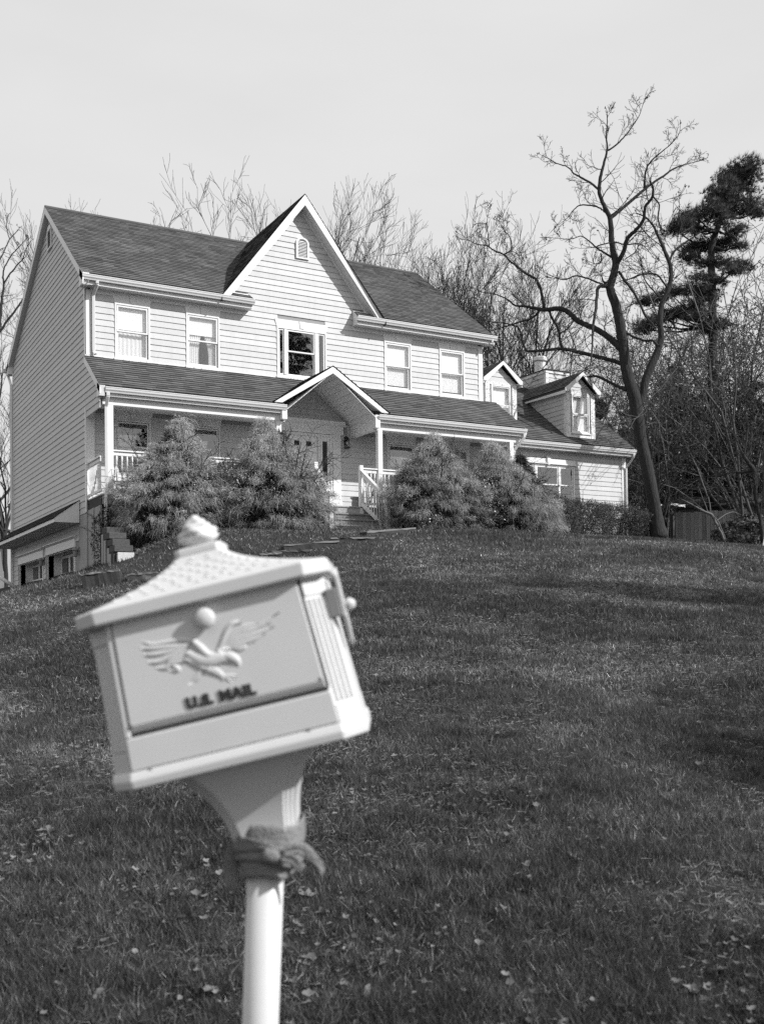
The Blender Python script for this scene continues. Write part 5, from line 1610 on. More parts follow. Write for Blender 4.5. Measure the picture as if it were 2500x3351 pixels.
# ---- far bare trees behind the house: three kinds, copied
def bare_proto(seed, H=16, spread=(12, 30), limbs=6, kids=6, lean=0.0, rmin=0.0075, ratio=0.52):
    b = Branches(seed)
    rr = random.Random(seed)
    tr = H * 0.0085
    p = Vector((0, 0, -0.3)); d = Vector((lean, 0, 1))
    nodes = []
    h0 = H * 0.30
    n = 6
    for i in range(n):
        q = p + (d + Vector((rr.gauss(0, .04), rr.gauss(0, .04), 0))).normalized() * (h0 / n)
        b.seg(p, q, tr * (1.25 - 0.3 * i / n), tr * (1.25 - 0.3 * (i + 1) / n)); p = q
    for k in range(limbs):
        a = 2 * math.pi * (k + rr.random() * 0.7) / limbs
        th = R(rr.uniform(*spread)) * (0.25 if k == 0 else 1)
        dd = Vector((math.sin(th) * math.cos(a), math.sin(th) * math.sin(a), math.cos(th)))
        b.grow(p - Vector((0, 0, rr.random() * h0 * 0.35)), dd, H * rr.uniform(0.5, 0.72), tr * 0.55, 3, up=0.05, wig=0.09, kids=kids + 2, ang=(16, 40), ratio=ratio, n=7, rmin=rmin, start=0.2)
    return b
def bare_tree(name, label, seed, loc, rotz, scale, group, **kw):
    root = thing(name, label, 'tree', loc, rotz, group)
    b = bare_proto(seed, **kw)
    k = [i for i in range(6)]
    t_ = Branches(1)
    t_.a, t_.b, t_.ra, t_.rb = b.a[:6], b.b[:6], b.ra[:6], b.rb[:6]
    t_.mesh('trunk', M['bark'], root)
    b.a, b.b, b.ra, b.rb = b.a[6:], b.b[6:], b.ra[6:], b.rb[6:]
    b.mesh('branches', M['twig'], root, kind='stuff')
    HMAX[name + str(seed)] = max(q_[2] for q_ in b.b)
    PTS[seed - 40] = np.array(b.b)
    root.scale = (scale,) * 3
    return root
HMAX = {}
PTS = {}
GB = 'bare trees behind the house'
protos = {}
def far_tree(px, depth, top, kind, label, rot, wide=1.0):
    p = at(px, 1700, depth)
    z = gz(min(max(p.x, -55), 85), min(p.y, 95))
    h = at(px, top, depth).z - z
    H = {0: 16, 1: 16, 2: 16}[kind]
    if kind not in protos:
        protos[kind] = bare_tree('bare_tree', label, 40 + kind, (p.x, p.y, z), rot, h / H, GB, **({'spread': (8, 24), 'limbs': 7}, {'spread': (16, 36), 'limbs': 6, 'kids': 6}, {'spread': (6, 18), 'limbs': 5, 'kids': 7})[kind])
        o = protos[kind]
    else:
        o = copy_tree(protos[kind])
        o['label'] = label
        o.location = (p.x, p.y, z); o.rotation_euler.z = rot
    s = h / HMAX['bare_tree' + str(40 + kind)]
    V_ = PTS[kind]
    c_, s_ = math.cos(rot), math.sin(rot)
    for _ in range(6):                                 # fit the crown's top as seen from the lawn
        X = np.stack([(V_[:, 0] * c_ - V_[:, 1] * s_) * s * wide + p.x, (V_[:, 0] * s_ + V_[:, 1] * c_) * s * wide + p.y, V_[:, 2] * s + z], 1) - np.array(CAMP)
        dep = X @ np.array(FWD)
        py_ = CY - FPX * (X @ np.array(UPV)) / dep
        s *= (CY - top) / (CY - np.percentile(py_, 0.4))
    o.scale = (s * wide, s * wide, s)
    return o
far_tree(725, 47, 560, 1, 'bare fan-shaped tree rising behind the roof ridge left of the gable', 0.3, 1.0)
far_tree(985, 52, 600, 0, 'bare tree mostly hidden behind the tip of the steep gable', 1.0, 0.8)
far_tree(1110, 48, 610, 0, 'bare tree just right of the steep gable behind the roof', 2.1, 0.8)
far_tree(1275, 46, 650, 1, 'round bare tree over the right half of the main roof', 3.3, 0.95)
far_tree(1470, 50, 790, 2, 'slim bare tree close to the right end of the main roof', 0.9, 1.0)
far_tree(1600, 46, 745, 0, 'many-stemmed bare tree behind the small left dormer', 4.2, 0.9)
far_tree(1715, 49, 790, 2, 'slim bare tree behind the chimney', 5.2, 1.2)
far_tree(262, 60, 655, 2, 'far bare tree whose tips just show over the left roof ridge', 2.6, 0.8)
far_tree(1830, 55, 960, 1, 'low bare tree behind the chimney and the hanging limb', 1.9, 0.9)
far_tree(-40, 50, 760, 1, 'bare tree at the left edge behind the house', 0.2, 1.1)
far_tree(15, 44, 1180, 0, 'low twiggy tree beside the rear corner of the house', 3.9, 1.2)
# the thicker-limbed bare tree at the left edge
left_limbs = [
    [(-60, 2600, 30), (-50, 1900, 26), (-20, 1600, 22), (5, 1420, 16), (20, 1240, 12), (38, 1090, 10), (34, 960, 8), (60, 880, 7), (130, 765, 6), (200, 690, 5), (285, 595, 3), (290, 580, 2)],
    [(38, 1090, 9), (90, 1000, 8.5), (150, 930, 8), (190, 870, 7), (240, 825, 6.5), (270, 740, 5), (300, 670, 4), (340, 615, 2)],
    [(-40, 900, 8), (0, 820, 7), (40, 740, 6.5), (100, 610, 6), (150, 550, 5), (205, 490, 3), (190, 455, 1.5)],
    [(105, 600, 5), (85, 540, 4.5), (70, 440, 4), (92, 340, 2)],
    [(-30, 1640, 14), (20, 1570, 13), (80, 1480, 12), (150, 1390, 11), (215, 1300, 10), (260, 1230, 9)],
    [(240, 825, 4), (285, 775, 3.4), (292, 690, 2)],
]
traced_tree('bare_tree', 'thick-limbed bare tree cut off by the left edge, beside the gable wall', left_limbs, 40, (-15, 1700), 77, sc=3.304, off=(0, 600), tw_len=0.8, twig_every=0.5)

# ---- pines and spruces
def foliage_obj(name, parts_, mt, parent, tones=None, kind='stuff', loc=(0, 0, 0)):
    V, F = merge(parts_)
    return np_mesh(name, V - np.array(loc), F, mt, parent, tone=tones, kind=kind)
def spruce_proto(seed, H, rad, n, label, loc, name='spruce_tree', group=None, nl=0.22, k=10):
    rng = np.random.default_rng(seed)
    root = thing(name, label, 'tree', loc, group=group)
    MB().tube([(0, 0, -0.3), (0, 0, H * 0.5), (0, 0, H)], [H * 0.016, H * 0.010, 0.01], 8).build('trunk', M['bark'], root, smooth=True)
    nb = int(H * 9)
    h = np.sort(rng.random(nb)) ** 1.1 * 0.94 + 0.05
    C, Dd = [], []
    for hh in h:
        a = rng.random() * 6.283
        L = rad * (1 - hh) ** 0.8 * rng.uniform(0.7, 1.15) + 0.15
        m_ = max(int(n / nb * (L / rad + 0.35)), 6)
        t = rng.random(m_) ** 0.6
        x = t * L
        off = rng.normal(size=(m_, 3)) * np.array([0.10, 0.10, 0.05]) * (0.5 + L * 0.35)
        droop = -0.25 * L * t + 0.20 * L * t * t
        C.append(np.stack([math.cos(a) * x, math.sin(a) * x, hh * H + droop], 1) + off)
        Dd.append(np.tile([math.cos(a), math.sin(a), -0.15], (m_, 1)) + rng.normal(size=(m_, 3)) * 0.5)
    C = np.concatenate(C); Dd = norm(np.concatenate(Dd))
    V, F = needles(C, Dd, np.full(len(C), nl) * rng.uniform(0.7, 1.3, len(C)), np.full(len(C), nl * 0.11), k, 0.6)
    np_mesh('foliage', V, F, M['needle'], root, tone=np.repeat(rng.uniform(0.55, 1.35, len(C)), k * 3), kind='stuff')
    return root
def place(o, px, py, depth, rot=0, s=1.0, label=None, top=None, H=None):
    p = at(px, py, depth)
    z = gz(min(max(p.x, -55), 85), min(p.y, 95))
    if top is not None:
        s = (at(px, top, depth).z - z) / H
    o.location = (p.x, p.y, z); o.rotation_euler.z = rot; o.scale = (s, s, s)
    if label: o['label'] = label
    return o
sp0 = spruce_proto(3, 9, 2.3, 5200, 'dark conical evergreen behind the right end of the house roof', (0, 0, 0), 'spruce_tree', 'dark evergreens behind the house', nl=0.26)
place(sp0, 1955, 1700, 41, 0, top=1270, H=9)
for px, depth, top, rot, lab in ((2075, 44, 1330, 1, 'dark evergreen between the wing and the big bare trunk'), (2215, 46, 1180, 2, 'dark evergreen directly behind the big bare tree'), (2330, 43, 1290, 3, 'broad dark evergreen over the wooden fence'), (2465, 45, 1230, 4, 'dark evergreen at the right edge of the photo')):
    o = copy_tree(sp0); place(o, px, 1700, depth, rot, top=top, H=9, label=lab); o.scale.x *= 1.35; o.scale.y *= 1.35
# the ragged tall pine
PD = 40.0
pine_base = at(2335, 1740, PD)
pine = thing('pine_tree', 'tall ragged pine with a dark wind-swept crown at the right edge', 'tree', (pine_base.x, pine_base.y, gz(pine_base.x, pine_base.y)))
ploc = Vector(pine.location)
def c8(a, b, d=PD): return at(2100 + a / 2.11, 450 + b / 2.11, d)
tp = [c8(495, 2720), c8(490, 1900), c8(490, 1300), c8(486, 1000), c8(478, 860), c8(482, 750), c8(515, 640), c8(560, 540), c8(620, 420), c8(680, 320), c8(730, 230), c8(790, 150)]
MB().tube([Vector(q) - ploc for q in tp], [0.24, 0.20, 0.16, 0.15, 0.14, 0.13, 0.11, 0.09, 0.075, 0.055, 0.04, 0.015], 10).build('trunk', M['bark'], pine, smooth=True)
blobs = [(745, 215, 80, 85), (660, 255, 85, 90), (570, 290, 60, 80), (690, 340, 110, 85), (560, 390, 100, 90), (610, 470, 110, 80), (740, 480, 100, 60), (500, 420, 70, 80), (470, 500, 70, 60), (540, 550, 80, 70), (790, 520, 60, 50),
         (390, 555, 70, 60), (310, 560, 70, 60), (270, 600, 70, 55), (230, 640, 50, 35), (370, 640, 70, 45), (640, 640, 60, 40), (590, 710, 70, 50), (420, 740, 80, 50), (350, 780, 70, 45), (330, 830, 55, 35), (520, 760, 60, 45), (660, 750, 40, 20),
         (470, 860, 90, 45), (570, 870, 70, 40), (660, 890, 70, 45), (620, 925, 50, 25), (430, 970, 80, 45), (500, 990, 60, 40), (410, 1060, 90, 50), (470, 1100, 60, 60), (390, 1140, 80, 50), (260, 1060, 70, 35), (200, 1080, 50, 35),
         (320, 1200, 90, 45), (220, 1220, 80, 40), (140, 1250, 70, 35), (60, 1290, 60, 40), (20, 1330, 50, 40), (400, 1230, 60, 50), (40, 1130, 60, 40), (120, 1110, 50, 35), (520, 1290, 60, 45), (460, 1330, 50, 40)]
parts_, tones_ = [], []
brp = MB()
trunk_px = np.array([(490, 1900), (490, 1300), (486, 1000), (478, 860), (482, 750), (515, 640), (560, 540), (620, 420), (680, 320), (730, 230)])
for (a, b, ra, rb) in blobs:
    dz = RNG.uniform(-1.2, 1.2)
    cen = np.array(c8(a, b, PD + dz))
    k = np.argmin((trunk_px[:, 0] - a) ** 2 + ((trunk_px[:, 1] - (b + abs(a - 490) * 0.25)) * 1.6) ** 2)
    st = c8(*trunk_px[k])
    en = Vector(cen)
    md = st.lerp(en, 0.5) + Vector((0, 0, -0.15))
    brp.tube([Vector(st) - ploc, md - ploc, en - ploc], [0.055, 0.04, 0.012], 5)
    n = int(ra * rb / 32) + 45
    ra *= 1.4 if b < 620 else 1.75; rb *= 1.3 if b < 620 else 0.95
    u = norm(RNG.normal(size=(n, 3))) * (RNG.random((n, 1)) ** 0.70)
    u *= (0.75 + 0.5 * vnoise(u[:, 0] * 2.2 + a, u[:, 2] * 2.2 + b))[:, None]
    sx, sz = ra / 2.11 * PD / FPX, rb / 2.11 * PD / FPX
    P = cen + (u[:, 0:1] * np.array(RGT) * sx + u[:, 1:2] * np.array(FWD) * (sx * 0.8) + u[:, 2:3] * np.array([0, 0, 1]) * sz)
    lean = np.array([0.55, 0, 0.8]) if b < 620 else np.array([np.sign(a - 485) * 0.7, 0, 0.35])
    Dd = norm(lean[0] * np.array(RGT) + np.array([0, 0, lean[2]]) + RNG.normal(size=(n, 3)) * 0.5)
    parts_.append(needles(P, Dd, RNG.uniform(0.18, 0.32, n), np.full(n, 0.018), 11, 0.40))
    tones_.append(np.repeat(RNG.uniform(0.5, 1.25, n), 33))
brp.build('branches', M['bark'], pine, smooth=True, kind='stuff')
foliage_obj('foliage', parts_, M['needle'], pine, np.concatenate(tones_), loc=tuple(ploc))
# trees across the road behind the camera: mirrored in the upstairs window, shading the lawn, and blocking sky light
GN = 'trees across the road'
spx = spruce_proto(9, 19, 4.2, 9000, 'tall spruce across the road, seen mirrored in the upstairs centre window', (0, 0, 0), 'spruce_tree', GN, nl=0.42, k=9)
spx.location = (20.2, -32, gz(20.2, -32)); spx.scale = (1.08, 1.08, 1.08)
for x, y, s, rt, lb in ((13.5, -37, 0.9, 1, 'spruce across the road, just left of the tallest mirrored spruce'), (27.5, -38, 0.95, 2, 'spruce across the road, right of the tallest mirrored one'), (38, -33, 0.7, 3, 'shortest spruce across the road, at the far right of the row'),
                    (-22, -40, 0.9, 4, 'unseen spruce across the road behind the mailbox, inner one of two'), (-30, -33, 1.0, 5, 'unseen spruce at the far left end across the road'), (2, -44, 0.85, 2.5, 'unseen spruce farthest back from the road, behind the photographer')):  # left and rear spruces added out of view to block sky light
    o = copy_tree(spx); o.location = (x, y, gz(x, y)); o.scale = (s, s, s); o.rotation_euler.z = rt
    o['label'] = lb

# ================================================================== SHRUBS
def prof(h):
    return np.interp(h, [0, 0.12, 0.35, 0.55, 0.75, 0.9, 1.0], [0.80, 0.98, 1.0, 0.80, 0.44, 0.16, 0.03])
def cypress(label, x, y, zb, rx, ry, H, seed, n_cl=620, per=95, lean=(0, 0), group='feathery cypress shrubs along the porch'):
    rng = np.random.default_rng(seed)
    root = thing('cypress_shrub', label, 'shrub', (x, y, zb), group=group)
    n = n_cl
    h = rng.random(n) ** 0.9
    a = rng.random(n) * 2 * math.pi
    lump = 0.74 + 0.30 * vnoise(a / 6.283 * 8 + seed, h * 5.5 + seed * 3) + 0.22 * vnoise(a / 6.283 * 23 + seed, h * 13 + seed)
    r = prof(h) * lump * rng.uniform(0.80, 1.03, n)
    C = np.stack([np.cos(a) * r * rx + lean[0] * h, np.sin(a) * r * ry + lean[1] * h, h * H * rng.uniform(0.94, 1.02, n) + 0.03], 1)
    N = norm(np.stack([np.cos(a), np.sin(a), 0.25 + h * 1.1], 1))
    cc = np.repeat(C, per, 0); nn = np.repeat(N, per, 0)
    k = len(cc)
    st = cc + rng.normal(size=(k, 3)) * np.array([0.075, 0.075, 0.04])
    d = norm(nn * 0.9 + rng.normal(size=(k, 3)) * 0.45 + np.array([0, 0, 0.12]))
    L = rng.uniform(0.05, 0.16, k)
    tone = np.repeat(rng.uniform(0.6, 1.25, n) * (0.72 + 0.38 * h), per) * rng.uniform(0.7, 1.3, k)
    V1, F1 = strands(st, d, L, L * rng.uniform(0.5, 1.3, k), np.full(k, 0.010), 3)
    # a looser leader with hanging threads at the tip
    m_ = 260
    hh = rng.uniform(0.9, 1.07, m_)
    st2 = np.stack([lean[0] * hh + rng.normal(size=m_) * 0.10, lean[1] * hh + rng.normal(size=m_) * 0.10, hh * H], 1)
    d2 = norm(rng.normal(size=(m_, 3)) * np.array([1, 1, 0.3]) + np.array([0, 0, 0.7]))
    L2 = rng.uniform(0.15, 0.34, m_)
    V2, F2 = strands(st2, d2, L2, L2 * 1.3, np.full(m_, 0.012), 4)
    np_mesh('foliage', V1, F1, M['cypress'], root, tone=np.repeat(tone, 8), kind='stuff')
    np_mesh('hanging_threads', V2, F2, M['cypress'], root, tone=np.repeat(rng.uniform(0.8, 1.2, m_), 10), kind='stuff')
    # inner branches, and dark filler foliage added to stop light passing through
    b = Branches(seed)
    for q in range(9):
        t = b.r.uniform(0, 6.28); o = b.r.uniform(0.25, 0.75)
        b.grow((0, 0, 0), (math.cos(t) * o, math.sin(t) * o, 1), H * b.r.uniform(0.7, 0.95), 0.03, 2, up=0.05, wig=0.12, kids=7, ang=(35, 65), ratio=0.5, n=5, rmin=0.005)
    b.mesh('stems', M['twig'], root, kind='stuff')
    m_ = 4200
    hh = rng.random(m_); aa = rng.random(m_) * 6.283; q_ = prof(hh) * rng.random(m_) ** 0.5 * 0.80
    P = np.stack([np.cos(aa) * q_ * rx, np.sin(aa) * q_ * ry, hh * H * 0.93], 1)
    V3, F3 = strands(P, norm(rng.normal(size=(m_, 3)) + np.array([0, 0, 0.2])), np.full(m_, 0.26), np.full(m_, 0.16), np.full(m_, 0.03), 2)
    np_mesh('dark_filler_foliage', V3, F3, M['yew'], root, tone=np.full(len(V3), 0.55), kind='stuff')
    return root
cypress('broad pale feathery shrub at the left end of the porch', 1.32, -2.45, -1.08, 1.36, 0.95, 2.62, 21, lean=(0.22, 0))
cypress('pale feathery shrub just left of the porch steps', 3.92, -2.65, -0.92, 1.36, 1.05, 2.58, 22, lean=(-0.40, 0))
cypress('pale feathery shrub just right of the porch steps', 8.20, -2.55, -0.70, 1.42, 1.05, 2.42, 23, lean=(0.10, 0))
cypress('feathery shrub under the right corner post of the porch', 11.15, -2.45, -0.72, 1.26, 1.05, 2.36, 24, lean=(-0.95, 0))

def leafy(name, label, x, y, zb, rx, ry, H, seed, n, size, mt, group=None, twigs=7, tone=(0.6, 1.4), upright=False, spray=0):
    rng = np.random.default_rng(seed)
    root = thing(name, label, 'shrub', (x, y, zb), group=group)
    h = rng.random(n) ** 0.8; a = rng.random(n) * 6.283
    shape = np.interp(h, [0, 0.2, 0.6, 0.85, 1.0], [0.75, 1.0, 0.95, 0.7, 0.25])
    lump = 0.72 + 0.55 * vnoise(a / 6.283 * 9 + seed, h * 5 + seed)
    q = shape * lump * (0.55 + 0.45 * rng.random(n) ** 0.4)
    P = np.stack([np.cos(a) * q * rx, np.sin(a) * q * ry, h * H * (0.8 + 0.3 * vnoise(a * 1.3 + seed, a * 0 + 2.5))], 1)
    N = norm(np.stack([np.cos(a), np.sin(a), 0.6 + 0 * a], 1) + rng.normal(size=(n, 3)) * 0.6)
    if spray:
        k = spray
        C = np.repeat(P, k, 0); D_ = np.repeat(norm(N + np.array([0, 0, 0.5])), k, 0)
        t = np.tile(np.linspace(0, 1, k), n)[:, None]
        C = C + D_ * t * 0.16 + rng.normal(size=C.shape) * 0.012
        V, F = leaves(C, norm(rng.normal(size=C.shape) + np.array([0, 0, 0.6])), np.full(len(C), size) * rng.uniform(0.7, 1.3, len(C)), 0.32)
        tn = np.repeat(np.repeat(rng.uniform(*tone, n), k), 4)
    else:
        V, F = leaves(P, N, size * rng.uniform(0.6, 1.3, n), 0.5)
        tn = np.repeat(rng.uniform(*tone, n), 4)
    np_mesh('foliage', V, F, mt, root, tone=tn, kind='stuff')
    b = Branches(seed)
    for q in range(twigs):
        t = b.r.uniform(0, 6.28); o = b.r.uniform(0.2, 0.9)
        b.grow((b.r.gauss(0, 0.1 * rx), b.r.gauss(0, 0.1 * ry), 0), (math.cos(t) * o * rx / H, math.sin(t) * o * ry / H, 1), H * b.r.uniform(0.7, 1.02), 0.014, 2, up=0.05, wig=0.16, kids=6, ang=(25, 55), ratio=0.45, n=5, rmin=0.004)
    b.mesh('stems', M['twig'], root, kind='stuff')
    return root
GBR = 'dark broad-leaved shrubs between the cypresses'
leafy('broadleaf_shrub', 'dark glossy-leaved shrub squeezed between the two left feathery shrubs', 2.62, -2.75, -0.95, 0.55, 0.55, 1.75, 31, 1700, 0.055, M['broadleaf'], GBR)
leafy('broadleaf_shrub', 'dark glossy-leaved shrub against the right stair railing', 7.42, -2.85, -0.72, 0.50, 0.5, 1.55, 32, 1500, 0.055, M['broadleaf'], GBR)
leafy('broadleaf_shrub', 'dark glossy-leaved shrub between the two right feathery shrubs', 9.66, -2.9, -0.70, 0.45, 0.5, 1.5, 33, 1200, 0.055, M['broadleaf'], GBR)
leafy('broadleaf_shrub', 'low leafy seedling clump at the foot of the feathery shrub by the planter', 7.55, -3.15, -0.75, 0.5, 0.4, 0.55, 34, 600, 0.055, M['broadleaf'], GBR)
GY_ = 'low dark hedge shrubs under the wing'
leafy('yew_shrub', 'low dark shrub under the triple window of the wing', 13.1, -1.35, -0.58, 0.95, 0.8, 1.15, 41, 2600, 0.045, M['yew'], GY_, spray=6)
leafy('yew_shrub', 'low dark shrub below the blank wall of the wing', 14.6, -1.0, -0.52, 1.0, 0.8, 1.05, 42, 2600, 0.045, M['yew'], GY_, spray=6)
leafy('yew_shrub', 'low dark shrub in front of the right corner of the wing', 16.0, -0.75, -0.48, 1.05, 0.85, 1.0, 43, 2600, 0.045, M['yew'], GY_, spray=6)
leafy('yew_shrub', 'low dark shrub between the wing corner and the big bare trunk', 17.25, -0.5, -0.45, 0.8, 0.7, 0.75, 44, 1800, 0.045, M['yew'], GY_, spray=6)
leafy('ivy', 'dark ivy climbing the left porch corner above the stepped wall', -0.02, -1.65, -1.72, 0.30, 0.42, 1.35, 45, 900, 0.06, M['broadleaf'], None, twigs=5)

# ---- thicket at the right: many-stemmed twiggy shrubs with opening buds
GT = 'twiggy shrubs in the thicket at the right'
def thicket_proto(seed, H, label):
    root = thing('thicket_shrub', label, 'shrub', (0, 0, 0), group=GT)
    b = Branches(seed)
    for q in range(9):
        t = b.r.uniform(0, 6.28); o = b.r.uniform(0.1, 0.55)
        b.grow((b.r.gauss(0, 0.15), b.r.gauss(0, 0.15), -0.1), (math.cos(t) * o, math.sin(t) * o, 1), H * b.r.uniform(0.6, 1.0), 0.030, 3, up=0.02, wig=0.13, kids=6, ang=(25, 60), ratio=0.5, n=6, rmin=0.005, start=0.25)
    b.mesh('branches', M['lighttwig'], root, kind='stuff')
    T = np.array([t[0] for t in b.tips])
    k = RNG.integers(0, len(T), int(len(T) * 2.2))
    P = T[k] + RNG.normal(size=(len(k), 3)) * 0.03
    V, F = leaves(P, rand_dirs(len(P)), RNG.uniform(0.025, 0.06, len(P)), 0.5)
    np_mesh('buds', V, F, M['yew'], root, tone=np.repeat(RNG.uniform(0.6, 1.8, len(P)), 4), kind='stuff')
    return root
tk = [thicket_proto(61, 5.5, 'tall twiggy shrub right of the big bare trunk'), thicket_proto(62, 4.6, 'twiggy shrub just behind the wooden fence')]
for o, (px, depth, rot, s) in zip(tk, ((2150, 37, 0.2, 1.4), (2330, 43, 1.0, 1.8))):
    place(o, px, 1700, depth, rot, s)
for i, (px, depth, rot, s, lab) in enumerate(((2470, 36, 2.2, 1.9, 'tallest twiggy shrub at the right edge of the photo'), (2130, 39, 3.3, 1.35, 'twiggy shrub behind the foot of the big bare trunk'), (2270, 44, 4.4, 2.1, 'twiggy shrub in the middle of the thicket'),
                                              (2385, 41, 5.1, 2.1, 'twiggy shrub in front of the tall pine trunk'), (2065, 37, 0.9, 0.95, 'twiggy shrub just behind the right corner of the wing'), (2500, 39, 1.7, 2.0, 'twiggy shrub half cut off by the right edge'), (2430, 45, 0.6, 2.4, 'broad twiggy shrub under the leaning pine crown'), (2290, 44, 3.7, 2.2, 'twiggy shrub rising right above the board fence'), (2330, 46, 2.9, 2.0, 'twiggy shrub deepest in the thicket behind the fence'))):
    o = copy_tree(tk[i % 2]); place(o, px, 1700, depth, rot, s, label=lab)
def mass(label, px, depth, top, rw_, seed, n=2600):
    p = at(px, 1700, depth); z = gz(p.x, p.y)
    H = at(px, top, depth).z - z
    return leafy('evergreen_shrub', label, p.x, p.y, z, rw_, rw_, H, seed, n, 0.14, M['yew'], 'dense evergreen shrubs behind the thicket', twigs=5, tone=(0.35, 1.1))
mass('dark evergreen mass behind the big bare trunk', 2120, 43, 1400, 1.8, 51)
mass('dark evergreen mass above the left end of the wooden fence', 2235, 44, 1330, 2.0, 52)
mass('dark evergreen mass above the right end of the wooden fence', 2350, 43, 1440, 1.9, 53)
mass('dark evergreen mass at the right edge beyond the fence', 2470, 42, 1380, 2.0, 54)
mass('low dark mound of evergreen at the right end of the fence', 2440, 34.5, 1690, 1.0, 55, 1800)
# small crooked tree at the right with pale bare branches
crab = [
    [(1640, 900, 26), (1620, 700, 22), (1590, 560, 20), (1560, 400, 20), (1555, 250, 22), (1540, 130, 26), (1490, 60, 22), (1440, -20, 18)],
    [(1540, 130, 18), (1480, 140, 16), (1400, 155, 14), (1330, 145, 11), (1180, 185, 9), (1000, 200, 8), (860, 235, 6), (700, 190, 4)],
    [(1330, 145, 8), (1240, 100, 8), (1100, 95, 6), (960, 65, 5), (840, 75, 3)],
    [(1590, 560, 8), (1500, 440, 7), (1400, 390, 6), (1290, 330, 5), (1200, 300, 3)],
    [(1555, 250, 9), (1600, 100, 8), (1640, -60, 7), (1660, -250, 6), (1640, -400, 3)],
    [(1490, 60, 12), (1400, -90, 10), (1340, -230, 8), (1250, -330, 6), (1160, -400, 3)],
    [(1440, -20, 10), (1460, -200, 9), (1480, -380, 7), (1440, -520, 4), (1450, -700, 2)],
]
traced_tree('crooked_tree', 'small dark crooked tree at the right edge, its limb reaching left', crab, 33.5, (2495, 1765), 91, sc=3.304, off=(2000, 1500), tw_len=0.8, twig_every=0.2)
sap = [
    [(1230, 905, 11), (1180, 790, 14), (1130, 700, 14), (1085, 610, 15), (1040, 592, 14), (960, 550, 11), (880, 505, 9), (760, 440, 4)],
    [(1075, 600, 7), (1060, 470, 7), (1020, 350, 6.5), (985, 260, 6), (960, 180, 5.5), (925, 90, 5), (880, 0, 3)],
    [(1050, 595, 5), (1010, 480, 5), (970, 380, 4), (940, 300, 3)],
    [(1000, 560, 6), (940, 510, 6), (850, 430, 5.5), (760, 370, 5), (690, 322, 4), (560, 280, 3)],
    [(1085, 610, 6), (1150, 670, 5), (1200, 780, 5), (1240, 880, 4)],
    [(1120, 690, 5), (1230, 610, 5), (1320, 580, 4), (1400, 610, 3)],
]
traced_tree('sapling', 'pale bent sapling in front of the wooden fence', sap, 33.0, (2375, 1772), 93, sc=3.304, off=(2000, 1500), tw_len=0.5, twig_every=0.25, mt='palebark')

# ================================================================== SMALL THINGS ROUND THE HOUSE
# fence at the right: one board after another
fl0 = at(2208, 1760, 39); fl1 = at(2452, 1768, 38)
fz = gz(fl0.x, fl0.y)
fence = thing('fence', 'weathered board fence half hidden behind the thicket', 'fence', (fl0.x, fl0.y, fz))
fd = Vector((fl1.x - fl0.x, fl1.y - fl0.y, 0)); fL = fd.length; fd.normalize(); fn = Vector((fd.y, -fd.x, 0))
ztop = at(2300, 1672, 38.5).z - fz
nb = int(fL / 0.142)
for i in range(nb):
    a = fd * (i * 0.142 + 0.004); b = fd * (i * 0.142 + 0.136)
    j = random.uniform(-0.012, 0.012); hgt = ztop + random.uniform(-0.03, 0.02); zb_ = -0.3
    MB().hexa([a + fn * j + Vector((0, 0, zb_)), b + fn * j + Vector((0, 0, zb_)), b + fn * (j - 0.02) + Vector((0, 0, zb_)), a + fn * (j - 0.02) + Vector((0, 0, zb_)),
               a + fn * j + Vector((0, 0, hgt)), b + fn * j + Vector((0, 0, hgt)), b + fn * (j - 0.02) + Vector((0, 0, hgt)), a + fn * (j - 0.02) + Vector((0, 0, hgt))]).build('fence_board', M['fence'], fence)
MB().bar(-fn * 0.045 + Vector((0, 0, ztop - 0.15)), fd * fL - fn * 0.045 + Vector((0, 0, ztop - 0.15)), 0.04, 0.09).build('fence_rail', M['fence'], fence)
for t in (-0.05, -0.62):
    MB().bar(fd * t + Vector((0, 0, -0.3)), fd * t + Vector((0, 0, ztop - 0.05)), 0.14, 0.14).build('fence_post', M['oldwood'], fence)
sx0 = at(2190, 1660, 41.5)
shed = thing('shed', 'low dark shed roof showing over the board fence', 'shed', (sx0.x, sx0.y, gz(sx0.x, sx0.y)))
zt = at(2300, 1635, 42).z - shed.location.z
MB().box(0.1, 3.6, -0.9, 0.9, -0.3, zt - 0.45).build('shed_wall', M['fence'], shed)
MB().prism([(-0.1, -1.15, zt - 0.48), (-0.1, 0, zt), (-0.1, 1.15, zt - 0.48), (-0.1, 1.15, zt - 0.54), (-0.1, 0, zt - 0.07), (-0.1, -1.15, zt - 0.54)], (3.9, 0, 0)).build('shed_roof', M['shedroof'], shed)
shed.rotation_euler.z = math.atan2(fd.y, fd.x)
wb = at(2220, 1656, 38.8)
tb = thing('plastic_sheet', 'crumpled white plastic lying over the left end of the fence', 'plastic sheet', tuple(wb))
q = MB()
for i in range(13):
    for j in range(5):
        p_ = fd * (i * 0.045 - 0.27) + fn * (j * 0.06 - 0.10) + Vector((0, 0, 0.05 * math.sin(j * 1.1) + 0.09 * max(0, 1 - i / 9)))
        q.v.append(tuple(p_ + mnoise.noise_vector(Vector((i * 0.7, j * 0.9, 2.0))) * 0.05))
for i in range(12):
    for j in range(4):
        q.f.append((i * 5 + j, i * 5 + j + 1, i * 5 + j + 6, i * 5 + j + 5))
q.build('sheet', M['whiteplastic'], tb, smooth=True)
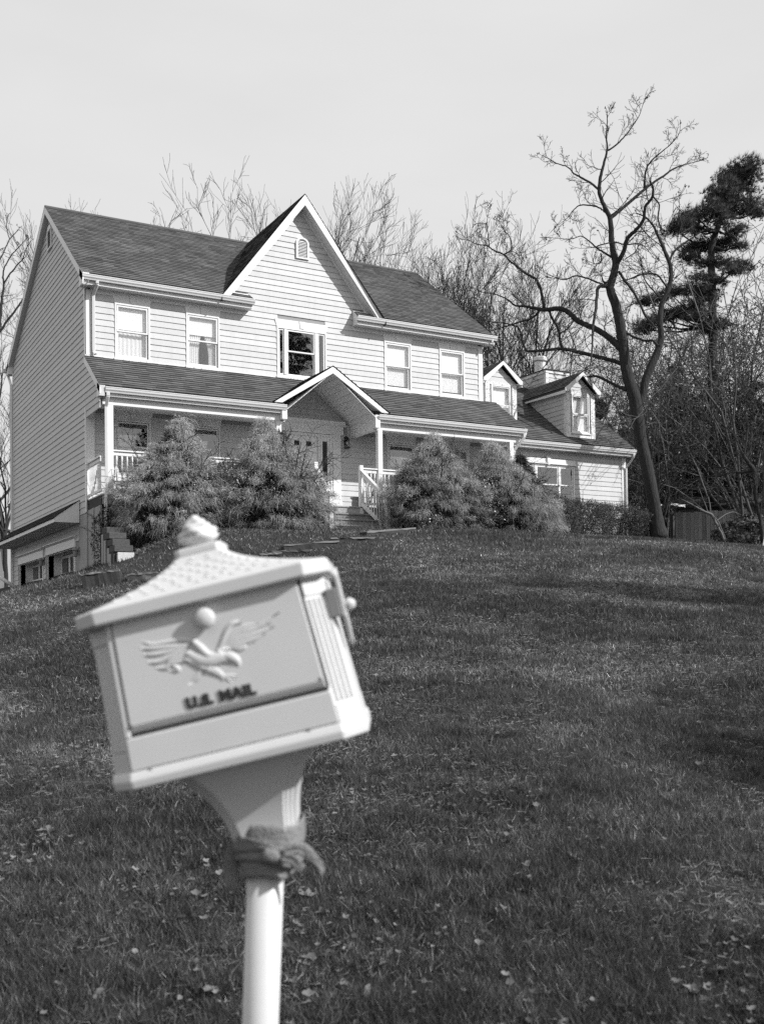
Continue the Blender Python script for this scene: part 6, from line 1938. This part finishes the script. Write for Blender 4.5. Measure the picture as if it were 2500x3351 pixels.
# stepped retaining wall at the left corner of the porch
rw0 = thing('retaining_wall', 'stepped retaining wall of dark timbers running down from the left porch corner', 'retaining wall', (-0.25, -3.1, gz(-0.25, -3.1)))
prev = None
for i in range(4):
    Y = -2.85 - i * 0.34
    u0 = on_y(*( (1280 + (0, 30, 70, 95)[i]) / 3.671, 1600 + (462, 530, 607, 682)[i] / 3.671), Y)
    u1 = on_y(*( (1480 + (0, 40, 80, 120)[i]) / 3.671, 1600 + (455, 520, 600, 672)[i] / 3.671), Y)
    lo = Vector(rw0.location)
    x0, x1 = u0.x - lo.x, u1.x - lo.x
    zt_ = (u0.z + u1.z) / 2 - lo.z
    y0 = Y - lo.y
    MB().box(x0, x1, y0, y0 + 0.42, zt_ - 0.135, zt_).build('cap_timber', M['tietop'], rw0, bevel=0.012)
    MB().box(x0 + 0.05, x1 - 0.05, y0 + 0.07, y0 + 0.40, -1.0, zt_ - 0.137).build('timber_core', M['tie'], rw0)
    for k in range(2):
        MB().box(x0 - 0.02, x0 + 0.045, y0 + 0.05 + k * 0.175, y0 + 0.215 + k * 0.175, -1.2, zt_ - 0.14 - random.uniform(0, 0.04)).build('upright_board', M['plywood' if k else 'tie'], rw0, bevel=0.008)
MB().box(x0 + 0.06, x1 + 0.02, y0 - 0.02, y0 + 0.068, zt_ - 0.48, zt_ - 0.15).build('concrete_block', M['concrete'], rw0, bevel=0.01)
# timbers set in the lawn
GTB = 'old timbers set in the lawn'
def timber(label, p0, p1, h=0.15, w=0.20, mt='tie', split_=False):
    a = ground_hit(*p0); b = ground_hit(*p1)
    a.z = gz(a.x, a.y); b.z = gz(b.x, b.y)
    c = (a + b) / 2
    L = (b - a).length
    root = thing('landscape_timber', label, 'timber', tuple(c), math.atan2(b.y - a.y, b.x - a.x), GTB)
    sl = math.atan2(b.z - a.z, math.hypot(b.x - a.x, b.y - a.y))
    root.rotation_euler.y = -sl
    rr = random.Random(hash(label) % 1000)
    q = MB()
    n = 9
    for i in range(n + 1):
        x = -L / 2 + L * i / n
        for (yy, zz) in ((-w / 2, -0.14), (w / 2, -0.14), (w / 2, h), (-w / 2, h)):
            q.v.append((x, yy + rr.gauss(0, 0.008), zz + (rr.gauss(0, 0.010) if zz > 0 else 0)))
    for i in range(n):
        for j in range(4):
            a_ = i * 4 + j; b_ = i * 4 + (j + 1) % 4
            q.f.append((a_, b_, b_ + 4, a_ + 4))
    q.f.append((3, 2, 1, 0)); q.f.append(tuple(range(n * 4, n * 4 + 4)))
    q.build('timber_body', M[mt], root, bevel=0.006)
    tp_ = MB()  # added pale plank: its colour stands in for the sunlit top edge
    for i in range(n + 1):
        x = -L / 2 + L * i / n
        for (yy, zz) in ((-w / 2 - 0.012, h - 0.012), (w / 2, h - 0.012), (w / 2, h + 0.022), (-w / 2 - 0.012, h + 0.022)):
            tp_.v.append((x, yy + rr.gauss(0, 0.007), zz + rr.gauss(0, 0.006)))
    tp_.f = list(q.f)
    tp_.build('sunlit_timber_top', M['straw_wood'], root)
    if split_:
        for k in range(3):
            x = rr.uniform(-L * 0.4, L * 0.1)
            MB().hexa([(x, -0.03 + k * 0.05, h + 0.006), (x + L * 0.4, -0.06 + k * 0.05, h + 0.006), (x + L * 0.4, -0.03 + k * 0.05, h + 0.006), (x, 0.0 + k * 0.05, h + 0.006),
                       (x, -0.03 + k * 0.05, h + 0.02), (x + L * 0.4, -0.06 + k * 0.05, h + 0.03), (x + L * 0.4, -0.03 + k * 0.05, h + 0.03), (x, 0.0 + k * 0.05, h + 0.025)]).build('wood_splinter', M['straw_wood'], root)
    return root
def c5(a, b): return (600 + a / 2.065, 1250 + b / 2.065)
def z4p(a, b): return (a / 3.671, 1600 + b / 3.671)
timber('upper timber step in the lawn by the right newel post', c5(1215, 1040), c5(1545, 1012), 0.07)
timber('split timber step just below the porch stairs', c5(990, 1085), c5(1345, 1078), 0.06, split_=True)
timber('longest split timber step in the lawn left of the stairs', c5(672, 1140), c5(1045, 1110), 0.08, split_=True)
timber('timber step touching the mailbox roof in view', c5(560, 1172), c5(865, 1165), 0.05)
timber('lowest timber step, just over the mailbox roof', c5(490, 1200), c5(665, 1185), 0.07)
timber('dark timber edging in the lawn left of the mailbox', z4p(1000, 1190), z4p(1460, 1130), 0.22)
timber('pale grey timber end in the lawn right of the dark edging', z4p(1560, 1105), z4p(1960, 1075), 0.10, mt='stepwood')
# things on and beside the porch
pt = thing('clay_urn', 'wide clay urn standing on the porch beside the front door', 'urn', (7.06, -0.62, 0.0))
MB().lathe([(0.10, 0.0), (0.13, 0.02), (0.12, 0.05), (0.155, 0.16), (0.14, 0.24), (0.13, 0.27), (0.19, 0.32), (0.195, 0.335), (0.175, 0.335), (0.12, 0.27)], (0, 0, 0), 20).build('bowl', M['terracotta'], pt, smooth=True)
for i, (x, dx, h, w) in enumerate(((7.30, 0.26, 0.62, 0.035), (7.36, 0.20, 0.95, 0.022), (7.24, 0.22, 0.50, 0.016))):
    o = thing('garden_tool', ('dark plank leaning on the right porch railing behind the urn', 'long-handled tool leaning in the porch corner by the railing', 'thin pale stick leaning against the porch railing')[i], 'garden tool', (x - 0.1, -0.9, 0.0), group='tools leaning by the porch railing')
    MB().bar((0, 0, 0), (dx, -0.12, h), w * 1.8, w).build('handle', M['oldwood' if i < 2 else 'straw_wood'], o)
    if i == 1:
        MB().lathe([(0.02, 0), (0.018, 0.09), (0.005, 0.10)], (dx, -0.12, h - 0.02), 8).build('grip', M['darkmetal'], o)
pl = on_y(1425, 1726, -3.0)
for i, (dx, dy, r, h) in enumerate(((-0.20, 0.02, 0.17, 0.20), (0.10, -0.02, 0.14, 0.24))):
    o = thing('plant_pot', ('wide dark pot with dry stems at the foot of the right feathery shrub', 'pale rimmed pot beside the wide dark pot')[i], 'plant pot', (pl.x + dx, pl.y + dy, gz(pl.x + dx, pl.y + dy)), group='pots in front of the right shrubs')
    MB().lathe([(r * 0.7, 0), (r * 0.92, h * 0.8), (r * 1.05, h * 0.8), (r * 1.08, h), (r * 0.95, h), (r * 0.9, h * 0.86)], (0, 0, 0), 16).build('pot_body', M['plasticpot' if i == 0 else 'terracotta'], o, smooth=False)
    b = Branches(70 + i)
    for k in range(6):
        t = b.r.uniform(0, 6.28)
        b.grow((0, 0, h * 0.8), (math.cos(t) * 0.5, math.sin(t) * 0.5, 1), 0.55 if i == 0 else 0.4, 0.006, 1, up=-0.03, wig=0.2, kids=5, n=5, rmin=0.004)
    b.mesh('dry_stems', M['palebark'], o, kind='stuff')
bl = thing('straw_clump', 'small rounded clump of dry straw-coloured growth left of the pots', 'plant', (pl.x - 0.52, pl.y + 0.15, gz(pl.x - 0.5, pl.y)))
n = 900
a = RNG.random(n) * 6.283
Pc = np.stack([np.cos(a) * 0.05, np.sin(a) * 0.05, np.full(n, 0.55) + RNG.random(n) * 0.25], 1)
V, F = strands(Pc, norm(np.stack([np.cos(a), np.sin(a), RNG.uniform(0.1, 1.2, n)], 1)), RNG.uniform(0.12, 0.24, n), RNG.uniform(0.1, 0.25, n), np.full(n, 0.009), 3)
np_mesh('dry_growth', V, F, M['straw'], bl, tone=np.repeat(RNG.uniform(0.5, 1.0, n), 8), kind='stuff')
MB().tube([(0, 0, -0.1), (0.02, 0, 0.35), (0, 0, 0.72)], [0.02, 0.015, 0.01], 6).build('stem', M['twig'], bl, tone=[1.0] * 18)
tr_ = thing('plant_trellis', 'small rectangular wire trellis standing behind the pots', 'trellis', (pl.x + 0.06, pl.y + 0.25, gz(pl.x, pl.y)))
for p_, q_ in (((-0.14, 0, 0), (-0.14, 0, 0.86)), ((0.14, 0, 0), (0.14, 0, 0.86))):
    MB().bar(p_, q_, 0.018, 0.018).build('upright', M['flagpaint'], tr_)
for z in (0.85, 0.56, 0.30):
    MB().bar((-0.131, 0, z), (0.131, 0, z), 0.018, 0.018).build('crossbar', M['flagpaint'], tr_)
# left edge: white drain pipe, neighbour's shed
wp = at(22, 1905, 30)
pp = thing('drain_pipe', 'white drain pipe slanting down at the left edge below the garage corner', 'pipe', tuple(wp))
a = at(-25, 1872, 30) - wp; b = at(52, 1925, 30) - wp
MB().tube([a, b], 0.055, 12).build('pipe_body', M['whiteplastic'], pp, smooth=True)
ns = at(-10, 1760, 44)
sh2 = thing('neighbour_shed', 'pale shed wall glimpsed at the left edge behind the house', 'shed', (ns.x, ns.y, gz(ns.x, ns.y)))
h2 = at(0, 1737, 44).z - sh2.location.z
MB().box(-3.2, 0.32, -0.1, 2.4, -0.4, h2).build('shed_wall', M['plywood'], sh2)
MB().box(-3.3, 0.42, -0.2, 2.5, h2 + 0.002, h2 + 0.08).build('shed_roof', M['shedroof'], sh2)
sh2.rotation_euler.z = -0.5
wk = at(2500, 1770, 30)
stk = thing('garden_stake', 'thin white stake leaning at the right edge of the lawn', 'stake', (wk.x, wk.y, gz(wk.x, wk.y)))
MB().tube([(-0.08, 0, -0.1), (0.06, 0, 0.42)], 0.016, 8).build('stake_rod', M['whiteplastic'], stk)

# ================================================================== LAWN: grass blades, dry leaves, straw
FH = Vector((FWD.x, FWD.y, 0)).normalized(); RH = Vector((FH.y, -FH.x, 0))
def lawn_points(n, d0, d1, power=1.0, margin=1.25):
    u = RNG.random(n)
    d = (d0 ** (2 - power) + u * (d1 ** (2 - power) - d0 ** (2 - power))) ** (1 / (2 - power))
    lat = (RNG.random(n) * 2 - 1) * (0.375 * margin) * d
    x = CAMP.x + FH.x * d + RH.x * lat; y = CAMP.y + FH.y * d + RH.y * lat
    return x, y, d
def lawn_ok(x, y):
    ok = ~((y > -2.35) & (x > -0.1) & (x < 12.2))
    ok &= ~((y > -1.3) & (x > 12))
    for cx_, cy_, rx, ry in ((1.2, -2.55, 1.25, 0.9), (3.92, -2.65, 1.2, 0.9), (8.25, -2.55, 1.4, 0.9), (10.95, -2.5, 1.2, 0.95)):
        ok &= ((x - cx_) / rx) ** 2 + ((y - cy_) / ry) ** 2 > 1
    ok &= ~((x < -0.1) & (x > -3) & (y > -1.6))
    return ok
Vs, Ts = [], []
for (n, d0, d1, wv, hh) in ((640000, 2.6, 8.5, 0.0048, 0.040), (460000, 8.5, 17, 0.0090, 0.044), (230000, 17, 34, 0.016, 0.050)):
    x, y, d = lawn_points(n, d0, d1, power=1.0)
    cl = fbm(x * 7.0 + 3, y * 7.0 + 8, 2)                # clumps with dark gaps between
    k = lawn_ok(x, y) & (RNG.random(n) < np.clip((cl - 0.25) * 3.0, 0.30, 1))
    x, y, d, cl = x[k], y[k], d[k], cl[k]
    n = len(x)
    z = gz_np(x, y)
    pa = fbm(x * 0.55, y * 0.55, 4)                    # patches of thin dry turf
    pb_ = fbm(x * 2.6 + 9, y * 2.6 + 4, 3)
    thin = np.clip((pa - 0.50) * 4 + (pb_ - 0.5) * 2.5, -1, 1)
    h = hh * RNG.uniform(0.45, 1.35, n) * (1.0 - 0.35 * thin) * (0.65 + 0.75 * cl)
    a = RNG.random(n) * 6.283
    lean = RNG.uniform(0.1, 1.3, n) * h
    ax = np.cos(a); ay = np.sin(a)
    b = RNG.random(n) * 6.283
    sxx, syy = np.cos(b) * wv * 0.5 * RNG.uniform(0.6, 1.4, n), np.sin(b) * wv * 0.5 * RNG.uniform(0.6, 1.4, n)
    P = np.stack([np.stack([x - sxx, y - syy, z - 0.004], 1), np.stack([x + sxx, y + syy, z - 0.004], 1), np.stack([x + ax * lean, y + ay * lean, z + h], 1)], 1)
    dry = RNG.random(n) < (0.11 + 0.30 * np.clip(thin, 0, 1))
    t = np.exp(RNG.normal(-0.15, 0.45, n)) * (1 + 0.35 * thin) * np.where(dry, RNG.uniform(1.8, 3.8, n), 1.0)
    Vs.append(P.reshape(-1, 3)); Ts.append(np.repeat(t, 3))
V = np.concatenate(Vs)
np_mesh('grass', V, np.arange(len(V)).reshape(-1, 3), M['grass'], tone=np.concatenate(Ts), kind='stuff')
# thatch: short dead blades lying flat, in patches
x, y, d = lawn_points(150000, 2.7, 20, power=1.0)
pt_ = fbm(x * 1.3 + 50, y * 1.3 + 21, 4)
k = lawn_ok(x, y) & (RNG.random(len(x)) < np.clip((pt_ - 0.42) * 4.5, 0.04, 1))
x, y, d = x[k], y[k], d[k]
n = len(x)
P = np.stack([x, y, gz_np(x, y) + RNG.uniform(0.006, 0.032, n)], 1)
V, F = strands(P, norm(RNG.normal(size=(n, 3)) * np.array([1, 1, 0.22])), RNG.uniform(0.02, 0.07, n), RNG.uniform(0.0, 0.01, n), 0.0032 * np.clip(d / 5, 0.8, 3.0), 1, 0.1)
np_mesh('straw', V, F, M['straw'], tone=np.repeat(RNG.uniform(0.35, 1.15, n), 4), kind='stuff')
# rough fringe under the shrubs: straw and long grass
n = 9000
fx = RNG.uniform(-0.2, 12.4, n); fy = -3.55 + 0.35 * np.sin(fx * 1.7) * 0.5 + RNG.normal(size=n) * 0.22 + 0.25 * np.exp(-((fx - 6.2) / 0.9) ** 2) * 2
P = np.stack([fx, fy, gz_np(fx, fy)], 1)
V, F = strands(P, norm(RNG.normal(size=(n, 3)) * np.array([1, 1, 0.3]) + np.array([0, 0, 0.8])), RNG.uniform(0.06, 0.2, n), RNG.uniform(0.02, 0.16, n), np.full(n, 0.010), 2)
np_mesh('straw', V, F, M['straw'], tone=np.repeat(RNG.uniform(0.25, 1.0, n), 6), kind='stuff')
n = 2200
fx = 6.0 + RNG.normal(size=n) * 0.55; fy = -2.75 + RNG.normal(size=n) * 0.22
P = np.stack([fx, fy, gz_np(fx, fy)], 1)
V, F = strands(P, norm(RNG.normal(size=(n, 3)) * np.array([1, 1, 0.3]) + np.array([0, 0, 1.2])), RNG.uniform(0.12, 0.34, n), RNG.uniform(0.02, 0.2, n), np.full(n, 0.010), 3)
np_mesh('grass', V, F, M['grass'], tone=np.repeat(RNG.uniform(0.7, 1.9, n), 8), kind='stuff')

# dry leaves: curled, lobed
def leaf_verts(rng, s):
    """a curled oak-like leaf: midrib with lobed halves"""
    n = 6
    V, F = [], []
    curl = rng.uniform(0.4, 1.6); twist = rng.uniform(-0.8, 0.8)
    for i in range(n + 1):
        t = i / n
        w_ = (0.34 * math.sin(math.pi * min(t * 1.05 + 0.04, 1)) * (1.0 if i % 2 else 0.62) + 0.015) * s
        x = (t - 0.5) * s
        zc = curl * (t - 0.5) ** 2 * s * 0.9
        c, s_ = math.cos(twist * (t - 0.5)), math.sin(twist * (t - 0.5))
        up = w_ * rng.uniform(0.3, 0.95)
        V += [(x, -w_ * c, zc + up - w_ * s_), (x, 0, zc), (x, w_ * c, zc + up * rng.uniform(0.4, 1.2) + w_ * s_)]
    for i in range(n):
        a = i * 3
        F += [(a, a + 1, a + 4, a + 3), (a + 1, a + 2, a + 5, a + 4)]
    return np.array(V), np.array(F)
rg = np.random.default_rng(5)
base = [leaf_verts(rg, 1.0) for _ in range(10)]
def leaf_field(n, d0, d1, smin, smax, name):
    x, y, d = lawn_points(n, d0, d1, power=1.0)
    dens = fbm(x * 1.1 + 31, y * 1.1 + 5, 4)
    k = lawn_ok(x, y) & (RNG.random(n) < np.clip((dens - 0.45) * 6.0, 0.04, 1)) 
    x, y = x[k], y[k]
    z = gz_np(x, y)
    out, tn = [], []
    for i in range(len(x)):
        V, F = base[i % 10]
        s = rg.uniform(smin, smax); a = rg.random() * 6.283; ti = rg.normal() * 0.5
        c, s_ = math.cos(a), math.sin(a)
        W_ = V * s
        W_ = np.stack([W_[:, 0], W_[:, 1] * math.cos(ti) - W_[:, 2] * math.sin(ti), W_[:, 1] * math.sin(ti) + W_[:, 2] * math.cos(ti)], 1)
        W_ = np.stack([W_[:, 0] * c - W_[:, 1] * s_, W_[:, 0] * s_ + W_[:, 1] * c, W_[:, 2]], 1) + np.array([x[i], y[i], z[i] + rg.uniform(0.015, 0.045)])
        out.append((W_, F)); tn.append(np.full(len(V), rg.uniform(0.2, 1.0)))
    V, F = merge(out)
    return np_mesh(name, V, F, M['deadleaf'], tone=np.concatenate(tn), kind='stuff', smooth=True)
leaf_field(9000, 2.8, 8, 0.016, 0.052, 'fallen_leaves')
leaf_field(3500, 8, 26, 0.02, 0.05, 'fallen_leaves')
# the larger single leaves in the near lawn
big = [(870, 2910, 0.10), (1010, 2960, 0.11), (1060, 3010, 0.10), (960, 2920, 0.09), (1080, 2720, 0.08), (1180, 2670, 0.07), (1250, 2730, 0.06), (1640, 3000, 0.08), (2070, 2940, 0.08), (2100, 3060, 0.09), (1550, 2520, 0.06), (1460, 2080, 0.05), (1920, 2200, 0.05), (2310, 3110, 0.10), (2280, 3290, 0.12), (1950, 3160, 0.09), (1720, 2860, 0.08), (160, 2740, 0.08), (120, 2590, 0.07), (90, 3230, 0.10),
       (330, 3290, 0.10), (420, 3010, 0.08), (240, 3120, 0.08), (640, 3190, 0.09), (690, 3280, 0.11), (1200, 3300, 0.11), (1400, 3240, 0.10), (1500, 3120, 0.09), (1300, 2880, 0.08), (1820, 2760, 0.06), (2210, 2600, 0.06), (2400, 2450, 0.06), (2380, 2790, 0.07), (1350, 2560, 0.05), (1700, 2420, 0.05), (60, 2480, 0.06), (200, 2380, 0.05), (1150, 3130, 0.10), (1800, 3300, 0.11), (2450, 2990, 0.09), (1000, 3180, 0.10), (900, 2700, 0.06)]
lmesh = []
for i, (V, F) in enumerate(base):
    o = np_mesh('fallen_leaf', V, F, M['deadleaf'], tone=np.full(len(V), rg.uniform(0.45, 0.95)), smooth=True)
    lmesh.append(o.data); bpy.data.objects.remove(o)
for i, (px, py, s) in enumerate(big):
    g = ground_hit(px, py)
    o = bpy.data.objects.new('fallen_leaf', lmesh[i % 10])
    link(o)
    o.location = (g.x, g.y, g.z + 0.035); o.scale = (s * 0.78, s * 0.78, s * 0.78)
    o.rotation_euler = (rg.normal() * 0.45, rg.normal() * 0.45, rg.random() * 6.283)
    tag(o, 'large curled dry leaf lying on the near lawn', 'leaf', 'large dry leaves on the near lawn')
# a fallen stick left of the post
sa = ground_hit(600, 3000); sb = ground_hit(760, 2930)
so = thing('fallen_stick', 'thin dark stick lying in the grass just left of the mailbox post', 'stick', (sa.x, sa.y, sa.z))
MB().tube([Vector((0, 0, 0.04)), (sb - sa) * 0.5 + Vector((0.01, 0, 0.055)), (sb - sa) + Vector((0, 0, 0.05))], [0.006, 0.005, 0.003], 6).build('stick_body', M['bark'], so, smooth=True)
